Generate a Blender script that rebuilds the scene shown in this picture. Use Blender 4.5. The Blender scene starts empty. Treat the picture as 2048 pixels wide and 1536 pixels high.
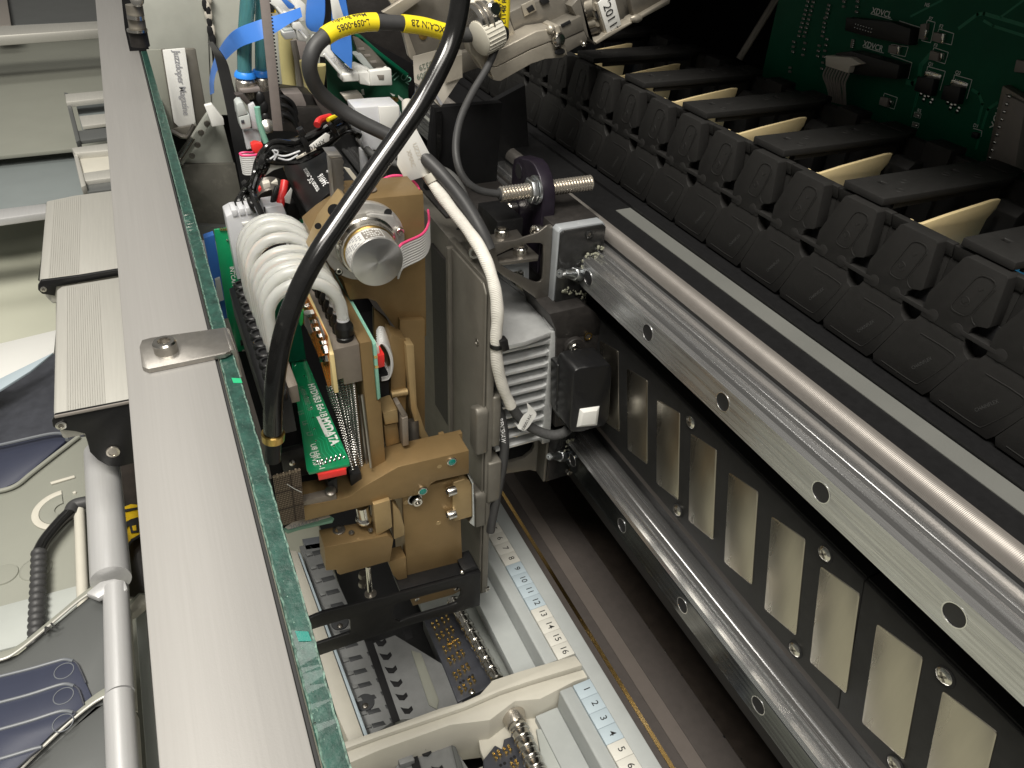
import bpy, bmesh, math, random
from mathutils import Vector, Matrix
random.seed(7)
scene = bpy.context.scene
COL = scene.collection
S = 0.001                 # all lengths below are millimetres
OZ = 1.300                # the camera is held 1.3 m above the floor
# ---------------------------------------------------------------- camera
# axes: +X into the machine (to the right), +Y along the guide rails (away), +Z up; the lens is at (0,0,0) mm
F, CX, CY = 1500.0, 1024.0, 768.0
AX = Vector((0.90834052, -0.21829081, 0.35674447))   # world axes seen from the lens (right, down, forward)
AY = Vector((-0.4163599, -0.55257939, 0.72201139))
AZ = Vector((0.03952119, -0.8043663, -0.59281779))
def ray(u, v):
    c = Vector((u - CX, v - CY, F))
    return Vector((AX.dot(c), AY.dot(c), AZ.dot(c)))
def qx(u, v, X): r = ray(u, v); return r * (X / r.x)
def qy(u, v, Y): r = ray(u, v); return r * (Y / r.y)
def qz(u, v, Z): r = ray(u, v); return r * (Z / r.z)
cam_d = bpy.data.cameras.new("camera"); cam = bpy.data.objects.new("camera", cam_d); COL.objects.link(cam)
right = Vector((AX.x, AY.x, AZ.x)); down = Vector((AX.y, AY.y, AZ.y)); fwd = Vector((AX.z, AY.z, AZ.z))
rot = Matrix((right, -down, -fwd)).transposed()
cam.matrix_world = Matrix.Translation((0, 0, OZ)) @ rot.to_4x4()
cam_d.sensor_width = 36.0; cam_d.lens = F / 2048 * 36.0
cam_d.clip_start = 0.02; cam_d.clip_end = 50
scene.camera = cam
# ---------------------------------------------------------------- light: a lit workshop, ceiling panels over the left side and an added front fill
world = bpy.data.worlds.new("World"); scene.world = world; world.use_nodes = True
bg = world.node_tree.nodes["Background"]; bg.inputs[0].default_value = (1.0, 0.96, 0.88, 1); bg.inputs[1].default_value = 0.17
def lamp(name, loc, target, sx, sy, watts, col):
    d = bpy.data.lights.new(name, 'AREA'); d.shape = 'RECTANGLE'; d.size = sx; d.size_y = sy; d.energy = watts; d.color = col
    o = bpy.data.objects.new(name, d); COL.objects.link(o)
    o.location = Vector(loc) * S + Vector((0, 0, OZ))
    o.rotation_euler = (Vector(target) - Vector(loc)).to_track_quat('-Z', 'Y').to_euler()
    return o
lamp("ceiling_or_fill_panel", (-330, -130, 1120), (60, 270, -250), 0.70, 0.35, 33.0, (1.0, 0.955, 0.87))
lamp("ceiling_or_fill_panel", (-350, 1050, 1400), (40, 420, -250), 0.9, 0.30, 9.0, (1.0, 0.965, 0.90))
lamp("ceiling_or_fill_panel", (80, -800, 1000), (120, 250, -250), 0.9, 0.35, 9.5, (1.0, 0.95, 0.87))  # added front fill, no ceiling fixture; brightens faces turned to the camera
vs = scene.view_settings
scene.display_settings.display_device = 'sRGB'
vs.view_transform = 'Standard'; vs.look = 'None'; vs.exposure = 0.0; vs.gamma = 1.0
# ---------------------------------------------------------------- materials
MATS = {}
def srgb(c):
    return tuple(((x / 12.92) if x <= 0.04045 else ((x + 0.055) / 1.055) ** 2.4) for x in c)
def mat(name, col, rough=0.5, metal=0.0, spec=0.5, var=0.0, vscale=60, stretch=(1, 1, 1), bump=0.0, bscale=400, bstretch=None,
        trans=0.0, ior=1.45, sss=0.0, rvar=0.0, dirt=None, dirt_scale=30, dirt_amt=0.5, alpha=1.0, wave=None, coat=0.0, aniso=0.0):
    m = bpy.data.materials.new(name); m.use_nodes = True
    nt = m.node_tree; N = nt.nodes; L = nt.links
    b = N["Principled BSDF"]
    b.inputs["Base Color"].default_value = (*col, 1); b.inputs["Roughness"].default_value = rough
    b.inputs["Metallic"].default_value = metal; b.inputs["Specular IOR Level"].default_value = spec
    b.inputs["Transmission Weight"].default_value = trans; b.inputs["IOR"].default_value = ior
    b.inputs["Alpha"].default_value = alpha; b.inputs["Coat Weight"].default_value = coat
    b.inputs["Anisotropic"].default_value = aniso
    if sss:
        b.inputs["Subsurface Weight"].default_value = sss; b.inputs["Subsurface Radius"].default_value = (0.004, 0.004, 0.0035); b.inputs["Subsurface Scale"].default_value = 1.0
    tc = N.new("ShaderNodeTexCoord")
    def noise(scale, st, det=4.0, rgh=0.6):
        mp = N.new("ShaderNodeMapping"); mp.inputs["Scale"].default_value = st; L.new(tc.outputs["Object"], mp.inputs["Vector"])
        n = N.new("ShaderNodeTexNoise"); n.inputs["Scale"].default_value = scale; n.inputs["Detail"].default_value = det; n.inputs["Roughness"].default_value = rgh
        L.new(mp.outputs["Vector"], n.inputs["Vector"]); return n.outputs["Fac"]
    colsock = None
    if var:
        r = N.new("ShaderNodeMapRange"); r.inputs["From Min"].default_value = 0.25; r.inputs["From Max"].default_value = 0.75
        r.inputs["To Min"].default_value = 1 - var; r.inputs["To Max"].default_value = 1 + var
        L.new(noise(vscale, stretch), r.inputs["Value"])
        mx = N.new("ShaderNodeMix"); mx.data_type = 'RGBA'; mx.blend_type = 'MULTIPLY'; mx.inputs["Factor"].default_value = 1.0
        mx.inputs["A"].default_value = (*col, 1); L.new(r.outputs["Result"], mx.inputs["B"]); colsock = mx.outputs["Result"]
    if dirt:
        r = N.new("ShaderNodeMapRange"); r.inputs["From Min"].default_value = 0.55; r.inputs["From Max"].default_value = 0.72
        r.inputs["To Min"].default_value = 0.0; r.inputs["To Max"].default_value = dirt_amt
        L.new(noise(dirt_scale, (1, 1, 1), 6.0), r.inputs["Value"])
        mx = N.new("ShaderNodeMix"); mx.data_type = 'RGBA'; L.new(r.outputs["Result"], mx.inputs["Factor"])
        if colsock: L.new(colsock, mx.inputs["A"])
        else: mx.inputs["A"].default_value = (*col, 1)
        mx.inputs["B"].default_value = (*dirt, 1); colsock = mx.outputs["Result"]
    if colsock: L.new(colsock, b.inputs["Base Color"])
    if rvar:
        r = N.new("ShaderNodeMapRange"); r.inputs["From Min"].default_value = 0.3; r.inputs["From Max"].default_value = 0.7
        r.inputs["To Min"].default_value = max(0.02, rough - rvar); r.inputs["To Max"].default_value = min(1.0, rough + rvar)
        L.new(noise(vscale * 0.6, stretch), r.inputs["Value"]); L.new(r.outputs["Result"], b.inputs["Roughness"])
    if bump or wave:
        bp = N.new("ShaderNodeBump"); bp.inputs["Distance"].default_value = 0.0002
        if wave:
            mp = N.new("ShaderNodeMapping"); L.new(tc.outputs["Object"], mp.inputs["Vector"])
            w = N.new("ShaderNodeTexWave"); w.bands_direction = wave[0]; w.inputs["Scale"].default_value = wave[1]; w.inputs["Distortion"].default_value = wave[3] if len(wave) > 3 else 0.0
            L.new(mp.outputs["Vector"], w.inputs["Vector"]); L.new(w.outputs["Fac"], bp.inputs["Height"]); bp.inputs["Strength"].default_value = wave[2]
        else:
            L.new(noise(bscale, bstretch or (1, 1, 1), 5.0), bp.inputs["Height"]); bp.inputs["Strength"].default_value = bump
        L.new(bp.outputs["Normal"], b.inputs["Normal"])
    MATS[name] = m
    return m
mat("anodised_aluminium", (0.265, 0.258, 0.248), 0.46, 0.25, spec=0.3, var=0.035, vscale=45, stretch=(30, 0.4, 30), rvar=0.04, bump=0.12, bscale=2500)
mat("rubber_black", (0.02, 0.02, 0.02), 0.75)
mat("glass_green", (0.017, 0.062, 0.048), 0.34, 0, trans=0.15, ior=1.5, var=0.55, vscale=260, stretch=(1, 0.6, 1), bump=0.8, bscale=600, coat=0.3, dirt=(0.075, 0.145, 0.12), dirt_scale=420, dirt_amt=0.6)
mat("glass_arris", (0.10, 0.165, 0.135), 0.4, 0, trans=0.1, var=0.9, vscale=700, bump=0.9, bscale=900)
mat("glass_clear", (0.86, 0.96, 0.92), 0.0, 0, trans=1.0, ior=1.5)
mat("steel_plate", (0.40, 0.38, 0.35), 0.38, 0.9, var=0.12, vscale=300, bump=0.2, bscale=1500)
mat("steel_screw", (0.62, 0.60, 0.56), 0.22, 1.0)
mat("steel_dark", (0.20, 0.185, 0.165), 0.36, 0.85, var=0.12, vscale=200)
mat("zinc", (0.55, 0.57, 0.58), 0.30, 1.0, var=0.15, vscale=300)
mat("rail_steel", (0.64, 0.64, 0.64), 0.20, 0.93, var=0.14, vscale=60, stretch=(25, 0.25, 25), rvar=0.08, bump=0.10, bscale=300, bstretch=(8, 0.08, 8))
mat("rail_worn", (0.46, 0.465, 0.47), 0.28, 0.85, var=0.25, vscale=50, stretch=(18, 0.5, 18), rvar=0.12, bump=0.16, bscale=250, bstretch=(10, 0.12, 10), dirt=(0.55, 0.60, 0.64), dirt_scale=26, dirt_amt=0.35)
mat("rail_dark_reflect", (0.16, 0.17, 0.18), 0.16, 1.0, var=0.3, vscale=50, stretch=(20, 0.4, 20), rvar=0.08)  # base colour darkened to carry the dark reflection on the lower rail face
mat("ribbed_steel", (0.24, 0.222, 0.205), 0.42, 0.6, var=0.08, vscale=30, stretch=(1, 2, 1), wave=('Y', 520, 0.35))
mat("black_paint", (0.009, 0.009, 0.0095), 0.42, 0, spec=0.3, var=0.2, vscale=300, bump=0.15, bscale=900)
mat("black_cast", (0.020, 0.018, 0.017), 0.5, 0.0, spec=0.35, var=0.3, vscale=250, bump=0.5, bscale=600)
mat("brown_paint", (0.052, 0.044, 0.040), 0.62, 0, var=0.12, vscale=200, bump=0.5, bscale=900)
mat("taupe_paint", (0.098, 0.083, 0.074), 0.55, 0, var=0.06, vscale=120, bump=0.3, bscale=900)
mat("oil_brown", (0.030, 0.024, 0.020), 0.30, 0, var=0.3, vscale=150, bump=0.2, bscale=300)
mat("magnet_nickel", (0.43, 0.40, 0.345), 0.27, 1.0, var=0.07, vscale=35, stretch=(1, 3, 0.6), rvar=0.05, bump=0.05, bscale=900, bstretch=(1, 1, 8))
mat("epoxy_black", (0.013, 0.013, 0.013), 0.5, 0, spec=0.3, var=0.2, vscale=200, bump=0.25, bscale=800)
mat("scale_tape", (0.31, 0.315, 0.295), 0.28, 0.6, var=0.3, vscale=7, stretch=(0.2, 1, 0.2))  # slow tone change in the colour stands in for reflections along the tape
mat("chain_plastic", (0.016, 0.0155, 0.015), 0.55, 0, spec=0.22, var=0.12, vscale=300, bump=0.3, bscale=1200)
mat("cream_plastic", (0.62, 0.50, 0.28), 0.5, 0, var=0.08, vscale=100, sss=0.1)
mat("blue_tube", (0.02, 0.13, 0.26), 0.35)
mat("pcb_dark", (0.003, 0.085, 0.043), 0.42, 0, spec=0.2, var=0.18, vscale=25)
mat("chain_print", (0.05, 0.05, 0.05), 0.5)
mat("pcb_trace", (0.008, 0.17, 0.085), 0.4, 0)
mat("pcb_green", (0.006, 0.22, 0.085), 0.33, 0, var=0.16, vscale=60, coat=0.4)
mat("pcb_trace_light", (0.02, 0.36, 0.16), 0.35, 0)
mat("pcb_edge", (0.16, 0.30, 0.22), 0.5)
mat("silkscreen", (0.72, 0.74, 0.70), 0.6)
mat("solder", (0.72, 0.71, 0.68), 0.18, 1.0)
mat("gold", (0.80, 0.58, 0.22), 0.22, 1.0)
mat("chip_black", (0.011, 0.011, 0.012), 0.45, 0)
mat("chip_grey", (0.22, 0.20, 0.18), 0.5, 0)
mat("bronze_anodised", (0.235, 0.158, 0.072), 0.42, 0.45, var=0.06, vscale=120, rvar=0.05, bump=0.22, bscale=2200)
mat("bronze_light", (0.36, 0.26, 0.13), 0.42, 0.45, var=0.08, vscale=90, rvar=0.05, bump=0.22, bscale=2200)
mat("grey_anodised", (0.215, 0.185, 0.155), 0.40, 0.4, var=0.08, vscale=160, bump=0.2, bscale=2000)
mat("grey_cast", (0.150, 0.140, 0.120), 0.46, 0.35, var=0.10, vscale=70, rvar=0.06, bump=0.25, bscale=1100, dirt=(0.22, 0.21, 0.19), dirt_scale=160, dirt_amt=0.25)
mat("heat_sink_alu", (0.52, 0.53, 0.53), 0.40, 0.55, var=0.14, vscale=90, stretch=(1, 1, 3), bump=0.3, bscale=1200)
mat("block_grey", (0.36, 0.38, 0.40), 0.45, 0.35, var=0.06, vscale=200)
mat("dark_mirror", (0.045, 0.045, 0.045), 0.18, 0.6, var=0.3, vscale=160)
mat("black_plastic", (0.009, 0.009, 0.0095), 0.34, 0, spec=0.4, var=0.15, vscale=300, bump=0.12, bscale=900)
mat("black_matt", (0.006, 0.006, 0.0065), 0.7, 0, spec=0.15, var=0.2, vscale=200)
mat("purple_black", (0.016, 0.012, 0.020), 0.38, 0.3, var=0.2, vscale=200)
mat("grease", (0.19, 0.19, 0.145), 0.25, 0, var=0.35, vscale=300, bump=0.8, bscale=500)
mat("machined_alu", (0.58, 0.57, 0.55), 0.36, 0.7, var=0.06, vscale=400, rvar=0.06)
mat("turned_alu", (0.55, 0.55, 0.55), 0.32, 1.0, aniso=0.85)
mat("silicone", (0.84, 0.85, 0.82), 0.24, 0, trans=0.62, ior=1.40, sss=0.25, spec=0.4)
mat("clear_plastic", (0.80, 0.81, 0.84), 0.28, 0, trans=0.40, ior=1.45, sss=0.2)
mat("cable_black", (0.008, 0.008, 0.008), 0.19, 0, var=0.3, vscale=200, bump=0.12, bscale=140, coat=0.35)
mat("cable_grey", (0.040, 0.040, 0.041), 0.50, 0, var=0.12, vscale=250, bump=0.15, bscale=900)
mat("cable_dusty", (0.075, 0.075, 0.073), 0.62, 0, var=0.35, vscale=120, bump=0.2, bscale=900)
mat("fabric_sleeve", (0.62, 0.60, 0.55), 0.85, 0, var=0.10, vscale=250, wave=('DIAGONAL', 420, 0.6, 1.5))
mat("sleeve_black", (0.045, 0.045, 0.045), 0.75, 0, var=0.3, vscale=700, bump=0.6, bscale=1600)
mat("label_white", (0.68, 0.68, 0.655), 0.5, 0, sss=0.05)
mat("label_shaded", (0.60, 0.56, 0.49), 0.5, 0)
mat("label_yellow", (0.78, 0.62, 0.02), 0.4, 0)
mat("print_black", (0.015, 0.015, 0.015), 0.6)
mat("print_grey", (0.30, 0.30, 0.32), 0.6)
mat("print_white", (0.80, 0.80, 0.80), 0.5)
mat("print_soft", (0.18, 0.22, 0.18), 0.6)
mat("ribbon_grey", (0.56, 0.56, 0.55), 0.5, 0)
mat("ribbon_pink", (0.75, 0.07, 0.20), 0.45)
mat("ribbon_blue", (0.045, 0.165, 0.52), 0.42, 0, var=0.05, vscale=40)
mat("red_plastic", (0.72, 0.035, 0.03), 0.35, 0)
mat("red_wire", (0.62, 0.03, 0.03), 0.40, 0)
mat("white_plastic", (0.70, 0.70, 0.67), 0.45, 0, var=0.04, vscale=200)
mat("grey_plastic", (0.42, 0.45, 0.44), 0.45, 0)
mat("teal_tube", (0.11, 0.33, 0.36), 0.14, 0, trans=0.55, ior=1.4, coat=0.4)
mat("blue_ring", (0.03, 0.24, 0.80), 0.35, 0)
mat("nickel_fitting", (0.55, 0.51, 0.45), 0.24, 0.85)
mat("galvanised", (0.40, 0.41, 0.37), 0.55, 0.35, var=0.14, vscale=28, bump=0.2, bscale=300)
mat("green_card", (0.012, 0.085, 0.045), 0.45, 0, var=0.3, vscale=40)
mat("yellow_rod", (0.66, 0.58, 0.27), 0.5, 0, var=0.08, vscale=40)
mat("belt", (0.20, 0.175, 0.165), 0.65, 0, var=0.10, vscale=150, bump=0.5, bscale=600)
mat("warning_yellow", (0.80, 0.52, 0.01), 0.45)
mat("kapton", (0.60, 0.185, 0.02), 0.22, 0, var=0.35, vscale=260, bump=0.8, bscale=450, coat=0.2)
mat("orange_label", (0.85, 0.24, 0.02), 0.35)
mat("fr4_edge", (0.78, 0.62, 0.30), 0.5)
mat("green_dot", (0.03, 0.55, 0.12), 0.45)
mat("teal_paint", (0.0, 0.16, 0.13), 0.22, 0, coat=0.5)
mat("pale_green_edge", (0.20, 0.42, 0.33), 0.45)
mat("spring_steel", (0.40, 0.39, 0.37), 0.25, 1.0)
mat("brass", (0.60, 0.40, 0.13), 0.28, 1.0, var=0.12, vscale=60)
mat("brass_strip", (0.50, 0.33, 0.12), 0.20, 1.0, var=0.12, vscale=30, stretch=(1, 0.5, 1), dirt=(0.75, 0.6, 0.35), dirt_scale=9, dirt_amt=0.7)
mat("grid_foil", (0.30, 0.24, 0.18), 0.35, 0.5)
mat("grid_line", (0.035, 0.022, 0.015), 0.5)
mat("tray_beige", (0.50, 0.48, 0.415), 0.5, 0, var=0.04, vscale=60)
mat("tray_grey", (0.36, 0.38, 0.36), 0.5, 0, var=0.04, vscale=60)
mat("comb_grey", (0.19, 0.195, 0.195), 0.5, 0.1, var=0.10, vscale=150)
mat("comb_dark", (0.045, 0.047, 0.05), 0.5, 0.1)
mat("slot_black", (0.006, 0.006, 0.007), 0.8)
mat("card_navy", (0.055, 0.058, 0.070), 0.42, 0.2, var=0.25, vscale=90)
mat("cell_white", (0.58, 0.57, 0.52), 0.55, 0)
mat("cell_blue", (0.40, 0.475, 0.52), 0.55, 0)
mat("rim_paint", (0.36, 0.38, 0.375), 0.55, 0, var=0.05, vscale=90)
mat("feeder_alu", (0.50, 0.49, 0.45), 0.48, 0.45, var=0.05, vscale=40, stretch=(20, 0.6, 20), bump=0.1, bscale=2000)
mat("column_alu", (0.52, 0.52, 0.52), 0.38, 0.35, var=0.05, vscale=40, stretch=(20, 0.6, 20), bump=0.2, bscale=1800)
mat("panel_sage", (0.235, 0.24, 0.205), 0.6, 0, var=0.04, vscale=20)
mat("panel_grey", (0.20, 0.225, 0.225), 0.6, 0, var=0.05, vscale=25)
mat("panel_slate", (0.105, 0.110, 0.108), 0.45, 0.2, var=0.05, vscale=30)
mat("floor_olive", (0.45, 0.455, 0.37), 0.6, 0, var=0.05, vscale=8)
mat("cassette_blue", (0.034, 0.039, 0.064), 0.35, 0, var=0.08, vscale=40)
mat("cassette_edge", (0.13, 0.14, 0.155), 0.4, 0)
mat("mottled_dark", (0.085, 0.082, 0.070), 0.6, 0, var=0.3, vscale=40, bump=0.5, bscale=500, dirt=(0.16, 0.15, 0.13), dirt_scale=120, dirt_amt=0.5)
mat("die_cast", (0.40, 0.365, 0.305), 0.38, 0.5, var=0.10, vscale=120, rvar=0.06, bump=0.4, bscale=700)
mat("die_cast_dark", (0.19, 0.175, 0.15), 0.42, 0.5, var=0.12, vscale=120, bump=0.4, bscale=700)
mat("blocker_grey", (0.04, 0.04, 0.04), 0.7)
_m = MATS["turned_alu"].node_tree; _t = _m.nodes.new("ShaderNodeTangent"); _t.direction_type = 'RADIAL'; _t.axis = 'Y'
_m.links.new(_t.outputs["Tangent"], _m.nodes["Principled BSDF"].inputs["Tangent"])
# ---------------------------------------------------------------- geometry helpers
ORI = {}
def tag(o, label=None, cat=None, group=None, kind=None):
    if label: o["label"] = label
    if cat: o["category"] = cat
    if group: o["group"] = group
    if kind: o["kind"] = kind
    return o
def thing(name, loc, label, cat, group=None):
    o = bpy.data.objects.new(name, None); COL.objects.link(o); o.empty_display_size = 0.01
    o.location = Vector(loc) * S + Vector((0, 0, OZ)); ORI[o.name] = Vector(loc)
    return tag(o, label, cat, group)
class M:
    def __init__(s): s.b = bmesh.new()
    def face(s, vs):
        vv = [s.b.verts.new(Vector(v)) for v in vs]; s.b.faces.new(vv); return s
    def box(s, x0, x1, y0, y1, z0, z1):
        return s.prism([(x0, y0), (x1, y0), (x1, y1), (x0, y1)], 'Z', z0, z1)
    def loft(s, rings, closed=True, caps=True):
        R = [[s.b.verts.new(Vector(p)) for p in r] for r in rings]; n = len(R[0])
        for a, b in zip(R, R[1:]):
            for i in range(n if closed else n - 1):
                j = (i + 1) % n; s.b.faces.new((a[i], a[j], b[j], b[i]))
        if caps:
            s.b.faces.new(R[0][::-1]); s.b.faces.new(R[-1])
        return s
    def solid(s, pts, vec):
        vec = Vector(vec); return s.loft([[Vector(p) for p in pts], [Vector(p) + vec for p in pts]])
    def prism(s, poly, axis, a0, a1):
        f = {'X': lambda p, a: (a, p[0], p[1]), 'Y': lambda p, a: (p[0], a, p[1]), 'Z': lambda p, a: (p[0], p[1], a)}[axis]
        return s.loft([[f(p, a0) for p in poly], [f(p, a1) for p in poly]])
    def pp(s, px, axis, c, depth):
        q = {'X': qx, 'Y': qy, 'Z': qz}[axis]; v = {'X': (depth, 0, 0), 'Y': (0, depth, 0), 'Z': (0, 0, depth)}[axis]
        return s.solid([q(u, w, c) for u, w in px], v)
    def holed(s, outer, holes, axis, a0, a1):
        f = {'X': lambda p, a: (a, p[0], p[1]), 'Y': lambda p, a: (p[0], a, p[1]), 'Z': lambda p, a: (p[0], p[1], a)}[axis]
        t = bmesh.new(); es = []
        for loop in [outer] + holes:
            vv = [t.verts.new(Vector(f(p, a0))) for p in loop]
            es += [t.edges.new((vv[i], vv[(i + 1) % len(vv)])) for i in range(len(vv))]
        bmesh.ops.triangle_fill(t, use_beauty=True, use_dissolve=False, edges=es)
        r = bmesh.ops.extrude_face_region(t, geom=list(t.faces)); d = {'X': (a1 - a0, 0, 0), 'Y': (0, a1 - a0, 0), 'Z': (0, 0, a1 - a0)}[axis]
        bmesh.ops.translate(t, vec=d, verts=[g for g in r['geom'] if isinstance(g, bmesh.types.BMVert)])
        me = bpy.data.meshes.new("tmp"); t.to_mesh(me); t.free(); s.b.from_mesh(me); bpy.data.meshes.remove(me)
        return s
    def frame(s, d):
        d = Vector(d).normalized(); a = Vector((0, 0, 1)) if abs(d.z) < 0.9 else Vector((1, 0, 0))
        u = d.cross(a).normalized(); return u, d.cross(u).normalized()
    def lathe(s, p0, d, prof, n=20, caps=True):
        p0 = Vector(p0); d = Vector(d).normalized(); u, w = s.frame(d)
        rings = [[p0 + d * h + (u * math.cos(2 * math.pi * k / n) + w * math.sin(2 * math.pi * k / n)) * r for k in range(n)] for h, r in prof]
        return s.loft(rings, True, caps)
    def cyl(s, p0, p1, r, n=20, ch=0.0):
        p0 = Vector(p0); p1 = Vector(p1); h = (p1 - p0).length
        pr = [(0, r), (h, r)] if not ch else [(0, r - ch), (ch, r), (h - ch, r), (h, r - ch)]
        return s.lathe(p0, p1 - p0, pr, n)
    def tube(s, pts, r, n=10, sub=6, caps=True, rad=None, flat=None):
        P = curve(pts, sub); m = len(P); rings = []
        t0 = (P[1] - P[0]).normalized(); u, w = s.frame(t0)
        for i, p in enumerate(P):
            t = (P[min(i + 1, m - 1)] - P[max(i - 1, 0)]).normalized()
            u = (u - t * u.dot(t)).normalized(); w = t.cross(u)
            rr = r if rad is None else rad(i / (m - 1)) * r
            rings.append([p + (u * math.cos(2 * math.pi * k / n) + w * math.sin(2 * math.pi * k / n)) * rr for k in range(n)])
        return s.loft(rings, True, caps)
    def ball(s, c, r, n=10, sz=(1, 1, 1)):
        pr = [(-r * math.cos(math.pi * i / n), max(0.02 * r, r * math.sin(math.pi * i / n))) for i in range(n + 1)]
        k = len(s.b.verts); s.lathe((0, 0, 0), (0, 0, 1), pr, n + 2)
        s.b.verts.ensure_lookup_table()
        for v in s.b.verts[k:]: v.co = Vector((v.co.x * sz[0], v.co.y * sz[1], v.co.z * sz[2])) + Vector(c)
        return s
    def strip(s, c0, c1, th):
        """a ribbon between two matching curves with thickness vector th"""
        th = Vector(th); n = len(c0); rings = [[c0[i], c1[i], c1[i] + th, c0[i] + th] for i in range(n)]
        return s.loft(rings)
    def mesh(s, origin, bevel=0.0, seg=2, ang=35):
        b = s.b
        bmesh.ops.recalc_face_normals(b, faces=b.faces)
        if bevel:
            es = [e for e in b.edges if len(e.link_faces) == 2 and e.calc_face_angle(0) > math.radians(30)]
            bmesh.ops.bevel(b, geom=es, offset=bevel, segments=seg, profile=0.5, affect='EDGES', clamp_overlap=True)
        o = Vector(origin)
        for v in b.verts: v.co = (v.co - o) * S
        me = bpy.data.meshes.new("m"); b.to_mesh(me); b.free()
        for p in me.polygons: p.use_smooth = True
        me.set_sharp_from_angle(angle=math.radians(ang))
        return me
    def out(s, name, m, parent, bevel=0.0, seg=2, ang=35, label=None, kind=None):
        og = ORI[parent.name]; me = s.mesh(og, bevel, seg, ang); me.materials.append(MATS[m]); me.name = name
        o = bpy.data.objects.new(name, me); COL.objects.link(o); o.parent = parent; ORI[o.name] = og
        return tag(o, label, None, None, kind)
    def top(s, name, m, label=None, cat=None, group=None, kind=None, bevel=0.0, seg=2, ang=35):
        vs = [v.co.copy() for v in s.b.verts]
        og = Vector((sum(v.x for v in vs) / len(vs), sum(v.y for v in vs) / len(vs), min(v.z for v in vs)))
        me = s.mesh(og, bevel, seg, ang); me.materials.append(MATS[m]); me.name = name
        o = bpy.data.objects.new(name, me); COL.objects.link(o); o.location = og * S + Vector((0, 0, OZ)); ORI[o.name] = og
        return tag(o, label, cat, group, kind)
def curve(pts, sub=6):
    P = [Vector(p) for p in pts]
    if sub <= 1 or len(P) < 3: return P
    E = [P[0] * 2 - P[1]] + P + [P[-1] * 2 - P[-2]]; out = []
    for i in range(1, len(E) - 2):
        a, b, c, d = E[i - 1], E[i], E[i + 1], E[i + 2]
        for k in range(sub):
            t = k / sub
            out.append(0.5 * ((2 * b) + (c - a) * t + (2 * a - 5 * b + 4 * c - d) * t * t + (3 * b - a - 3 * c + d) * t ** 3))
    out.append(P[-1]); return out
def text(name, s, o, xd, yd, size, m, parent, th=0.12, align='LEFT', sx=1.0, bold=0.0):
    cu = bpy.data.curves.new("t", 'FONT'); cu.body = s; cu.size = 1.0; cu.align_x = align; cu.align_y = 'CENTER'; cu.resolution_u = 3; cu.offset = bold
    ob = bpy.data.objects.new("t", cu); COL.objects.link(ob)
    bpy.context.view_layer.update()
    me = bpy.data.meshes.new_from_object(ob); bpy.data.objects.remove(ob); bpy.data.curves.remove(cu)
    xd = Vector(xd).normalized(); yd = Vector(yd); yd = (yd - xd * yd.dot(xd)).normalized(); zd = xd.cross(yd)
    o = Vector(o) - ORI[parent.name]
    for v in me.vertices: v.co = (o + xd * v.co.x * size * sx + yd * v.co.y * size + zd * th) * S
    me.materials.append(MATS[m]); me.name = name
    ob = bpy.data.objects.new(name, me); COL.objects.link(ob); ob.parent = parent; ORI[ob.name] = ORI[parent.name]
    return ob
def tube_text(name, C, r, u0, s, size, m, parent, flip=False, s_off=0.0, th=0.16, bold=0.012):
    """print wrapped on a tube: text runs along the curve C, centred at arc length share u0, on the side that faces the lens"""
    L = [0.0]
    for p, q in zip(C, C[1:]): L.append(L[-1] + (q - p).length)
    def at(a):
        a = min(max(a, 0.0), L[-1] - 1e-6); i = max(k for k in range(len(L) - 1) if L[k] <= a)
        f = (a - L[i]) / (L[i + 1] - L[i]); return C[i].lerp(C[i + 1], f), (C[min(i + 2, len(C) - 1)] - C[max(i - 1, 0)]).normalized()
    ob = text(name, s, ORI[parent.name], (1, 0, 0), (0, 1, 0), size, m, parent, 0.0, 'CENTER', 1.0, bold)
    og = ORI[parent.name]; c0 = L[-1] * u0
    for v in ob.data.vertices:
        x, y = v.co.x / S, v.co.y / S
        p, t = at(c0 + x); view = (-p).normalized(); nrm = (view - t * view.dot(t)).normalized(); b = t.cross(nrm)
        a = -y / r + s_off
        q = nrm * math.cos(a) + b * math.sin(a)
        v.co = (p + q * (r + th) - og) * S
    return ob
def dup(o, d=None, parent=None, label=None, rotz=None):
    c = o.copy(); COL.objects.link(c)
    if parent: c.parent = parent
    if d is not None: c.location = o.location + Vector(d) * S
    ORI[c.name] = ORI[o.name] + (Vector(d) if d is not None else Vector())
    if label: c["label"] = label
    for ch in list(o.children):
        k = dup(ch, None, c)
    return c
def dup_to(o, d, parent):
    """copy of a part (and its sub-parts) moved by d mm under parent"""
    return dup(o, d, parent)
def arc(cx, cy, r, a0, a1, n):
    return [(cx + r * math.cos(math.radians(a0 + (a1 - a0) * i / n)), cy + r * math.sin(math.radians(a0 + (a1 - a0) * i / n))) for i in range(n + 1)]
def rrect(x0, x1, y0, y1, r, n=4):
    return arc(x1 - r, y1 - r, r, 0, 90, n) + arc(x0 + r, y1 - r, r, 90, 180, n) + arc(x0 + r, y0 + r, r, 180, 270, n) + arc(x1 - r, y0 + r, r, 270, 360, n)
def ell(cx, cy, r, n=16, ry=None): return [(cx + r * math.cos(2 * math.pi * k / n), cy + (ry or r) * math.sin(2 * math.pi * k / n)) for k in range(n)]
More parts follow.
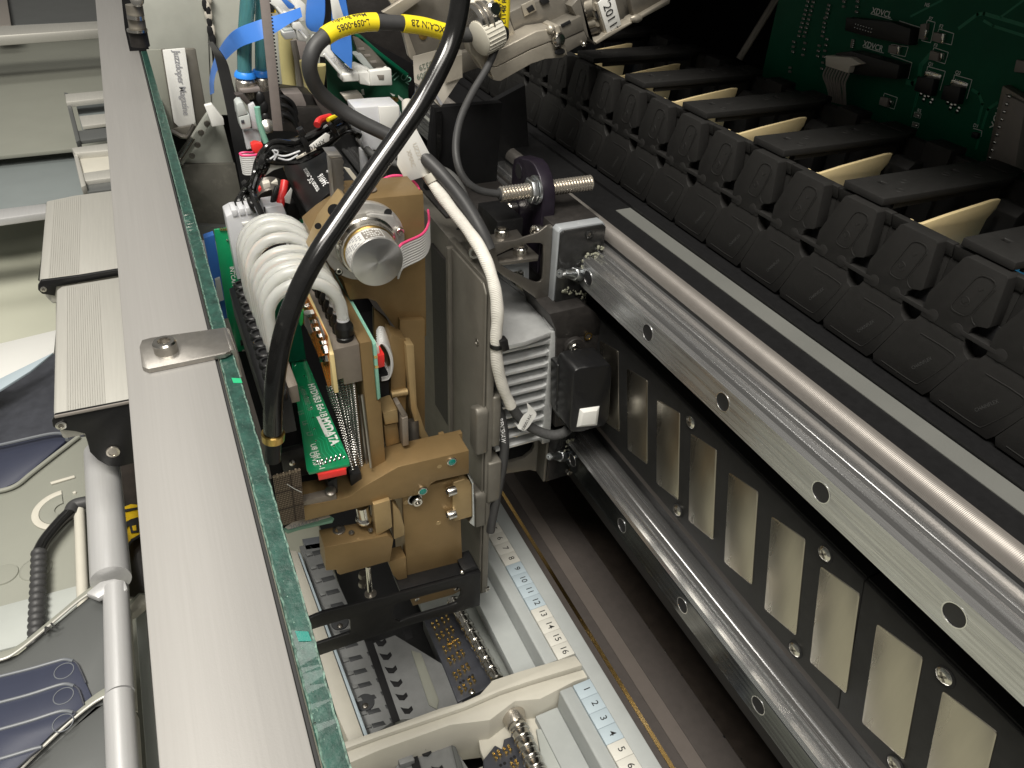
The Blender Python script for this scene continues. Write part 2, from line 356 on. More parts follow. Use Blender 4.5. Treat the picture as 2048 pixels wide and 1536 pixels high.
def cap_screw(parent, p, d, r, h, name="screw", m="steel_screw", hexr=None):
    """socket head cap screw, head from p along d"""
    p = Vector(p); d = Vector(d).normalized(); hr = (hexr or 0.55) * r
    a = M(); a.lathe(p, d, [(0, r), (h * 0.85, r), (h, r * 0.88), (h, hr), (h * 0.45, hr * 0.98)], 24)
    o = a.out(name, m, parent, ang=30)
    e = M(); u, w = e.frame(d); e.lathe(p + d * (h * 0.46), d, [(0, hr * 0.9), (0.05, hr * 0.9)], 6); e.out("socket", "steel_dark", o)
    return o
def flat_screw(parent, p, d, r, m="steel_screw", name="screw"):
    p = Vector(p); d = Vector(d).normalized(); a = M(); a.lathe(p, d, [(0, r), (r * 0.12, r), (r * 0.32, r * 0.72), (r * 0.36, r * 0.5)], 18)
    o = a.out(name, m, parent, ang=50)
    e = M(); u, w = e.frame(d); u, w = (u + w).normalized(), (w - u).normalized(); c = p + d * (r * 0.34)
    for a1, a2 in ((u, w), (w, u)):
        e.solid([c - a1 * r * .55 - a2 * r * .13, c + a1 * r * .55 - a2 * r * .13, c + a1 * r * .55 + a2 * r * .13, c - a1 * r * .55 + a2 * r * .13], d * (r * 0.07))
    e.out("recess", "steel_dark", o)
    return o
# ================================================================ machine bed and added light blocker (setting)
YN, YF = -140, 900
M().box(-900, 900, -700, 1500, -760, -740).top("floor", "floor_olive", kind="structure")
M().box(60, 420, YN, YF, -560, -550).top("machine_bed", "black_paint", kind="structure")
M().solid([(236, -60, 16), (640, -60, 120), (640, 900, 120), (236, 900, 16)], (0, 0, 6)).top("light_blocker", "blocker_grey", "added dark grey panel out of view, keeping light off the cable chain", "light blocker")  # unseen panel added to shade the chain and circuit board
M().box(640, 646, YN, YF, -560, 140).top("back_wall", "black_paint", kind="structure")
M().box(60, 640, 900, 906, -560, 140).top("side_wall", "black_paint", kind="structure")
# ================================================================ gantry beam
g = thing("gantry_beam", (300, 300, -390), "long black gantry beam carrying both guide rails and the cable chain", "machine beam")
M().prism([(218, -352), (218, -184.9), (224.6, -184.9), (224.6, -178.4), (375, -178.4), (375, -390), (226, -390)], 'Y', YN, YF).out("beam", "black_paint", g)
M().prism([(224.5, -184.8)] + arc(224.5, -184.8, 6.4, 90, 180, 10), 'Y', YN, YF).out("ribbed_edge", "ribbed_steel", g)
M().box(236.8, 246.8, YN, 352, -178.35, -178.0).out("scale_tape", "scale_tape", g)  # cut short so the far stretch of the beam reads as darkness
M().box(247.4, 252, YN, YF, -178.35, -176.6).out("tape_guide", "black_plastic", g)
M().box(216.8, 218.4, YN, YF, -309, -296).out("beam_face", "taupe_paint", g)
# ================================================================ guide rails
def guide_rail(name, zc, label, m_face, m_top, holes, y0):
    r = thing(name, (208, 300, zc - 10), label, "guide rail", "guide rails on the gantry beam")
    zt, zb = zc + 8.6, zc - 8.6
    # cross section: front face -X, upper raceways on top, lower side plain
    prof = [(199, zb), (199, zt - 1.0), (200.3, zt + 0.7), (202.5, zt + 1.1), (202.9, zt - 0.4), (204.0, zt - 1.3), (205.6, zt - 1.0), (206.5, zt + 0.2), (206.8, zt + 1.4),
            (209.0, zt + 1.5), (209.2, zt + 0.3), (210.8, zt + 0.3), (211.0, zt + 1.5), (217.9, zt + 1.5), (217.9, zb)]
    M().prism(prof, 'Y', YN, YF).out("rail_body", m_top, r, ang=12)
    outer = [(YN, zb + 0.1), (YF, zb + 0.1), (YF, zt - 1.1), (YN, zt - 1.1)]
    hs = [ell(y, zc, 4.6, 24) for y in holes]
    M().holed(outer, hs, 'X', 198.6, 198.95).out("rail_face", m_face, r)
    for y in holes:
        M().lathe((198.95 - 0.5, y, zc), (1, 0, 0), [(0.2, 4.6), (0, 4.6), (0, 4.15), (0.25, 4.1)], 24, caps=False).out("hole_rim", "rail_steel", r)
        M().lathe((198.8, y, zc), (1, 0, 0), [(0, 4.2), (0.05, 4.2)], 24).out("bolt_cap", "slot_black" if zc < -300 else "chip_black", r)
    return r
guide_rail("upper_guide_rail".replace("upper_", ""), -196.7, "polished upper guide rail with bolt holes, above the row of magnet plates", "rail_worn", "rail_steel",
           [73.7 + 60 * k for k in range(-3, 13)], 0)
guide_rail("guide_rail", -327.0, "dark-reflecting lower guide rail with ringed bolt holes, below the row of magnet plates", "rail_dark_reflect", "rail_steel",
           [123.3 + 61.6 * k for k in range(-4, 12)], 0)
# ================================================================ magnet track
mt = thing("magnet_track", (213, 300, -295), "black magnet track with slanted nickel plates between the two guide rails", "magnet track")
joint = 108.0
def plate(y0, y1):
    # joint edges lean with the magnets
    M().solid([(209.4, y0 + 5, -226.5), (209.4, y1 + 5, -226.5), (209.4, y1 - 3.2, -261), (209.4, y1 - 1.2, -263), (209.4, y1 - 9, -295.2), (209.4, y0 - 9, -295.2), (209.4, y0 - 1.2, -263), (209.4, y0 - 3.2, -261)], (8.55, 0, 0)).out("track_plate", "epoxy_black", mt, bevel=0.35)
    M().box(210.8, 217.9, y0 + 5.2, y1 + 4.8, -226.4, -225.2).out("edge_strip", "black_paint", mt)
step = 60 * 4
for k in range(-1, 4): plate(joint - 3 + step * k + 0.15, joint - 3 + step * (k + 1) - 0.15)
# magnets from the photograph's corners on the plane of the track
c = [qx(1755, 1250, 209), qx(1842, 1310, 209), qx(1808, 1522, 209), qx(1727, 1450, 209)]
ys = [p.y for p in c]; c0 = c[0]
rel = [(p.y - c0.y, p.z - c0.z) for p in c]
top_l, top_r = rel[0], rel[1]
base_y = 98.5; pitch = 30.25
# clean parallelogram: width, height and lean
wd = (rel[1][0], rel[1][1]); hd = ((rel[3][0] + rel[2][0] - rel[1][0]) / 2, (rel[3][1] + rel[2][1] - rel[1][1]) / 2)
def rounded(poly, r):
    out = []; n = len(poly)
    for i in range(n):
        p = Vector(poly[i]); a = Vector(poly[i - 1]); b = Vector(poly[(i + 1) % n])
        da = (a - p).normalized(); db = (b - p).normalized()
        q0 = p + da * r; q2 = p + db * r
        for k in range(4):
            t = k / 3; out.append(tuple(q0 * (1 - t) ** 2 + p * 2 * t * (1 - t) + q2 * t * t))
    return out
zt = -238.1
wd, hd = (-19.7, 4.8), (-13.1, -49.5)
quad = [(0, 0), (wd[0], wd[1]), (wd[0] + hd[0], wd[1] + hd[1]), hd]
first = None
for k in range(-3, 16):
    y = base_y + pitch * k
    if first is None:
        mm = M().prism([(y + a, zt + b) for a, b in rounded(quad, 1.4)], 'X', 209.0, 211.5)
        first = mm.out("magnet", "magnet_nickel", mt, bevel=0.3, seg=2); fy = y
    else: dup_to(first, (0, y - fy, 0), mt)
for (u, v) in [(1382, 845), (1355, 1021), (1650, 1108), (1590, 1300), (1889, 1353), (1790, 1530)]:
    p = qx(u, v, 209.2); M().lathe(p + Vector((0.18, 0, 0)), (-1, 0, 0), [(0, 4.1), (0.25, 4.1)], 20).out("counterbore", "slot_black", mt)
    flat_screw(mt, p + Vector((0.0, 0.15, 0.2)), (-1, 0, 0), 3.3)
# ================================================================ bed strips under the gantry
bd = thing("front_ledge", (150, 300, -500), "dark brown machine ledge in stepped bands running below the gantry", "machine ledge")
def band(x0, x1, z, m, h=20, n="ledge_band"):
    return M().box(x0, x1, YN, YF, z - h, z).out(n, m, bd)
band(193.2, 198.0, -452.3, "brown_paint")
band(200.7, 208.0, -452.4, "brown_paint")
band(208.1, 218.6, -452.0, "taupe_paint")
def bandp(x0, x1, z0, z1, m): M().prism([(x0, z0), (x1, z1), (x1, z1 - 20), (x0, z0 - 20)], 'Y', YN, YF).out("ledge_band", m, bd)
bandp(218.7, 240.6, -451.7, -451.7, "brown_paint")
M().prism([(240.7, -451.5), (262, -451.9), (262, -470), (240.7, -470)], 'Y', YN, YF).out("oily_band", "oil_brown", bd)
# little metal chips along the sticky edge
for i in range(46):
    y = 20 + random.random() * 230
    if random.random() < 0.6: y = 20 + random.random() * 110
    M().ball((240.9 + random.uniform(-0.5, 0.9), y, -451.6), random.uniform(0.25, 0.75), 4, (1, random.uniform(0.8, 1.8), 0.7)).out("metal_chip", "steel_screw" if i % 3 == 0 else "black_paint", bd)
bs = M().prism([(198.1, -452.0), (200.6, -451.4), (200.6, -470), (198.1, -470)], 'Y', YN, YF).top("brass_strip", "brass_strip", "shiny brass strip running along the dark ledge beside the numbered rim", "metal strip")
# ================================================================ cable chain
XC, PIT = 258.0, 29.75
ch = thing("cable_chain", (300, 300, -178), "black plastic cable drag chain lying along the top of the gantry beam", "cable chain")
def link_body():
    m = M()
    # lower plate with its slanted joint, from the joint nearest to the next one further away
    p = [(171.2, -147.2), (170.8, -149.8), (169.2, -152.0), (167.0, -153.2), (175.3, -173.8), (177.5, -177.2), (203.6, -177.2), (205.0, -174.2), (196.6, -152.6), (193.6, -151.0), (191.6, -147.2)]
    m.prism(p, 'X', XC + 0.35, XC + 5)
    # tall tab above the hinge line
    t = [(164.9, -137.4), (166.5, -118.6), (167.4, -117.8), (183.2, -117.8), (184.4, -118.6), (192.0, -137.6), (191.6, -147.3), (171.2, -147.3), (170.8, -141.5), (169.2, -139.6), (165.6, -138.4)]
    m.prism(t, 'X', XC, XC + 6)
    return m
lk = link_body().out("chain_link", "chain_plastic", ch, bevel=0.25)
# sub-parts of the link
a = M()
a.holed(rounded([(168.6, -121.0), (176.5, -121.0), (182.8, -139.0), (174.0, -139.0)], 3.4), [rounded([(169.1, -121.5), (176.2, -121.5), (182.0, -138.5), (174.2, -138.5)], 3.0)], 'X', XC - 0.22, XC + 0.1)
a.out("raised_outline", "chain_plastic", lk, bevel=0.08)
a = M()
a.tube([(XC, 170.0, -139.5), (XC, 171.8, -138.4), (XC, 172.4, -135.4), (XC, 168.8, -124.0)], 0.28, 6); a.out("moulded_rib", "chain_plastic", lk)
a = M()
for yy, zz in ((173.8, -126.5), (177.4, -133.4)): a.tube([(XC, yy - 1.1 + 0.0, zz + 0.6), (XC, yy + 0.2, zz - 0.7), (XC, yy + 1.1, zz + 0.4)], 0.16, 5)
a.tube([(XC, 177.4 + 1.9 * math.cos(t * 0.7), -133.4 + 1.9 * math.sin(t * 0.7)) for t in range(9)], 0.12, 5, 2); a.out("moulded_mark", "chain_plastic", lk, kind="stuff")
a = M()
o1 = [(188.5, -154.0), (175.0, -154.0), (172.2, -156.5), (180.0, -172.2), (184.0, -174.6), (200.0, -174.6)]
a.tube([(XC + 0.32, y, z) for y, z in o1], 0.24, 6, 3)
a.out("raised_outline", "chain_plastic", lk)
text("moulded_print", "CHAINFLEX", (XC + 0.28, 186.0, -169.5), (0, -0.55, 0.83), (0, 0.83, 0.5), 2.0, "chain_print", lk, 0.05)
# dog-bone pivot lying over the joint
a = M()
bone = []
y1, y2, zc_ = 157.0, 175.6, -144.7
bone += [(y2 + 2.6 * math.cos(t), zc_ + 2.6 * math.sin(t)) for t in [math.radians(x) for x in range(-160, 161, 20)]]
bone += [(y1 - 2.6 * math.cos(t), zc_ - 2.6 * math.sin(t)) for t in [math.radians(x) for x in range(-160, 161, 20)]]
a.prism(bone, 'X', XC - 0.15, XC + 4).out("hinge_pin", "chain_plastic", lk, bevel=0.12)
M().prism([(157.2, -138.5), (173.4, -138.5), (173.4, -156.5), (157.2, -156.5)], 'X', XC + 5.6, XC + 6.2).out("hinge_shade_backing", "slot_black", lk)  # blackened backing plate deepens the shade inside the hinge opening
# shoulder behind the tab and the long side band
M().prism([(XC + 7.0, -121.5), (XC + 8.2, -121.5), (XC + 8.2, -160), (XC + 7.0, -160)], 'Y', 164, 193.7).out("side_wall", "chain_plastic", lk, bevel=0.3)
M().prism([(XC + 4.6, -118.3), (XC + 8.4, -118.3), (XC + 8.4, -125), (XC + 6.4, -124)], 'Y', 163.2, 192.6).out("side_band", "chain_plastic", lk, bevel=0.5)
# far side of the link
M().prism([(340.6, -113.6), (351.5, -113.6), (351.5, -170), (340.6, -170)], 'Y', 171.5, 186.5).out("side_wall", "chain_plastic", lk, bevel=0.5)
M().prism([(343.5, -116.0), (348.5, -116.0), (348.5, -160), (343.5, -160)], 'Y', 186.5, 201.3).out("side_wall", "chain_plastic", lk, bevel=0.5)
for k in list(range(-6, 0)) + list(range(1, 16)): dup_to(lk, (0, PIT * k, 0), ch)
# crossbars, one every second link
cb = M()
cb.holed([(262, 198.2), (336, 196.4), (346, 199.0), (346, 211.5), (336, 218.4), (262, 220)], [[(274, 214), (277, 214), (277, 210.5), (274, 210.5)], [(318, 214), (321, 214), (321, 210.5), (318, 210.5)]], 'Z', -117.2, -113.9)
bar = cb.out("crossbar", "chain_plastic", ch, bevel=0.5)
a = M()
for xx, yy in ((286, 210), (312, 210.5), (276, 203), (324, 203.5)): a.lathe((xx, yy, -113.9), (0, 0, 1), [(0, 2.2), (0.12, 2.1), (0.12, 1.6), (0.02, 1.5)], 14)
a.out("moulded_rings", "chain_plastic", bar, kind="stuff")
M().box(270, 338, 198.9, 200.4, -119.6, -117.3).out("bar_lip", "chain_plastic", bar)
# cream separator comb standing under the gap beyond the crossbar
sp = M()
s_prof = [(273, -150), (273, -127.0), (268.5, -126.4), (267.6, -121.6), (271.8, -120.6), (274.2, -122.8), (279, -123.5), (293, -121.6), (306, -120.2), (314, -119.4), (319, -118.8), (323.4, -119.0), (322.8, -123.4), (319.4, -127.4), (317.0, -150)]
sp.prism(s_prof, 'Y', 189.0, 190.8); sp.prism([(280, -140), (318, -140), (321, -152), (280, -152)], 'Y', 190.8, 199)
sep = sp.out("separator", "cream_plastic", ch, bevel=0.35)
M().prism(rrect(280, 290, -145, -129, 3), 'Y', 180.5, 188).out("side_stop", "chain_plastic", sep, bevel=0.5)
M().prism([(330, -150), (330, -126), (334, -122.5), (340, -123.5), (340, -150)], 'Y', 183, 196).out("guide_block", "chain_plastic", sep, bevel=0.6)
for k in (-2, -1, 1, 2, 3, 4, 5):
    dup_to(bar, (0, 2 * PIT * k, 0), ch); 
    dup_to(sep, (0, 2 * PIT * k, 0), ch)
M().box(268, 341, YN, YF, -178.2, -176).out("chain_floor", "black_matt", ch)
cc = [thing("chain_hose", (300, 300, -178), "blue hose lying inside the open cable chain", "hose")]
M().tube([(333, -100, -165), (329, 60, -158), (333, 140, -152), (322, 165, -150), (312, 300, -152), (318, 500, -160), (316, 800, -165)], 8, 12, 6).out("hose", "blue_tube", cc[0])
M().tube([(296, -100, -166), (298, 120, -160), (290, 260, -158), (300, 480, -165), (296, 800, -168)], 7, 10, 6).top("chain_cable", "cable_black", "black cable lying inside the open cable chain beside the blue hose", "cable")
# ================================================================ control board behind the chain
XB = 374.0
pb = thing("control_board", (XB, 300, -170), "dark green control circuit board standing behind the cable chain", "circuit board")
M().box(XB, XB + 1.6, 110, 405, -178, 60).out("board", "pcb_dark", pb)
def bx(u0, v0): return qx(u0, v0, XB)
def track(px, w=0.9, m="pcb_trace"):
    P = [bx(u, v) for u, v in px]; a = M()
    for p, q in zip(P, P[1:]):
        d = (q - p).normalized(); n = Vector((0, -d.z, d.y)) * w / 2; e = d * w * 0.35
        a.solid([p - e - n, q + e - n, q + e + n, p - e + n], (-0.05, 0, 0))
    return a.out("copper_track", m, pb)
c5 = lambda *pts: [(1528 + x * .2604, y * .2604) for x, y in pts]
track(c5((1370, 0), (1130, 125)), 1.0); track(c5((1500, 215), (1640, 110), (1690, 105), (1997, 195)), 1.6); track(c5((1690, 160), (1760, 200), (1997, 275)), 1.2)
track(c5((1820, 130), (1997, 0)), 1.0); track(c5((1280, 415), (1205, 500), (1190, 600), (1140, 640), (1100, 630)), 2.4)
track(c5((1600, 690), (1650, 720), (1680, 800), (1640, 960)), 1.4); track(c5((1790, 790), (1720, 840), (1670, 1000), (1630, 1140)), 1.4)
track(c5((1180, 690), (1130, 900)), 0.5); track(c5((1195, 690), (1160, 820)), 0.5)
def outline(px, w=0.28, closed=False):
    P = [bx(u, v) for u, v in px]; 
    if closed: P.append(P[0])
    a = M()
    for p, q in zip(P, P[1:]):
        d = (q - p).normalized(); n = Vector((0, -d.z, d.y)) * w / 2
        a.solid([p - n, q - n, q + n, p + n], (-0.08, 0, 0))
    return a.out("outline_print", "silkscreen", pb)
def slab(px, th, m, name, bev=0.15):
    return M().solid([bx(u, v) for u, v in px], (-th, 0, 0)).out(name, m, pb, bevel=bev)
YD, ZD = Vector((0, -1, 0)), Vector((0, 0, 1))
def btext(s, u, v, size, xd=YD, yd=ZD, bold=0.012): return text("print", s, bx(u, v) + Vector((-0.15, 0, 0)), xd, yd, size, "silkscreen", pb, 0.03, bold=bold)
btext("XDVCL", 1744, 21, 4.2); btext("XDVCR", 1727, 87, 4.2)
btext("XCHAIN3", 1986, 258, 4.7, bx(2013, 190) - bx(1986, 258), (0, 1, 0), 0.02)
for s, u, v in (("F7", 1858, 37), ("F2", 1879, 52), ("F3", 1868, 90), ("Q1", 1857, 127), ("Q2", 1911, 144), ("N5", 1850, 9), ("D1", 1947, 250), ("R5", 1835, 220)): btext(s, u, v, 2.4)
# tall black headers
def header(px, th): 
    return slab(px, th, "chip_black", "header", 0.4)
header(c5((700, 130), (1050, 165), (1200, 215), (1180, 345), (840, 270), (690, 230)), 7)
header(c5((640, 400), (760, 385), (1135, 490), (1110, 600), (770, 560), (620, 500)), 9)
outline(c5((1040, 160), (1203, 212), (1175, 345))); outline(c5((980, 425), (1137, 482), (1108, 605)))
outline(c5((820, 105), (985, 150)), 0.3); outline(c5((760, 360), (920, 408)), 0.3)
# white plug with its grey ribbon
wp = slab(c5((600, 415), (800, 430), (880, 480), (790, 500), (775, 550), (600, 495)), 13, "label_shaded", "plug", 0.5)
a = M(); P0 = [bx(1528 + .2604 * x, .2604 * y) + Vector((-12, 0, 0)) for x, y in ((605, 500), (775, 550))]
P1 = [bx(1528 + .2604 * x, .2604 * y) + Vector((-9, 0, 0)) for x, y in ((600, 770), (715, 800))]
for i in range(9):
    t = i / 8; s0 = P0[0].lerp(P0[1], t); s1 = P1[0].lerp(P1[1], t)
    a.tube([s0, s0 + Vector((-1.0, 0, -5)), s0.lerp(s1, 0.55) + Vector((-1.5, random.uniform(-.6, .6), 0)), s1], 0.62, 6, 4)
a.out("ribbon_wires", "chip_grey", pb, kind="stuff")
# fuses: grey body with a bright end cap
def fuse(body, cap, frame):
    f = slab(c5(*body), 2.6, "chip_grey", "fuse", 0.2); slab(c5(*cap), 2.7, "solder", "fuse_cap", 0.15); outline(c5(*frame), 0.26, True)
fuse([(1228, 185), (1275, 178), (1260, 305), (1212, 295)], [(1262, 290), (1280, 230), (1270, 225), (1254, 285)], [(1255, 155), (1315, 172), (1280, 328), (1212, 312)])
fuse([(1330, 245), (1395, 262), (1380, 330), (1315, 310)], [(1395, 256), (1412, 260), (1400, 334), (1384, 330)], [(1345, 222), (1458, 258), (1440, 345), (1310, 310)])
fuse([(1305, 385), (1370, 405), (1360, 470), (1290, 455)], [(1385, 405), (1398, 412), (1390, 455), (1378, 452)], [(1305, 365), (1416, 402), (1390, 490), (1280, 455)])
fuse([(985, 345), (1050, 350), (1040, 415), (975, 400)], [(1055, 352), (1068, 356), (1058, 418), (1045, 414)], [(980, 340), (1108, 360), (1085, 435), (970, 410)])
fuse([(920, 740), (980, 755), (965, 820), (905, 800)], [(992, 770), (1006, 774), (1000, 805), (986, 800)], [(925, 715), (1025, 750), (1000, 838), (900, 805)])
# power transistors with legs
def transistor(dx, dy):
    s = lambda *p: c5(*[(x + dx, y + dy) for x, y in p])
    slab(s((1250, 545), (1375, 575), (1360, 615), (1235, 580)), 1.2, "solder", "tab_metal", 0.1)
    slab(s((1225, 585), (1355, 600), (1325, 735), (1195, 690)), 4.5, "chip_black", "transistor", 0.4)
    outline(s((1258, 510), (1393, 548), (1352, 695)), 0.28)
    outline(s((1258, 510), (1245, 575)), 0.28)
    a = M()
    for x, y in ((1212, 722), (1240, 742), (1268, 742), (1298, 768), (1285, 790), (1232, 766)): a.ball(bx(1528 + .2604 * (x + dx), .2604 * (y + dy)) + Vector((-0.6, 0, 0)), 0.85, 5, (0.7, 1, 1.3))
    for i in range(6): a.ball(bx(1528 + .2604 * (1282 + dx + i * 15), .2604 * (545 + dy + i * 5)) + Vector((-1.3, 0, 0)), 0.4, 4)
    a.out("solder_joint", "solder", pb, kind="stuff")
transistor(0, 0); transistor(205, 65)
# small parts on the left of the board
rnd = random.Random(3)
for (x0, y0, n, dx, dy) in ((345, 10, 9, -9, 33), (385, 15, 9, -9, 33), (505, 40, 4, -6, 30), (475, 140, 5, -5, 34), (490, 300, 6, -8, 45), (320, 330, 3, -8, 46), (430, 350, 3, -6, 40), (620, 10, 2, -3, 40), (725, 10, 3, -4, 40), (690, 310, 4, -3, 16), (235, 320, 3, -4, 38), (205, 520, 2, 0, 30)):
    for i in range(n):
        x, y = x0 + dx * i, y0 + dy * i
        slab(c5((x - 10, y - 10), (x + 10, y - 6), (x + 8, y + 10), (x - 12, y + 6)), 0.9, "chip_grey", "resistor", 0.1)
        if rnd.random() < 0.75: M().ball(bx(1528 + .2604 * (x + 8), .2604 * (y + 6)) + Vector((-0.9, 0, 0)), 0.55, 5).out("solder_joint", "solder", pb)
a = M()
for i in range(7):
    for j in range(2): a.ball(bx(1528 + .2604 * (775 + 21 * i - 6 * j), .2604 * (182 + 6 * i + 26 * j)) + Vector((-7, 0, 0)), 0.4, 4)
a.out("pin_row", "solder", pb, kind="stuff")
for x, y in ((1180, 880), (1165, 955)):
    slab(c5((x - 16, y - 12), (x + 20, y - 2), (x + 14, y + 18), (x - 22, y + 8)), 0.9, "chip_grey", "resistor", 0.1); outline(c5((x - 22, y - 20), (x + 28, y - 6), (x + 20, y + 28), (x - 30, y + 14)), 0.2, True)
    M().ball(bx(1528 + .2604 * (x + 16), .2604 * (y + 10)) + Vector((-0.9, 0, 0)), 0.6, 5).out("solder_joint", "solder", pb)
slab(c5((1620, 1010), (1665, 1022), (1655, 1062), (1610, 1050)), 2, "chip_black", "diode"); outline(c5((1607, 985), (1675, 1005), (1668, 1050)), 0.28)
# tall connector at the right end of the board
cn = slab([(2021, 168), (2075, 200), (2040, 352), (1984, 330)], 6, "die_cast_dark", "edge_connector", 0.8)
slab([(2032, 185), (2075, 205), (2050, 345), (1998, 328)], 8.2, "chip_grey", "connector_face", 0.6)
slab(c5((1960, 455), (2040, 470), (2030, 560), (1940, 550)), 2.2, "chip_grey", "connector_ear", 0.4)
a = M()
for i in range(10):
    a.ball(bx(2043 - i * 4.9, 190 + i * 15.2) + Vector((-8.4, 0, 0)), 0.95, 6)
a.out("pin_row", "solder", pb, kind="stuff")
# thin rod leaning in front of the dark wall
M().tube([qx(1557, -10, 392), qx(1478, 118, 372)], 2.4, 12, 1).top("steel_rod", "die_cast_dark", "thin grey rod slanting down to the cable chain in the dark corner", "metal rod")
# ================================================================ carriage plate of the placement head
cp = thing("carriage_plate", (145, 380, -440), "grey cast carriage plate standing between the bronze head and the heat sink", "machine plate")
near = [(313.2, -190), (316.5, -187), (366, -187), (366, -440), (313.2, -440)]
M().prism([(311.5, -436), (311.5, -193.5), (313.5, -189.2), (317.0, -187.8), (372, -188.8), (372, -440), (314, -440)], 'X', 138.2, 142.6).out("plate", "grey_cast", cp, bevel=0.7)
M().prism([(312.3, -434), (312.3, -194.0), (316.4, -189.2), (361.5, -190.2), (361.5, -432), (314, -436)], 'X', 136.4, 138.0).out("stiffening_rib", "grey_cast", cp, bevel=1.2, seg=3)
M().box(139, 160, 366.2, 470, -400, -189.6).out("carriage_body", "grey_cast", cp, bevel=1.2)
M().box(137.5, 139.4, 366.4, 400, -330, -205).out("recess_shade", "black_cast", cp)  # black tone puts the shade of the recessed pocket into colour
M().box(134.2, 139.2, 362.2, 366, -432, -190.5).out("corner_ridge", "grey_cast", cp, bevel=1.0)
for z0, z1, y1 in ((-303, -268, 321), (-366, -336, 326)):
    M().prism([(310.0, z0), (310.0, z1 - 3), (313, z1), (y1, z1 - 4), (y1, z0 + 2)], 'X', 131.5, 139.6).out("boss", "grey_cast", cp, bevel=1.6, seg=3)
M().prism([(309.6, -345), (309.6, -312), (324, -312), (324, -352), (315, -352)], 'X', 139.8, 149.0).out("boss", "grey_cast", cp, bevel=1.4, seg=3)
M().prism([(310.4, -300), (310.4, -262), (322, -262), (322, -300)], 'X', 142.0, 147.5).out("boss", "grey_cast", cp, bevel=1.4, seg=3)
for u, v, Z in ((918, 458, -189.5),):
    p = qz(u, v, Z); M().lathe(p, (0, 0, 1), [(0, 1.7), (0.15, 1.6)], 14).out("screw_hole", "slot_black", cp)
for u, v in ((954, 684), (930, 475)):
    p = qx(u, v, 136.3); M().lathe(p, (-1, 0, 0), [(0, 2.3), (0.2, 2.2), (0.2, 1.7), (-0.2, 1.6)], 16).out("screw_hole", "steel_dark", cp)
flat_screw(cp, qy(975, 1178, 311), (0.3, -1, 0.2), 2.2)
# ---------------------------------------------------------------- bronze motor mount
mb = thing("motor_mount", (95, 345, -240), "bronze anodised motor mount with slanted lower corner carrying the silver encoder", "mount")
YM = 346
pm = [(700, 420), (715, 399), (847, 388), (850, 470), (853, 672), (807, 679), (768, 625), (752, 603), (735, 597), (700, 600), (685, 560), (640, 520), (626, 475), (655, 450)]
mnt = M().solid([qy(u, v, YM) for u, v in pm], (0, 26, 0)).out("mount_body", "bronze_anodised", mb, bevel=0.35)
M().solid([qy(u, v, YM + 26.2) for u, v in [(724, 392), (846, 383), (846, 470), (724, 470)]], (0, 22, 0)).out("top_flange", "bronze_light", mb, bevel=0.35)
a = M(); a.lathe(qz(742, 388, -147.8) + Vector((0, 6, 0)), (0, 0, 1), [(0, 4.6), (0.25, 4.6)], 24); a.out("bore", "grey_anodised", mb)
M().solid([qy(u, v, 330) for u, v in [(648, 452), (690, 398), (700, 404), (660, 460), (632, 520), (624, 508)]], (0, 14, 0)).out("side_lug", "bronze_light", mb, bevel=0.4)
for u, v, r in ((668, 420, 3.0), (636, 452, 1.6)): M().lathe(qy(u, v, 329.95), (0, -1, 0), [(0, r), (0.1, r)], 18).out("hole", "slot_black", mb)
# ---------------------------------------------------------------- encoder motor
ec = Vector((82.8, 345.8, -169.4))
en = thing("encoder_motor", ec, "round silver encoder motor with a bright turned end face on the bronze mount", "motor")
M().lathe(ec, (0, -1, 0), [(0, 21.0), (2.8, 21.0), (3.2, 20.6), (3.2, 15)], 56).out("flange", "machined_alu", en)
M().lathe(ec + Vector((0, -3.2, 0)), (0, -1, 0), [(0, 15.5), (4.5, 15.5), (5.2, 14.6), (9.5, 14.2), (9.6, 13.0)], 48).out("bearing_ring", "steel_screw", en, ang=20)
M().solid([ec + Vector((x, -6.0, z)) for x, z in [(-19, 3), (-17, 8.5), (-8, 13), (4, 16), (15, 13), (18.6, 6), (16, -2), (12, -8), (-10, -10), (-18, -3)]], (0, 2.6, 0)).out("clamp_plate", "machined_alu", en, bevel=0.5)
M().lathe(ec + Vector((0, -9.6, 0)), (0, -1, 0), [(0, 13.2), (4, 13.2), (4.4, 12.7), (13.6, 12.7)], 56, caps=False).out("body", "brass", en)
b = M().lathe(ec + Vector((0, -14.2, 0)), (0, -1, 0), [(0, 12.75), (11.6, 12.75), (12.0, 12.5)], 64, caps=False).out("sleeve", "machined_alu", en)
M().lathe(ec + Vector((0, -26.2, 0)), (0, -1, 0), [(0, 12.5), (0.1, 12.3), (0.1, 0.1)], 64).out("end_face", "turned_alu", en)
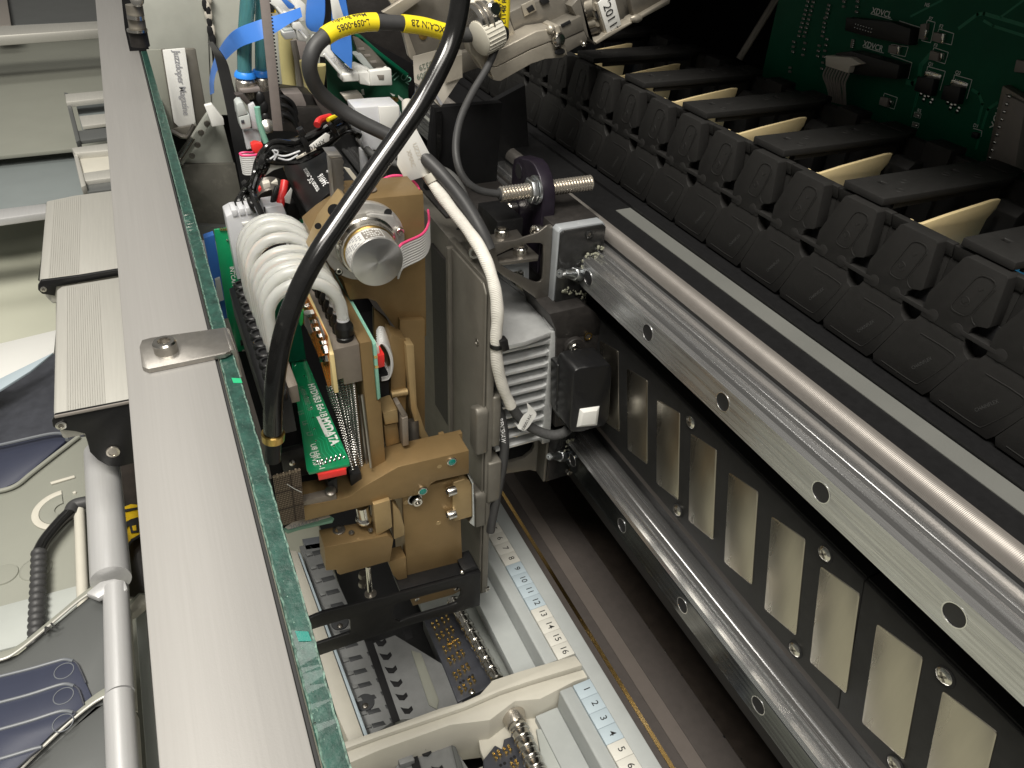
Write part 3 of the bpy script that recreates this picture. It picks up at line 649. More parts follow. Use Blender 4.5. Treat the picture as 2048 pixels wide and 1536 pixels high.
# wrap-round rating label
def wrap(r, a0, a1, y0, y1, mname, n=16):
    m = M()
    ring = lambda rr: [[ec + Vector((rr * math.cos(math.radians(a0 + (a1 - a0) * i / n)), y, rr * math.sin(math.radians(a0 + (a1 - a0) * i / n)))) for i in range(n + 1)] for y in (y0, y1)]
    A = ring(r); B = ring(r + 0.12)
    for i in range(n):
        m.face([B[0][i], B[0][i + 1], B[1][i + 1], B[1][i]]); 
    return m.out("rating_label", mname, en)
wrap(12.80, 68, 196, -25.5, -15.5, "label_white"); wrap(12.90, 70, 112, -24.8, -16.5, "chip_grey")
for i in range(4):
    for j in range(7):
        an = 74 + j * 5.1
        if (i * 7 + j * 3) % 5 == 0: continue
        wrap(12.98, an, an + 3.4, -24.0 + i * 2.1, -22.9 + i * 2.1, "label_white", 2)
for i in range(5):
    for j in range(8):
        an = 118 + j * 7.5
        if (i * 5 + j * 3) % 4 == 0: continue
        wrap(12.92, an, an + 5.2, -24.6 + i * 1.8, -23.7 + i * 1.8, "print_grey", 2)
for x, z, r in ((17.6, 5.0, 2.1), (-16.6, 4.6, 2.0)): cap_screw(en, ec + Vector((x, -6.0, z)), (0, -1, 0), r, 2.0)
for x, z in ((13.0, 14.2), (-14.5, -14.0), (-13, 14)): M().lathe(ec + Vector((x, -3.2, z)), (0, -1, 0), [(0, 2.1), (0.08, 2.0)], 16).out("screw_hole", "slot_black", en)
for x, z in ((-14.4, -13.4),): cap_screw(en, ec + Vector((x, -2.6, z)), (0, -1, 0), 1.7, 1.2)
# flat ribbon from the encoder round the mount
def ribbon(name, centre, width_vec, n, m, edge_m, label, group=None, r=0.62, wires=True):
    t = thing(name, centre[0], label, "ribbon cable", group); C = curve(centre, 6); w = Vector(width_vec)
    a = M()
    for i in range(n):
        o = w * (i / (n - 1) - 0.5)
        if i == 0 and edge_m: continue
        a.tube([c + o for c in C], r, 6, 1)
    a.out("wires", m, t)
    if edge_m: M().tube([c - w * 0.5 for c in C], r * 1.1, 6, 1).out("edge_wire", edge_m, t)
    return t
rc = [qy(793, 505, 329), qy(800, 486, 328), qy(812, 478, 331), qy(845, 462, 338), qy(857, 440, 348), qy(856, 415, 362)]
ribbon("ribbon_cable", [rc[0] + Vector((0, 0, -8))] + [p + Vector((0, 0, -8)) for p in rc[1:]], (0, 0, -13.0), 10, "ribbon_grey", "ribbon_pink", "grey ribbon cable with pink edge, folded round the silver encoder")
M().tube([qy(758, 380, 375), qy(763, 362, 378), qy(785, 352, 380), qy(812, 354, 380), qy(832, 368, 378), qy(838, 380, 374)], 0.8, 8, 6).top("pink_wire", "ribbon_pink", "thin pink wire arched behind the top of the bronze mount", "wire")
# ---------------------------------------------------------------- black motor behind the mount
dc = Vector((82.8, 373, -169.4))
dm = thing("drive_motor", dc, "black cylindrical motor with white print, behind the bronze mount", "motor")
M().lathe(dc, (0, 1, 0), [(0, 18.0), (82, 18.0), (83, 17.2)], 48).out("motor_can", "black_paint", dm)
M().lathe(dc + Vector((0, 87, 0)), (0, 1, 0), [(0, 17.4), (4, 17.4), (4.2, 15)], 36).out("brass_ring", "brass", dm)
M().lathe(dc + Vector((0, 82.5, 0)), (0, 1, 0), [(0, 16.4), (5, 16.4)], 40).out("end_ring", "steel_screw", dm)
ORI_BACK = ORI[dm.name]; ORI[dm.name] = Vector((0, 0, 0))
for s, an, y, sz in (("maxon DC motor", 134, 11, 4.6), ("344916", 116, 10, 5.0), ("swiss made", 101, 10, 3.6)):
    o_ = text("print", s, (0, 0, 0), (1, 0, 0), (0, 1, 0), sz, "print_white", dm, 0.0)
    for v in o_.data.vertices:
        px, py = v.co.x / S, v.co.y / S
        t = math.radians(an) + py / 18.0
        v.co = Vector((18.06 * math.cos(t), y + px, 18.06 * math.sin(t))) * S
ORI[dm.name] = ORI_BACK
# toothed steel bracket in front of the motor
tb = thing("toothed_bracket", qy(680, 400, 352), "small worn steel bracket with a saw-toothed edge beside the thick black hose", "bracket")
tp = [(659, 318), (684, 315)]
saw = [(688, 322)]
for i in range(14): saw += [(688 + i * 0.2 - 3 * (i % 2), 326 + i * 5)]
M().solid([qy(u, v, 352) for u, v in [(661, 318), (683, 317)] + saw + [(690, 396), (670, 420)]], (0, 2.2, 0)).out("plate", "steel_dark", tb, bevel=0.15)
M().solid([qy(u, v, 351) for u, v in [(656, 312), (662, 318), (671, 420), (666, 420)]], (0, 3.4, 0)).out("edge", "steel_plate", tb, bevel=0.2)
M().solid([qy(u, v, 352.2) for u, v in [(656, 311), (680, 309), (686, 315), (662, 317)]], (0, 12, 0)).out("top_fold", "steel_plate", tb, bevel=0.2)
M().solid([qy(u, v, 370) for u, v in [(688, 335), (700, 338), (716, 358), (709, 363)]], (0, 1, 0)).top("beige_tab", "tray_beige", "small beige tab behind the saw-toothed bracket", "tab")
# ================================================================ nozzle bank
nb = thing("nozzle_bank", (62, 345, -292), "bronze nozzle bank with a row of black fittings and springs under white hoses", "nozzle bank")
M().prism([(67.2, -292), (67.2, -203.2), (73.2, -203.2), (73.2, -240.5), (75.2, -241.5), (75.2, -292)], 'Y', 305, 306 + 88).out("side_wall", "bronze_anodised", nb, bevel=0.35)
M().prism([(54.1, -222.5), (54.1, -204.6), (67.1, -204.0), (67.1, -226.5), (57.5, -226.5), (57.5, -222.5)], 'Y', 306, 394).out("valve_block", "grey_anodised", nb, bevel=0.4)
M().prism([(73.4, -239), (73.4, -205), (75.0, -204.0), (75.0, -238)], 'Y', 303.8, 392).out("side_board", "pale_green_edge", nb, bevel=0.2)
for y, z in ((303.8, -213), (303.8, -219)):
    M().box(73.3, 75.1, y - 0.15, y + 1, z, z + 1.6).out("gold_pad", "gold", nb)
for k in range(10):
    y = 313.2 + 7.7 * k; c = Vector((62.0, y, -204))
    f = M().lathe(c, (0, 0, 1), [(-0.5, 4.3), (1.5, 4.3), (2.0, 3.7), (3.2, 3.7), (3.4, 4.6), (7.2, 4.6), (7.6, 4.4), (10.4, 2.9)], 22).out("fitting", "black_plastic", nb, ang=25)
    M().lathe(c, (0, 0, 1), [(10.6, 3.1), (12.0, 2.8), (12.1, 2.6)], 18).out("fitting_collar", "clear_plastic", f)
    cap = M()
# springs, fanned down to the nozzle arm
tops = [(657, 769), (663, 772), (669, 777), (676, 760), (683, 752), (690, 752), (697, 751), (705, 750)]
bots = [(708, 948), (711, 950), (714, 952), (717, 953), (719, 954), (721, 955), (723, 955), (726, 955)]
for k, (t, b_) in enumerate(zip(tops, bots)):
    X = 57.0 + 0.9 * k
    p = qx(*t, X); q = qx(*b_, X); d = q - p; L = d.length; n = int(L / 1.5); pr = []
    for i in range(n): pr += [(i * L / n, 1.05), ((i + 0.35) * L / n, 1.75), ((i + 0.65) * L / n, 1.75)]
    M().lathe(p, d, pr, 8).out("spring", "spring_steel", nb, ang=70)
M().tube([qx(676, 735, 58), qx(681, 745, 58)], 2.0, 10, 1).out("screw", "steel_screw", nb)
for u in (735, 742):
    M().tube([qx(u - 18, 790, 66), qx(u, 935, 66)], 0.7, 6, 1).out("lever", "steel_plate", nb)
# flexible circuit on the left of the bank
M().prism([(303, -228), (303, -205), (311, -199.4), (398, -197.0), (398, -215), (330, -228.5)], 'X', 51.9, 53.9).out("flex_backing", "fr4_edge", nb, bevel=0.15)
fx = M().solid([qx(u, v, 51.5) for u, v in [(597, 585), (612, 590), (654, 672), (661, 770), (656, 775), (640, 720), (612, 655), (592, 625)]], (0.35, 0, 0)).out("flex_circuit", "kapton", nb)
def onfx(px, th, m, n, parent=fx, bev=0.0): return M().solid([qx(u, v, 51.45) for u, v in px], (-th, 0, 0)).out(n, m, parent, bevel=bev)
for (u, v) in ((601, 597), (607, 608), (614, 625), (618, 628), (623, 640), (629, 655), (636, 668), (642, 682), (648, 700), (645, 692), (650, 716)):
    onfx([(u, v), (u + 5, v - 1), (u + 7, v + 6), (u + 2, v + 7)], 1.0, "solder", "chip_part")
onfx([(612, 621), (626, 619), (629, 627), (615, 629)], 1.6, "label_white", "capacitor", bev=0.15)
onfx([(609, 625), (616, 632), (626, 664), (620, 668), (610, 650)], 0.3, "chip_grey", "grey_label"); onfx([(633, 632), (637, 636), (650, 670), (649, 682), (644, 668)], 0.3, "chip_grey", "grey_label")
a = M(); a.solid([qx(602 + 4.5 * math.cos(t * .52) + (0 if t < 6 else 1), 634 + 18 * math.sin(t * .52), 51.2) for t in range(12)], (0.2, 0, 0)); a.out("green_sticker", "green_dot", fx)
onfx([(644, 712), (656, 710), (658, 722), (646, 724)], 1.6, "solder", "capacitor", bev=0.15)
# red plug and looped grey ribbon on the right of the bank
M().solid([qy(u, v, 316) for u, v in [(754, 713), (769, 708), (770, 733), (756, 737)]], (0, 10, 0)).out("red_plug", "red_plastic", nb, bevel=0.4)
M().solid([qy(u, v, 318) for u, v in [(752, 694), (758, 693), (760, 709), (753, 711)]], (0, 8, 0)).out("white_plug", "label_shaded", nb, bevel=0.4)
lp = [qy(750, 686, 330), qy(757, 677, 330), qy(768, 686, 330), qy(777, 708, 330), qy(778, 730, 330), qy(772, 747, 330), qy(758, 751, 330)]
t_ = thing("looped_ribbon", lp[0], "narrow grey ribbon looped round the red plug on the bronze nozzle bank", "ribbon cable")
A = curve(lp, 6); M().strip([p + Vector((0, -5, 0)) for p in A], [p + Vector((4.5, 12, -1)) for p in A], (0.8, 0, 0.5)).out("ribbon", "ribbon_grey", t_)
for k in range(8): M().tube([p + Vector((4.5 * k / 7 - .1, -5 + 17 * k / 7, -k / 7 + 0.1)) for p in A], 0.62, 5, 1).out("wire", "ribbon_grey", t_)
# ---------------------------------------------------------------- bronze structure right of the bank
zs = thing("z_slide", (100, 330, -395), "tall bronze slide column with a thin bent strip, between nozzle bank and carriage plate", "slide")
M().solid([qy(u, v, 302) for u, v in [(804, 985), (918, 955), (926, 1147), (816, 1174)]], (0, 24, 0)).out("column", "bronze_anodised", zs, bevel=0.4)
M().solid([qy(u, v, 330) for u, v in [(782, 668), (812, 680), (812, 1000), (782, 1000)]], (0, 12, 0)).out("column_upper", "bronze_anodised", zs, bevel=0.4)
M().solid([qy(u, v, 342.5) for u, v in [(800, 640), (850, 640), (850, 960), (800, 960)]], (0, 4, 0)).out("back_plate", "bronze_anodised", zs, bevel=0.3)
M().solid([qy(u, v, 326) for u, v in [(812, 690), (828, 690), (834, 812), (850, 860), (872, 900), (858, 905), (836, 865), (822, 818)]], (0, 8, 0)).out("bent_strip", "bronze_light", zs, bevel=0.4)
M().solid([qy(u, v, 352) for u, v in [(748, 618), (775, 640), (790, 668), (800, 760), (775, 760), (750, 700)]], (0, 4, 0)).out("inner_block", "bronze_anodised", zs, bevel=.3)
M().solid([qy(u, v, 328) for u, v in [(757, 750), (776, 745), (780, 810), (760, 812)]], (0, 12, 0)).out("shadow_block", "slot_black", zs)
M().tube([qy(782, 789, 329), qy(814, 783, 329)], 2.2, 12, 1).out("pin", "bronze_light", zs)
M().solid([qy(u, v, 312) for u, v in [(766, 827), (795, 818), (797, 845), (770, 850)]], (0, 14, 0)).out("block", "bronze_light", zs, bevel=0.4)
M().solid([qy(u, v, 314) for u, v in [(768, 852), (795, 846), (800, 885), (772, 895)]], (0, 8, 0)).out("block", "bronze_anodised", zs, bevel=0.4)
M().solid([qy(u, v, 308) for u, v in [(804, 838), (816, 834), (818, 890), (806, 893)]], (0, 9, 0)).out("steel_bar", "grey_anodised", zs, bevel=0.3)
M().solid([qy(u, v, 309) for u, v in [(792, 810), (800, 806), (816, 832), (806, 837)]], (0, 6, 0)).out("steel_bar", "grey_anodised", zs, bevel=0.3)
M().cyl(qy(826, 840, 328), qy(828, 900, 322), 3.4, 14).out("roller", "steel_dark", zs)
# ---------------------------------------------------------------- arm across the front
ar = thing("nozzle_lever", (80, 306, -310), "bronze anodised arm with two teal-locked screws running across the front of the head", "arm")
pa = [(607, 1013), (666, 1001), (690, 996), (701, 992), (728, 973), (796, 934), (938, 901), (938, 947), (872, 962), (862, 968), (855, 978), (846, 988), (820, 993), (780, 1001), (720, 1015), (610, 1042)]
M().solid([qy(u, v, 296) for u, v in pa], (0, 19, 0)).out("arm_body", "bronze_anodised", ar, bevel=0.3)
M().solid([qy(u, v, 315.2) for u, v in [(787, 905), (880, 884), (880, 872), (890, 869), (892, 875), (925, 866), (925, 905), (787, 930)]], (0, 3.5, 0)).out("rear_step", "bronze_anodised", ar, bevel=0.25)
M().solid([qy(u, v, 296.3) for u, v in [(606, 1003), (660, 990), (672, 986), (674, 999), (607, 1012)]], (0, 5, 0)).out("end_wall", "grey_anodised", ar, bevel=0.25)
for u, v in ((903, 922), (845, 981)):
    p = qy(u, v, 296); M().lathe(p, (0, -1, 0), [(0, 2.9), (0.8, 2.9), (1.1, 2.5), (1.1, 2.2), (0.5, 2.1)], 24).out("screw", "steel_screw", ar)
    M().lathe(p + Vector((0, -0.5, 0)), (0, -1, 0), [(0, 2.15), (0.75, 2.1), (0.95, 1.2), (0.9, 0.3)], 18).out("locking_paint", "teal_paint", ar)
for u, v, r in ((879, 933, 1.35),): M().lathe(qy(u, v, 295.95), (0, -1, 0), [(0, r), (0.04, r)], 18).out("dowel_hole", "bronze_light", ar); 
p = qy(833, 1000, 301.9); M().lathe(p + Vector((-1, -.05, 1)), (0, -1, 0), [(0, 4.4), (0.1, 4.3), (0.1, 3.6), (0, 3.5)], 26).out("counterbore", "machined_alu", zs)
cap_screw(zs, p, (0, -1, 0), 3.1, 2.6)
for u, v in ((877, 1046), (812, 1005)): M().lathe(qy(u, v, 301.95), (0, -1, 0), [(0, 1.7), (0.15, 1.6), (0.15, 1.3)], 18).out("dowel", "bronze_light", zs)
# clamp tab with two side screws
M().solid([qy(u, v, 300) for u, v in [(906, 966), (930, 958), (940, 962), (944, 972), (945, 1034), (908, 1044), (905, 1035)]], (0, 14, 0)).out("clamp_tab", "bronze_light", zs, bevel=1.0, seg=3)
M().solid([qy(u, v, 299.4) for u, v in [(935, 949), (943, 954), (948, 964), (949, 1053), (938, 1045), (945, 1034), (944, 968)]], (0, 16, 0)).out("steel_shim", "zinc", zs, bevel=0.12)
for v in (979, 1026):
    p = qy(908, v, 299.2); cap_screw(zs, p + Vector((0.5, 0, 0)), (-1, -0.12, 0.02), 3.1, 5.2)
# ---------------------------------------------------------------- foot block and picking nozzle
ft = thing("foot_block", (55, 305, -350), "bronze foot block holding the thin steel picking nozzle", "tool holder")
M().solid([qy(u, v, 292) for u, v in [(649, 1095), (776, 1071), (787, 1079), (780, 1122), (680, 1150), (675, 1147), (673, 1140), (652, 1141)]], (0, 14, 0)).out("foot_body", "bronze_anodised", ft, bevel=0.3)
M().solid([qy(u, v, 293.5) for u, v in [(747, 1010), (780, 1000), (785, 1054), (753, 1073)]], (0, 10, 0)).out("upright", "bronze_light", ft, bevel=0.3)
M().solid([qy(u, v, 296) for u, v in [(786, 1006), (800, 1022), (809, 1054), (809, 1071), (788, 1079)]], (0, 10, 0)).out("side_step", "bronze_light", ft, bevel=0.3)
M().cyl(qy(724, 1012, 300), qy(728, 1034, 300), 3.6, 18).out("pin", "steel_screw", ft); M().lathe(qy(728, 1032, 300), qy(728, 1060, 300) - qy(728, 1032, 300), [(0, 3.6), (1.5, 4.6), (3.0, 4.7), (4.5, 3.8)], 20).out("ball_end", "steel_screw", ft)
zf = qy(700, 1086, 292).z
for u, v, r in ((678, 1061, 3.6), (703, 1066, 1.6), (741, 1061, 1.4), (652, 1085, 1.1)):
    p = qz(u, v, zf + 0.7); M().lathe(p, (0, 0, 1), [(0, r), (0.7, r), (0.9, r * 0.9), (0.9, r * 0.6), (0.2, r * 0.55)], 20).out("ring_screw", "steel_dark", ft)
M().solid([qy(u, v, 300) for u, v in [(777, 1124), (812, 1114), (815, 1160), (795, 1160), (786, 1150)]], (0, 10, 0)).out("lower_block", "bronze_anodised", ft, bevel=0.3)
t0, t1 = qy(736, 1132, 299), qy(741, 1193, 299)
M().cyl(t0, t1, 1.6, 16).out("nozzle_tube", "steel_screw", ft); M().lathe(qy(741, 1186, 299), t1 - t0, [(0, 1.6), (0.4, 3.7), (0.8, 3.7), (1.2, 1.3)], 22).out("nozzle_disc", "steel_dark", ft)
for v in (1146, 1163): M().lathe(qy(726, v, 306), t1 - t0, [(0, 2.6), (3, 3.1), (4.0, 1.5)], 14).out("nozzle_cone", "steel_dark", ft)
# ---------------------------------------------------------------- black fork bracket at the bottom
fk = thing("fork_bracket", (70, 291, -410), "black bracket with an oval window and a forked end, below the bronze column", "bracket")
out_ = [(612, 1240), (645, 1226), (815, 1184), (925, 1154), (962, 1144), (960, 1211), (922, 1222), (820, 1250), (740, 1276), (634, 1313), (627, 1291), (698, 1267), (702, 1262), (700, 1240), (694, 1238), (640, 1254), (617, 1262)]
win = [(790, 1240), (786, 1228), (789, 1212), (796, 1206), (900, 1178), (916, 1175), (923, 1180), (922, 1192), (914, 1206), (900, 1212), (815, 1237), (800, 1244)]
f2 = lambda u, v: (qy(u, v, 290).x, qy(u, v, 290).z)
M().holed([f2(*p) for p in out_], [[f2(*p) for p in win]], 'Y', 290, 292.2).out("bracket_plate", "black_paint", fk, bevel=0.3)
M().solid([qy(u, v, 292.3) for u, v in [(926, 1141), (953, 1131), (961, 1143), (961, 1150), (926, 1160)]], (0, 14, 0)).out("top_block", "black_paint", fk, bevel=0.4)
M().solid([qy(u, v, 292.3) for u, v in [(800, 1180), (925, 1147), (926, 1153), (800, 1187)]], (0, 16, 0)).out("top_flange", "black_paint", fk, bevel=0.3)
M().solid([qy(u, v, 297) for u, v in [(812, 1165), (924, 1140), (925, 1180), (905, 1190), (826, 1212)]], (0, 12, 0)).out("bronze_insert", "bronze_anodised", fk, bevel=0.3)
for u, v in ((834, 1199), (913, 1178)): flat_screw(fk, qy(u, v, 296.9), (0, -1, 0), 1.6)
M().ball(qy(924, 1144, 291.5), 1.5, 8).out("rivet", "steel_screw", fk)
# ---------------------------------------------------------------- inner body, comb, boards
ib = thing("head_core", (36, 360, -330), "black inner core of the placement head behind the green board", "machine core")
M().box(15, 52, 322, 430, -330, -274).out("core_block", "black_matt", ib, bevel=0.6)
M().box(22, 52, 318, 322, -290, -270).out("core_front", "black_plastic", ib, bevel=0.4)
M().box(40, 52, 395, 460, -330, -190).out("core_back", "black_matt", ib, bevel=0.4)
M().box(30, 52, 388, 390, -262, -200).out("inner_board", "pcb_dark", ib)
for i_, s_ in enumerate(("OUT", "VAC", "P1")): text("print", s_, (40, 387.8, -232 - 6 * i_), (1, 0, 0), (0, 0, 1), 4.2, "silkscreen", ib, 0.02)
M().lathe(qy(585, 925, 317.9), (0, -1, 0), [(0, 2.0), (0.8, 1.8), (1.2, 1.0), (1.2, .2)], 14).out("screw", "steel_screw", ib)
M().solid([qy(u, v, 302) for u, v in [(700, 950), (722, 945), (726, 975), (704, 985)]], (0, 10, 0)).out("dark_block", "chip_black", ib, bevel=0.3)
M().solid([qy(u, v, 300) for u, v in [(656, 965), (674, 955), (676, 985), (660, 993)]], (0, 12, 0)).out("dark_block", "chip_black", ib, bevel=0.3)
M().lathe(qy(661, 984, 298), (0, -.3, 1), [(0, 3.0), (1.4, 3.0), (1.8, 2.4)], 18).out("screw", "steel_dark", ib)
# comb manifold the white hoses plug into
cm = thing("hose_manifold", (25, 345, -235), "black comb-shaped hose manifold on the left of the head", "manifold")
M().prism([(17.6, -232), (17.6, -214), (20.6, -213), (29.2, -213), (29.2, -232)], 'Y', 286, 402).out("manifold_body", "chip_black", cm, bevel=0.4)
for k in range(13):
    y = 289 + 9.1 * k
    M().lathe((24.2, y, -213), (0, 0, 1), [(0, 4.2), (2.6, 4.2), (3.2, 3.6), (3.2, 2.6), (2.0, 2.5)], 16).out("port", "chip_black", cm)
M().prism([(30, -226), (30, -216.5), (34.6, -216.0), (34.6, -226)], 'Y', 300, 330).out("clip_block", "grey_anodised", cm, bevel=0.4)
# white hoses
hose_n = 9
for k in range(hose_n):
    gp = 4.5 if k > 4 else 0
    y = 313.2 + 7.7 * k
    yl = 317 + 7.7 * k + gp
    xr, xl = 62.0, 28.4 - 0.22 * k
    c = (xr + xl) / 2; rr = (xr - xl) / 2
    zc = -190.5 + 0.8 * math.sin(k * 2.1) + 0.25 * k; rz = 19.5 + 1.1 * math.sin(k * 1.3) + 0.35 * k
    pts = [Vector((xr, y, -192.6)), Vector((xr, y, -190.5))]
    for i in range(1, 12):
        a_ = math.pi * i / 12
        pts.append(Vector((c + rr * math.cos(a_) + 0.8 * math.sin(2 * a_), y + (yl - y) * i / 12 + gp * math.sin(a_), zc + rz * math.sin(a_))))
    pts += [Vector((xl, yl, -196)), Vector((xl, yl, -211))]
    pos = ["nearest of the row, its end on the front black fitting", "second from the front", "third from the front", "fourth from the front", "fifth from the front", "fourth from the back", "third from the back", "second from the back", "rearmost of the row, next to the white plugs"][k]
    M().tube(pts, 2.85, 16, 4).top("white_hose", "silicone", "arched translucent white hose, " + pos, "hose", "white hoses arched over the head")
M().solid([qy(u, v, 372) for u, v in [(512, 552), (520, 535), (545, 515), (570, 508), (575, 516), (550, 528), (528, 552), (514, 580)]], (0, 3, 0)).top("orange_label", "orange_label", "bright orange label glimpsed between the white hoses", "label")
# green board with maker's print
gb = thing("valve_board", (43, 345, -266), "tapered bright green circuit board with white print, lying beside the springs", "circuit board")
ZB = -264.0
def gz(u, v): return qz(u, v, ZB)
M().solid([qz(u, v, ZB) for u, v in [(581, 716), (588, 711), (610, 713), (698, 919), (699, 928), (618, 945), (613, 938)]], (0, 0, -1.6)).out("board", "pcb_green", gb, bevel=0.15)
e1 = (gz(697, 915) - gz(612, 716)).normalized(); n1 = Vector((e1.y, -e1.x, 0))
def gtext(s, u, v, size, m="silkscreen", bold=0.01, sx=1.0): return text("print", s, gz(u, v) + Vector((0, 0, 0.05)), e1, Vector((0, 0, 1)).cross(e1), size, m, gb, 0.03, bold=bold, sx=sx)
gtext("HYDVB3 Ed-1B", 621, 768, 5.4, bold=0.018, sx=0.95)
gtext("MYDATA", 648, 836, 6.4, bold=0.045, sx=0.92)
gtext("L-059-0082-1B", 602, 773, 4.0, "print_soft", 0.0)
for s, u, v in (("L5", 600, 822), ("L6", 608, 842), ("L7", 617, 864)): gtext(s, u, v, 4.0, "print_soft")
gtext("U8 HH B7-1", 625, 888, 4.2); gtext("OFV.0", 623, 905, 4.0)
def gtrack(px, w, m, th=0.05):
    P = [gz(u, v) for u, v in px]; a = M()
    for p, q in zip(P, P[1:]):
        d = (q - p).normalized(); n = Vector((-d.y, d.x, 0)) * w / 2; a.solid([p - n, q - n, q + n, p + n], (0, 0, th))
    return a.out("copper_track" if m != "silkscreen" else "print_bar", m, gb)
gtrack([(636, 833), (655, 873)], 1.9, "silkscreen")
for i in range(6): gtrack([(630 + 6 * i, 878 - 3 * i), (640 + 6 * i, 884 - 3 * i), (644 + 7 * i, 905 - 3 * i), (655 + 7 * i, 918 - 3 * i)], 0.35, "pcb_trace_light")
for i in range(4): gtrack([(603 + 5 * i, 790 + 6 * i), (612 + 5 * i, 830 + 6 * i), (622 + 4 * i, 870)], 0.3, "pcb_trace_light")
gtrack([(676, 891), (685, 898), (694, 912)], 0.35, "pcb_trace_light")
a = M()
for i in range(6):
    for j in range(2):
        p = gz(635 + 9.2 * i + 7 * j, 925 - 2.6 * i + 4 * j); a.lathe(p, (0.1, 0.3, 1), [(0, 0.9), (0.5, 0.75), (1.3, 0.25), (1.4, .1)], 8)
for u, v in ((596, 717), (603, 716), (586, 722), (607, 720), (590, 730)): a.ball(gz(u, v), 0.7, 5, (1, 1, .6))
a.out("solder_joint", "solder", gb, kind="stuff")
a = M()
for u, v in ((608, 752), (616, 794), (622, 813), (626, 835), (629, 857), (632, 881), (668, 892)): a.lathe(gz(u, v), (0, 0, 1), [(0, 0.6), (0.06, 0.55), (0.06, .3)], 10)
a.out("via", "solder", gb, kind="stuff")
M().solid([qz(u, v, ZB - 1.8) for u, v in [(632, 934), (692, 922), (692, 938), (636, 950)]], (0, 0, -4)).out("red_connector", "red_plastic", gb, bevel=0.4)
M().solid([qz(u, v, ZB - 3) for u, v in [(630, 938), (694, 926), (695, 932), (632, 945)]], (0, 0, -1.2)).out("red_latch", "red_plastic", gb, bevel=0.2)
# foil-covered sensor card at the lower left of the head
fo = thing("grid_card", (22, 292, -310), "small card covered with woven dark grid foil at the lower left of the head", "card")
YG = 291.0
quad_ = [qy(546, 955, YG), qy(601, 940, YG), qy(610, 1038, YG), qy(562, 1052, YG)]
M().solid(quad_, (0, 1.2, 0)).out("foil", "grid_foil", fo, bevel=0.1)
a = M()
def gl(s, t): return quad_[0].lerp(quad_[1], s).lerp(quad_[3].lerp(quad_[2], s), t)
for i in range(17):
    s = (i + .5) / 17; p, q = gl(s, 0.02), gl(s, 0.98); w = 0.28 if i % 12 != 10 else 0.75; a.solid([p + Vector((-w / 2, -.12, 0)), p + Vector((w / 2, -.12, 0)), q + Vector((w / 2, -.12, 0)), q + Vector((-w / 2, -.12, 0))], (0, .1, 0))
for i in range(26):
    t = (i + .5) / 26; p, q = gl(0.0, t), gl(1.0, t); w = 0.24 if i % 9 != 8 else 0.8; a.solid([p + Vector((0, -.25, -w / 2)), q + Vector((0, -.25, -w / 2)), q + Vector((0, -.25, w / 2)), p + Vector((0, -.25, w / 2))], (0, .1, 0))
a.out("grid", "grid_line", fo, kind="stuff")
a = M()
for i in range(9): a.ball(gl(i / 9 + .05, -0.02) + Vector((0, -.3, 0)), 0.8, 5, (1.2, .8, 1.2 + .6 * (i % 2)))
a.out("frayed_edge", "grid_foil", fo, kind="stuff")
M().tube([gl(0.45, 0.18) + Vector((0, -.6, 0)), gl(0.7, 0.3) + Vector((0, -1, 0)), gl(0.96, 0.42) + Vector((0, -.6, 0))], 0.22, 6).out("thread", "label_white", fo)
pz = thing("label_board", (25, 292, -322), "thin green board edge with a grey number label under the grid card", "circuit board")
M().solid([qz(u, v, -312) for u, v in [(566, 1058), (600, 1036), (655, 1026), (668, 1036), (664, 1042), (600, 1056), (574, 1064)]], (0, 0, -1.6)).out("board", "pcb_edge", pz, bevel=0.2)
M().solid([qz(u, v, -311.8) for u, v in [(570, 1055), (596, 1038), (656, 1027), (661, 1034), (620, 1046), (576, 1059)]], (0, 0, .2)).out("label", "label_shaded", pz)
text("print", "20444790", qz(579, 1056, -311.5), (1, 0.0, 0), (0, 1, 0), 4.0, "print_grey", pz, 0.05)
# ---------------------------------------------------------------- left board and blue rail behind the glass
lb = thing("side_board", (20, 431, -300), "upright green circuit board beside the white plugs, behind the glass edge", "circuit board")
M().solid([qy(u, v, 430) for u, v in [(428, 460), (462, 455), (505, 640), (512, 760), (486, 790), (474, 760)]], (0, 1.6, 0)).out("board", "pcb_green", lb, bevel=0.2)
a = M()
for i in range(5): a.tube([qy(441 + 4 * i, 461, 429.5), qy(440.5 + 4 * i, 456, 429.5)], 0.45, 6, 1)
a.out("gold_pins", "gold", lb, kind="stuff")
text("print", "INTCAN", qy(463, 533, 429.8), qy(468, 570, 429) - qy(463, 533, 429), (1, 0, 0), 3.4, "silkscreen", lb, 0.05, bold=.02)
for u, v, w, h, m in ((470, 610, 12, 8, "chip_black"), (468, 600, 4, 4, "solder"), (472, 625, 10, 7, "chip_grey"), (476, 645, 9, 8, "chip_black"), (452, 478, 3, 3, "solder"), (480, 680, 10, 10, "chip_black"), (484, 700, 8, 6, "chip_grey")):
    M().solid([qy(u, v, 429.9), qy(u + w, v - w * .2, 429.9), qy(u + w + 1, v + h - w * .2, 429.9), qy(u + 1, v + h, 429.9)], (0, -1.0, 0)).out("chip", m, lb, bevel=.1)
M().solid([qy(u, v, 440) for u, v in [(408, 477), (428, 470), (470, 700), (530, 960), (520, 960), (455, 720)]], (0, 6, 0)).top("blue_sheet", "ribbon_blue", "blue upright panel just behind the green glass edge", "panel")
M().tube([(12.2, 300, -262), (12.0, 340, -262), (11.0, 420, -262)], 1.7, 10).top("blue_hose", "ribbon_blue", "thin blue hose running along the inside of the glass below the black comb", "hose")
M().prism([(9.6, -270), (9.6, -243), (14.6, -243), (14.6, -270)], 'Y', 300, 420).top("grey_channel", "chip_grey", "dark grey channel beside the blue hose along the inside of the glass", "channel")
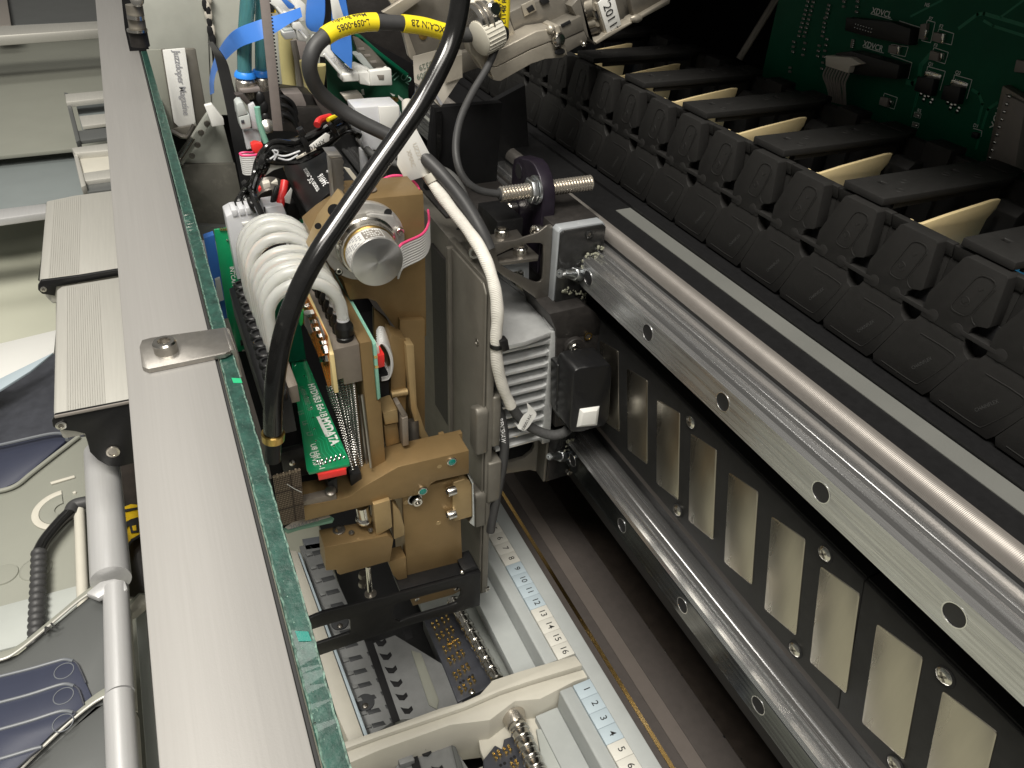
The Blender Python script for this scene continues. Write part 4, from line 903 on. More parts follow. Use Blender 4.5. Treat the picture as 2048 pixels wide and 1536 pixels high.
M().solid([qy(u, v, 428) for u, v in [(430, 560), (440, 556), (448, 600), (437, 604)]], (0, 2, 0)).top("white_block", "grey_plastic", "small grey connector clipped between the blue panel and the green side board", "connector")
# ================================================================ linear bearings on the rails
def grease_nipple(parent, tip, base, s=1.0):
    tip = Vector(tip); base = Vector(base); d = tip - base; L = d.length
    M().lathe(base, d, [(0, 4.4 * s), (L * .30, 4.4 * s), (L * .34, 3.9 * s)], 6).out("nipple_hex", "zinc", parent, bevel=0.25)
    M().lathe(base + d * 0.33, d, [(0, 3.2 * s), (L * .30, 2.7 * s), (L * .38, 2.2 * s), (L * .50, 2.7 * s), (L * .60, 2.9 * s), (L * .67, 2.3 * s), (L * .67, 0.8 * s), (L * .60, 0.6 * s)], 20).out("nipple_head", "zinc", parent)
def smear(parent, spots, seed, m="grease"):
    r = random.Random(seed); a = M()
    for (c, n, sp, rad) in spots:
        for i in range(n):
            q = Vector(c) + Vector((r.uniform(-1, 1) * sp[0], r.uniform(-1, 1) * sp[1], r.uniform(-1, 1) * sp[2]))
            a.ball(q, rad * r.uniform(.5, 1.3), 5, (r.uniform(.6, 1.6), r.uniform(.5, 1.2), r.uniform(.6, 1.7)))
    return a.out("grease", m, parent, ang=60, kind="stuff")
ub = thing("linear_bearing", (197, 325, -218), "grease-smeared bearing block riding on the upper guide rail, with a grease nipple", "bearing", "bearing blocks on the guide rails")
bxz = [(184.0, -216.8), (184.0, -172.0), (185.6, -170.6), (210.3, -170.6), (211.6, -172.0), (211.6, -190.5), (203.8, -186.8), (198.2, -189.0), (198.2, -205.6), (204.6, -209.5), (205.0, -216.8)]
M().prism(bxz, 'Y', 322, 324.0).out("wiper_face", "dark_mirror", ub, bevel=0.25)
M().prism([(183.2, -217.2), (183.2, -171.6), (184.8, -169.8), (210.8, -169.8), (212.2, -171.4), (212.2, -191), (184.9, -191), (184.9, -217.2)], 'Y', 324.1, 331).out("end_cap", "block_grey", ub, bevel=0.35)
M().prism([(185.0, -217), (185.0, -190.8), (211.5, -190.8), (211.5, -217)], 'Y', 324.4, 331).out("end_cap_core", "black_plastic", ub)
M().prism([(183.6, -216.8), (183.6, -170.4), (212.6, -170.4), (212.6, -216.8)], 'Y', 331.2, 392).out("bearing_body", "black_cast", ub, bevel=0.5)
p = qy(1178, 468, 322); cap_screw(ub, p, (0, -1, 0), 2.2, 1.2, m="dark_mirror")
p = qy(1167, 602, 322); cap_screw(ub, p, (0, -1, 0), 2.2, 1.0, m="dark_mirror")
grease_nipple(ub, qy(1119, 547, 309), qy(1160, 548, 321), 0.92)
smear(ub, [((204, 320.6, -187.5), 18, (5.0, .6, 1.8), 0.7), ((209, 321, -184), 5, (2, .5, 1.5), .7), ((198.3, 320.8, -197), 16, (.5, .5, 8), 0.5), ((196, 320.9, -209), 10, (4, .4, 2.2), .7), ((190, 321.2, -207), 6, (2.5, .4, 1.4), 0.9), ((202, 320.9, -212), 8, (1.6, .4, 2.4), .6)], 5)
lb2 = thing("linear_bearing", (193, 318, -352), "dark bearing block riding on the lower guide rail, with a small grease nipple", "bearing", "bearing blocks on the guide rails")
M().prism([(186.5, -350.5), (186.5, -306), (205, -306), (205, -318.5), (198.4, -319.5), (198.4, -336.5), (204, -340), (203.4, -350.5)], 'Y', 318, 322).out("wiper_face", "dark_mirror", lb2, bevel=0.25)
M().prism([(184.6, -351), (184.6, -305), (186.4, -305), (186.4, -351)], 'Y', 319, 332).out("end_cap", "grey_cast", lb2, bevel=0.3)
M().prism([(184.8, -350), (184.8, -305), (206, -305), (206, -350)], 'Y', 322.2, 392).out("bearing_body", "black_cast", lb2, bevel=0.5)
grease_nipple(lb2, qy(1098, 913, 304), qy(1128, 912, 317.5), 0.85)
cap_screw(lb2, qy(1139, 944, 318), (0, -1, 0), 2.0, 1.2)
smear(lb2, [((200, 316.6, -318), 14, (2.5, .8, 2.5), 0.8), ((197.6, 316.8, -327), 8, (.6, .7, 6), .6)], 9)
# ================================================================ triangular bracket
tbk = thing("bearing_bracket", (165, 332, -220), "dark steel triangular bracket with a cut-out window beside the upper bearing block", "bracket")
c8 = lambda u, v: (840 + u * .2604, 380 + v * .2604)
g2 = lambda u, v: ((lambda p: (p.x, p.z))(qy(*c8(u, v), 329.5)))
outer = [g2(*p) for p in [(500, 430), (620, 405), (740, 385), (840, 352), (905, 330), (945, 300), (975, 275), (1010, 268), (1020, 278), (1005, 560), (988, 830), (975, 858), (950, 868), (925, 862), (870, 815), (760, 735), (640, 662), (580, 610), (540, 520)]]
inner = [g2(*p) for p in [(590, 500), (720, 440), (830, 408), (925, 406), (950, 425), (948, 560), (940, 685), (925, 705), (900, 712), (870, 705), (720, 635), (610, 572)]]
M().holed(outer, [inner], 'Y', 329.5, 331.0).out("bracket_plate", "steel_dark", tbk, bevel=0.25)
def flat(px, Z, th, m, n, par, bev=0.25): return M().solid([qz(u, v, Z) for u, v in px], (0, 0, -th)).out(n, m, par, bevel=bev)
cz = lambda *P: [c8(*p) for p in P]
flat(cz((505, 350), (745, 300), (800, 372), (560, 412), (500, 418)), -180, 2, "steel_dark", "upper_flap", tbk)
flat(cz((560, 520), (810, 410), (912, 500), (905, 520), (580, 562)), -187, 2, "steel_dark", "lower_flap", tbk)
M().solid([qy(*c8(*p), 337) for p in [(600, 575), (840, 538), (838, 690), (800, 690), (798, 620), (700, 632)]], (0, 3, 0)).out("inner_block", "block_grey", tbk, bevel=0.4)
M().lathe(qy(*c8(770, 628), 336), (0, -1, 0), [(0, 1.4), (2, 1.2), (2.2, .6)], 12).out("inner_screw", "steel_screw", tbk)
for (u, v, Z) in ((628, 352, -180), (768, 488, -187)):
    p = qz(*c8(u, v), Z + 0.1); cap_screw(tbk, p, (0, 0, 1), 4.1, 4.3)
cap_screw(tbk, qx(*c8(915, 312), 180), (-1, -0.35, 0.2), 3.4, 4.4)
cap_screw(cp, qy(*c8(420, 470), 338), (-.5, -1, .1), 3.4, 3.0)
# ================================================================ heat sink
hk = thing("heat_sink", (165, 345, -320), "grey finned heat sink with a swept top plate beside the carriage plate", "heat sink")
top = [(1003, 693), (1050, 683), (1110, 661), (1098, 641), (1082, 620), (1066, 602), (1054, 588), (1030, 572), (1005, 553), (985, 545), (975, 640)]
M().solid([qz(u, v, -227.5) for u, v in top], (0, 0, -3.2)).out("top_plate", "heat_sink_alu", hk, bevel=0.4)
rim = [qz(u, v, -227.3) for u, v in [(1108, 660), (1096, 640), (1080, 619), (1064, 601), (1050, 587), (1026, 570), (1003, 553)]]
rr = curve(rim, 4); M().strip(rr, [p + Vector((-2.2, 0.6, 0.3)) for p in rr], (0, 0, 0.7)).out("raised_rim", "heat_sink_alu", hk, bevel=0.2)
M().prism([(178.4, -311.5), (178.4, -227.7), (182.0, -227.7), (184.0, -311.5)], 'Y', 314, 400).out("base_plate", "heat_sink_alu", hk, bevel=0.3)
for k in range(10):
    z = -234.5 - 8.05 * k
    M().prism([(146.5, z - 1.0), (146.5, z + 0.9), (176.0, z + 1.0), (178.8, z + 2.2), (178.8, z - 2.0), (176.0, z - 1.0)], 'Y', 314.5, 400).out("fin", "heat_sink_alu", hk, bevel=0.25)
M().box(146.5, 178, 372, 400, -311, -232).out("fin_gap_shade", "black_matt", hk)  # block coloured black to give the shade between the fins
M().solid([qy(u, v, 325) for u, v in [(985, 880), (1006, 872), (1007, 886), (996, 890), (996, 897), (986, 900)]], (0, 10, 0)).out("mount_foot", "heat_sink_alu", hk, bevel=0.3)
# arched bracket below the heat sink
lk2 = thing("lower_bracket", (165, 334, -350), "grey arched bracket with a large dark opening below the heat sink", "bracket")
o2 = [g2 if False else (qy(u, v, 330).x, qy(u, v, 330).z) for u, v in [(978, 905), (1066, 860), (1092, 852), (1090, 958), (1086, 960), (1076, 944), (1060, 940), (1010, 948), (980, 960)]]
i2 = [(qy(u, v, 330).x, qy(u, v, 330).z) for u, v in [(984, 908), (1060, 874), (1068, 876), (1069, 893), (1064, 904), (1048, 917), (1020, 925), (984, 930)]]
M().holed(o2, [i2], 'Y', 330, 333).out("bracket_plate", "grey_cast", lk2, bevel=0.4)
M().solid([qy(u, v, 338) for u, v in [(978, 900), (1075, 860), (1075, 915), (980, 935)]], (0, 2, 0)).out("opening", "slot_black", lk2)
# ================================================================ black motor housing with a white button
mh = thing("motor_housing", (195, 300, -320), "black plastic motor housing with a white square button beside the magnet plates", "housing")
z5 = lambda u, v: (960 + u * .2344, 600 + v * .2344)
fr = [(792, 640), (812, 605), (850, 582), (1095, 548), (1118, 556), (1130, 590), (1112, 900), (1098, 1030), (1060, 1075), (960, 1100), (870, 1128), (800, 1132), (772, 1118), (766, 1060)]
M().solid([qy(*z5(*p), 287) for p in fr], (0, 19, 0)).out("front_cover", "black_plastic", mh, bevel=1.1, seg=3)
sd = [(645, 640), (700, 500), (800, 640), (770, 1122), (740, 1085), (655, 960), (640, 930)]
M().solid([qy(*z5(*p), 303) for p in [(660, 560), (960, 470), (1080, 500), (1060, 1020), (760, 1100), (690, 1030), (655, 950)]], (0, 9, 0)).out("rear_cover", "black_plastic", mh, bevel=1.0, seg=3)
M().solid([qy(*z5(*p), 312.2) for p in [(655, 262), (1000, 210), (1040, 225), (1030, 420), (1010, 1000), (640, 1090), (650, 600)]], (0, 30, 0)).out("housing_body", "black_cast", mh, bevel=0.7)
M().solid([qy(*z5(*p), 312) for p in [(590, 120), (900, 50), (1000, 120), (1040, 215), (1030, 300), (655, 330), (650, 262)]], (0, 40, 0)).out("upper_body", "black_cast", mh, bevel=0.6)
M().lathe(qy(*z5(790, 390), 312), (0, -1, 0), [(0, 6.4), (2.5, 6.4), (3, 6.0)], 26).out("screw_boss", "black_cast", mh)
cap_screw(mh, qy(*z5(792, 394), 309), (0, -1, 0), 3.3, 3.4)
M().lathe(qy(*z5(922, 310), 311.7), (0, -1, 0), [(0, 2.6), (0.3, 2.6), (0.3, 1.9), (-.1, 1.8)], 20).out("brass_insert", "brass", mh); M().lathe(qy(*z5(922, 310), 311.7), (0, -1, 0), [(0, 1.8), (0.1, 1.7)], 18).out("insert_bore", "steel_dark", mh)
bt = [(848, 925), (1022, 900), (1000, 1070), (820, 1086)]; ins = [(882, 962), (1000, 945), (984, 1058), (862, 1072)]
rgs = [[qy(*z5(*p), 287.2) for p in bt], [qy(*z5(*p), 284.8) + Vector((0, 0, 0)) for p in ins]]
M().loft([[q for q in rgs[0]], [q for q in rgs[1]]]).out("button", "label_white", mh, bevel=0.2, ang=20)
# ================================================================ proximity sensor and its purple-black clamp
sn = thing("proximity_sensor", (185, 352, -160), "threaded steel proximity sensor with a hex nut clamped in a purple-black plate", "sensor")
s0, s1 = qy(999, 389, 349), qy(1183, 365, 349); d = (s1 - s0); L = d.length
pr = []; nth = 32
for i in range(nth): pr += [(i * L / nth, 3.4), ((i + .45) * L / nth, 4.35), ((i + .55) * L / nth, 4.35)]
M().lathe(s0, d, pr, 20).out("threaded_barrel", "nickel_fitting", sn, ang=20)
M().lathe(s0 - d * 0.012, d, [(0, 2.6), (0.8, 3.6)], 16).out("cable_seal", "cable_grey", sn)
M().lathe(s0 + d * 0.30, d, [(0, 6.6), (0.4, 7.2), (3.4, 7.2), (3.8, 6.8)], 6).out("hex_nut", "zinc", sn, bevel=0.3)
M().lathe(s0 + d * 0.37, d, [(0, 7.9), (1.2, 7.9)], 26).out("washer", "zinc", sn)
cl = thing("sensor_clamp", (186, 362, -205), "purple-black clamp plate with a round slot holding the threaded sensor", "clamp")
M().prism([(343, -206), (342.4, -162), (344, -155), (348, -149.5), (354, -145.5), (360, -144.5), (375, -147.5), (381, -151), (383, -158), (383, -206)], 'X', 182.2, 190.5).out("clamp_plate", "purple_black", cl, bevel=0.9, seg=3)
p = qx(1035, 346, 182); M().lathe((182.1, 373.5, -155.5), (-1, 0, 0), [(0, 4.2), (0.1, 4.1)], 22).out("slot_hole", "slot_black", cl)
M().lathe((182.15, 373.5, -155.5), (-1, 0, 0), [(0, 4.6), (0.15, 4.5), (0.15, 4.1), (0, 4.1)], 22, caps=False).out("slot_rim", "purple_black", cl)
p = qx(1020, 418, 178); cap_screw(cl, p + Vector((3, 0, 0)), (-1, -.15, 0.05), 4.0, 5.2)
M().cyl(p + Vector((8, 1, 0)), p + Vector((2, .3, 0)), 3.6, 16).out("spacer", "black_plastic", cl)
M().prism([(342.5, -209), (342.5, -172), (392, -172), (392, -209)], 'X', 183.6, 212.4).out("clamp_base", "black_cast", cl, bevel=0.5)
M().box(160, 176, 352, 380, -190, -174).out("black_block", "black_paint", cl, bevel=0.5)
# black plates in the dark centre
M().solid([qy(u, v, 440) for u, v in [(868, 215), (1005, 205), (985, 480), (850, 400)]], (0, 6, 0)).top("dark_plate", "black_matt", "black plate in the dark behind the thin grey sensor cable", "plate", bevel=0.4)
M().solid([qy(u, v, 438) for u, v in [(873, 224), (884, 222), (883, 300), (874, 330)]], (0, 2, 0)).top("glossy_strip", "cable_black", "narrow glossy black strip on the black plate", "strip")
M().solid([qy(u, v, 470) for u, v in [(985, 205), (1050, 170), (1060, 330), (985, 400)]], (0, 6, 0)).top("dark_plate", "black_paint", "black plate behind the sensor clamp in the dark", "plate")
M().solid([(147, 398, -188), (232, 398, -188), (232, 470, -188), (147, 470, -188)], (0, 0, -40)).top("carriage_block", "black_cast", "black carriage block behind the threaded sensor", "block", bevel=1)
# ================================================================ cables
def cable(pts, r, m, label, cat="cable", n=16, sub=8, name="cable", rad=None, group=None):
    P = [qy(*p) for p in pts]
    return M().tube(P, r, n, sub, rad=rad).top(name, m, label, cat, group), curve(P, sub)
k1, C1 = cable([(925, -40, 330), (918, 20, 328), (905, 75, 326), (880, 135, 322), (842, 205, 318), (795, 275, 313), (742, 350, 307), (690, 425, 300), (640, 500, 293), (600, 575, 288), (572, 650, 284), (555, 725, 281), (547, 800, 279), (546, 868, 279)], 4.35, "cable_black",
               "thick glossy black hose running from the top down to the left of the green board", "hose", 24, 8, "thick_hose")
e = (C1[-1] - C1[-3]).normalized()
M().lathe(C1[-1] - e * 1, e, [(0, 4.9), (0.5, 5.3), (4.2, 5.1), (4.8, 4.6)], 26).top("hose_ferrule", "brass", "short brass ferrule at the lower end of the thick glossy black hose", "ferrule")
M().lathe(C1[-1] + e * 3.5, e, [(0, 3.8), (12, 3.6)], 20).top("hose_stub", "black_plastic", "black stub under the brass ferrule", "fitting")
k2, C2 = cable([(965, 66, 402), (930, 70, 400), (890, 64, 398), (845, 52, 396), (790, 46, 394), (730, 45, 392), (672, 60, 388), (634, 88, 384), (620, 120, 382), (622, 150, 384), (640, 185, 388), (675, 215, 390), (720, 243, 388), (775, 270, 384), (830, 300, 378), (880, 345, 366), (925, 400, 350), (958, 455, 336), (978, 500, 329)], 3.75, "cable_grey",
               "dark grey cable looping round on the upper left with two yellow marker sleeves", "cable", 20, 8, "looped_cable")
def sleeve(C, i0, i1, r, m, label, txts):
    P = C[i0:i1 + 1]; t = thing("marker_sleeve", P[0], label, "cable marker", "yellow cable markers")
    M().tube(P, r, 22, 1).out("sleeve", m, t)
    for s, off, size, flip in txts: tube_text("print", P, r, 0.5, s, size, "print_black", t, flip, off)
    return t
n2 = 8
sleeve(C2, int(4.66 * n2), int(6.6 * n2), 4.25, "label_yellow", "yellow cable marker printed L-059-0085, on the left of the looped cable", [("L-059-0085", 0.05, 3.9, True), ("Made By cdiu", 0.95, 3.2, True)])
sleeve(C2, int(2.1 * n2), int(3.85 * n2), 4.25, "label_yellow", "yellow cable marker printed XCAIN 2B, beside the thick black hose", [("XCAIN 2B", 0.25, 4.3, True)])
k3, C3 = cable([(1002, 60, 398), (990, 100, 396), (972, 140, 390), (945, 185, 382), (922, 235, 372), (912, 285, 362), (916, 330, 354), (932, 362, 350), (960, 381, 349), (1000, 388, 349)], 2.0, "cable_grey",
               "thin dark grey cable curving down to the threaded proximity sensor", "cable", 14, 8, "sensor_cable")
k4, C4 = cable([(815, 205, 420), (822, 260, 404), (845, 330, 382), (872, 375, 366), (903, 418, 350), (934, 458, 336), (962, 500, 322), (981, 545, 312), (992, 590, 306), (995, 635, 304), (992, 680, 304), (995, 730, 305), (1006, 775, 306), (1022, 812, 307)], 3.25, "fabric_sleeve",
               "cable in a white woven sleeve running down past the heat sink fins", "cable", 18, 8, "sleeved_cable", rad=lambda t: 1 + 0.05 * math.sin(t * 31) + 0.03 * math.sin(t * 77))
k5, C5 = cable([(1018, 803, 307.5), (1033, 828, 307.5), (1052, 848, 307), (1078, 863, 305), (1105, 870, 302), (1126, 866, 300), (1136, 858, 302)], 3.0, "sleeve_black",
               "black end of the white-sleeved cable curling into the motor housing", "cable", 16, 8, "cable_end")
fl = thing("paper_flag", C5[14], "white paper flag printed XA100B3.1 wrapped round the black cable end", "cable label")
A = [qy(u, v, 303.5) for u, v in [(1031, 848), (1037, 846), (1047, 842), (1054, 834), (1057, 824), (1058, 812)]]; B = [qy(u, v, 302.5) for u, v in [(1044, 858), (1050, 859), (1059, 853), (1066, 842), (1072, 828), (1073, 820)]]
A = [qy(u, v, 303.2) for u, v in [(1029, 845), (1036, 850), (1041, 840), (1048, 830), (1056, 822), (1053, 804)]]; B = [qy(u, v, 302.6) for u, v in [(1037, 858), (1049, 861), (1058, 853), (1066, 841), (1073, 828), (1064, 815)]]
M().strip(curve(A, 4), curve(B, 4), (0, .15, 0)).out("flag", "label_white", fl)
mid = qy(1052, 848, 301.6); xd = qy(1066, 822, 301.6) - qy(1046, 858, 301.6)
text("print", "XA100B3.1", mid + xd * 0.02, -xd, qy(1040, 842, 301.6) - mid, 2.9, "print_black", fl, 0.03, align='CENTER', bold=.012)
# zip tie on the sleeved cable
zt_ = thing("zip_tie", qy(1000, 690, 303), "black zip tie cinched round the white woven sleeve", "cable tie")
c0 = qy(993, 690, 304); M().lathe(c0 + Vector((0, 0, -1.3)), (0.05, 0, 1), [(0, 3.5), (0.1, 3.8), (2.4, 3.8), (2.5, 3.5)], 24).out("band", "black_plastic", zt_)
M().solid([qy(u, v, 299) for u, v in [(1000, 684), (1016, 679), (1020, 700), (1006, 705)]], (0, 5, 0)).out("head", "black_plastic", zt_, bevel=0.6)
k6, C6 = cable([(992, 800, 318), (1001, 830, 316), (1008, 870, 315), (1008, 910, 314), (1001, 955, 313), (992, 1000, 312.5), (984, 1040, 311.5), (981, 1062, 311)], 3.0, "cable_grey",
               "dark grey cable with white print hanging down beside the heat sink", "cable", 16, 8, "printed_cable")
text("print", "RENISHAW", qy(1003, 843, 312.0), qy(1008, 893, 312.0) - qy(1003, 843, 312.0), qy(1020, 840, 312) - qy(1003, 843, 312), 3.1, "print_white", k6, 0.02, align='CENTER' if False else 'LEFT', bold=.01) if False else None
tube_text("print", C6, 3.0, 0.20, "RENISHAW", 3.9, "print_white", k6, s_off=0.25)
M().solid([qy(u, v, 332) for u, v in [(978, 760), (995, 740), (1000, 850), (985, 900)]], (0, 1.5, 0)).top("green_card", "green_card", "sliver of dark green card between the carriage plate and heat sink", "card")
k7, _ = cable([(700, 225, 470), (735, 300, 440), (800, 330, 425), (870, 335, 400), (912, 360, 380), (940, 420, 360), (958, 470, 345)], 2.2, "cable_dusty", "thin dusty grey cable running beside the white woven sleeve", "cable", 12, 8, "thin_cable")
# white tags
tg = thing("white_tag", qy(840, 300, 372), "white folded tag on the sleeved cable in front of the thick hose", "cable label")
M().solid([qy(u, v, 372) for u, v in [(800, 270), (812, 262), (835, 262), (858, 305), (876, 345), (813, 364), (794, 330)]], (0, 0.4, 0)).out("tag", "label_white", tg, bevel=0.1)
M().tube([qy(860, 346, 371), qy(868, 362, 369)], 4.2, 18, 1).out("collar", "tray_beige", tg)
text("print", "XMAC", qy(816, 300, 371.8), qy(826, 330, 371.8) - qy(816, 300, 371.8), (1, 0, 0), 3.4, "label_shaded", tg, .03); text("print", "UZ27T", qy(828, 286, 371.8), qy(840, 318, 371.8) - qy(828, 286, 371.8), (1, 0, 0), 3.4, "label_shaded", tg, .03)
tg2 = thing("beige_tag", qy(850, 160, 400), "beige paper tag printed with small digits, behind the thick black hose", "cable label")
M().solid([qy(u, v, 402) for u, v in [(826, 113), (890, 96), (924, 100), (924, 152), (888, 205), (882, 214), (872, 206), (838, 170), (829, 165)]], (0, 0.6, 0)).out("tag", "label_shaded", tg2, bevel=0.15)
M().solid([qy(u, v, 401) for u, v in [(868, 190), (872, 186), (886, 208), (881, 211)]], (0, 0.3, 0)).out("fold", "print_grey", tg2)
text("print", "90329", qy(872, 124, 401.7), qy(852, 131, 401.7) - qy(872, 124, 401.7), (0, 0, -1), 4.0, "print_soft", tg2, .03, bold=.01); text("print", "A0U09", qy(872, 140, 401.7), qy(845, 150, 401.7) - qy(872, 140, 401.7), (0, 0, -1), 4.0, "print_soft", tg2, .03, bold=.01)
M().solid([qy(u, v, 399) for u, v in [(884, 120), (924, 110), (925, 155), (892, 166)]], (0, 0.2, 0)).out("clear_tape", "die_cast", tg2)
# ================================================================ metal connector shells at the top
YC = 402
cs = thing("connector_shell", qy(1080, 110, YC), "grey metal connector shell slanting down from the top, with a seam along its front", "connector")
z7 = lambda u, v: (880 + u * .1302, v * .1302)
def shell(px, dep, m, n, par=None, Y=YC, bev=0.6, seg=2, f=z7): return M().solid([qy(*f(*p), Y) for p in px], (0, dep, 0)).out(n, m, par or cs, bevel=bev, seg=seg)
shell([(760, 1040), (870, 1035), (1400, 765), (1720, 640), (1700, 660), (1960, 830), (1890, 880), (1620, 905), (1400, 980), (930, 1245), (860, 1240), (820, 1215)], 14, "die_cast", "lower_half", bev=0.9, seg=3)
shell([(820, 800), (1480, 470), (1750, 430), (1880, 600), (1720, 635), (1400, 760), (870, 1030), (760, 1035), (745, 975)], 15, "die_cast", "upper_half", Y=YC - 0.4, bev=0.9, seg=3)
shell([(1750, 425), (1830, 380), (1960, 820), (1900, 860), (1850, 700)], 15, "die_cast", "end_flange", Y=YC - 1.6, bev=0.7)
shell([(430, 560), (500, 500), (720, 820), (740, 960), (690, 1080), (660, 1090), (470, 790)], 9, "die_cast", "side_wing", Y=YC + 4, bev=0.6)
shell([(690, 1080), (720, 1085), (880, 1245), (820, 1230)], 6, "die_cast", "edge_lip", Y=YC + 2, bev=0.3)
M().lathe(qy(*z7(1815, 610), YC - 1.6), (0.1, -1, 0.2), [(0, 4.0), (1.4, 3.9), (2.6, 3.0), (2.9, 1.5)], 18).out("screw", "steel_screw", cs)
M().ball(qy(*z7(1700, 450), YC - .5), 2.6, 8).out("screw_post", "die_cast", cs); M().ball(qy(*z7(1840, 795), YC - 1.8), 2.2, 8, (1.6, .3, .8)).out("hole", "slot_black", cs)
cs2 = thing("metal_connector", qy(1130, 40, 425), "dark grey metal connector body with square recesses, above the slanting shell", "connector")
shell([(1060, 190), (1330, 60), (1900, -120), (2300, -120), (2520, 130), (2560, 340), (2000, 380), (1480, 470), (1180, 600), (1120, 420)], 24, "die_cast_dark", "body", cs2, Y=418, bev=0.8)
shell([(1250, 80), (1440, -10), (1490, 160), (1300, 260)], 1.2, "die_cast", "raised_square", cs2, Y=416.9, bev=0.3); shell([(1330, 130), (1420, 70), (1460, 150), (1370, 200)], 0.8, "chip_black", "recess", cs2, Y=416.3, bev=0.1)
shell([(1530, 0), (1640, -60), (1690, 30), (1580, 80)], 1.2, "chip_black", "recess", cs2, Y=416.6, bev=0.2)
shell([(960, 320), (1060, 270), (1180, 570), (1160, 600), (1030, 610)], 10, "die_cast", "side_rib", cs2, Y=412, bev=0.5)
z8_ = lambda u, v: (1080 + u * .1302, v * .1302)
cs3 = thing("plug_block", qy(1150, 70, 410), "dark split plug block with a notch beside the slanting metal shell", "connector")
shell([(300, 400), (640, 240), (680, 460), (350, 610)], 16, "die_cast_dark", "upper_block", cs3, Y=405, bev=0.5, f=z8_); shell([(350, 618), (680, 470), (730, 590), (720, 640), (420, 810)], 16, "die_cast_dark", "lower_block", cs3, Y=405.5, bev=0.5, f=z8_)
shell([(320, 380), (460, 310), (480, 350), (350, 420)], 0.6, "slot_black", "notch", cs3, Y=404.4, bev=0.05, f=z8_); M().ball(qy(*z8_(675, 680), 404.6), 1.6, 6).out("screw", "steel_screw", cs3)
cs4 = thing("mounting_bracket", qy(1240, 60, 412), "grey metal bracket with a white label marked 20112, at the top centre", "bracket")
shell([(480, 100), (620, -60), (660, 60), (760, 570), (890, 690), (850, 690), (820, 660), (720, 560)], 8, "die_cast_dark", "side_flange", cs4, Y=408, bev=0.5, f=z8_)
shell([(850, 650), (1020, 520), (1420, 330), (1440, 300), (1960, 0), (2010, -20), (1990, 60), (1420, 360), (880, 680)], 10, "die_cast", "lower_flange", cs4, Y=407, bev=0.4, f=z8_)
shell([(620, 0), (900, -120), (1360, -160), (1460, 270), (1420, 320), (1010, 510), (860, 640), (780, 540)], 4, "die_cast_dark", "back_panel", cs4, Y=420, bev=0.3, f=z8_)
shell([(1370, -60), (1960, -160), (1960, 20), (1540, 270), (1450, 280)], 5, "die_cast_dark", "side_panel", cs4, Y=411, bev=0.4, f=z8_)
shell([(870, 60), (910, 40), (1040, 500), (1000, 520)], 8, "die_cast", "label_edge", cs4, Y=409, bev=0.3, f=z8_)
lab = shell([(895, 48), (1010, -60), (1145, -40), (1250, 380), (1035, 510)], 1.0, "label_white", "white_label", cs4, Y=408, bev=0.1, f=z8_)
o_ = qy(*z8_(1005, 20), 407.7); xd = qy(*z8_(1125, 395), 407.7) - o_
text("print", "'20112", o_, xd, qy(*z8_(1120, 60), 407.7) - qy(*z8_(1020, 100), 407.7), 7.4, "print_black", lab, .03, bold=.0)
for (u, v, r, m) in ((780, 90, 3.4, "die_cast"), (800, 200, 4.2, "steel_screw"), (820, 330, 3.6, "die_cast"), (840, 440, 3.0, "steel_dark"), (835, 245, 2.8, "slot_black")):
    M().cyl(qy(*z8_(u - 60, v + 20), 416), qy(*z8_(u + 60, v - 20), 412), r, 14).out("spring_part", m, cs4)
M().ball(qy(*z8_(1480, 285), 407), 2.6, 7, (1.6, .8, .9)).out("lug", "die_cast", cs4)
# thumb screws and clamp
ts = thing("cable_clamp_screw", qy(960, 60, 398), "silver cable clamp with a cream ribbed thumb screw, beside the thick black hose", "clamp")
M().cyl(qy(*z7(500, 410), 398), qy(*z7(740, 300), 400), 10.5, 26, 0.6).out("clamp_barrel", "steel_screw", ts)
for t in (0.25, 0.6): M().cyl(qy(*z7(500 + 240 * t, 410 - 110 * t), 398), qy(*z7(520 + 240 * t, 401 - 110 * t), 398.2), 10.9, 26).out("clamp_ring", "nickel_fitting", ts)
pr = [(0, 7.5), (0.8, 9.4), (9.5, 9.4), (10.5, 8.6)]
b0, b1 = qy(*z7(575, 610), 393), qy(*z7(850, 470), 396)
M().lathe(b0, b1 - b0, [(0, 6.5), (1.0, 8.6), (13, 8.6), (14, 7)], 26).out("thumb_screw", "tray_beige", ts)
a = M(); u, w = a.frame(b1 - b0); dd = (b1 - b0).normalized()
for k in range(26):
    t = 2 * math.pi * k / 26; q = (u * math.cos(t) + w * math.sin(t)) * 8.7; a.tube([b0 + q + dd * 1.5, b0 + q + dd * 12.5], 0.42, 5, 1)
a.out("grip_ribs", "tray_beige", ts, kind="stuff")
c0_, c1_ = qy(*z7(440, 260), 404), qy(*z7(560, 150), 406); M().lathe(c0_, c1_ - c0_, [(0, 7), (12, 9), (16, 5)], 20).out("rear_knob", "tray_beige", ts)
M().lathe(qy(*z7(790, 150), 394), (0.2, -1, .3), [(0, 4), (3, 4), (4, 3)], 16).out("screw", "steel_screw", ts)
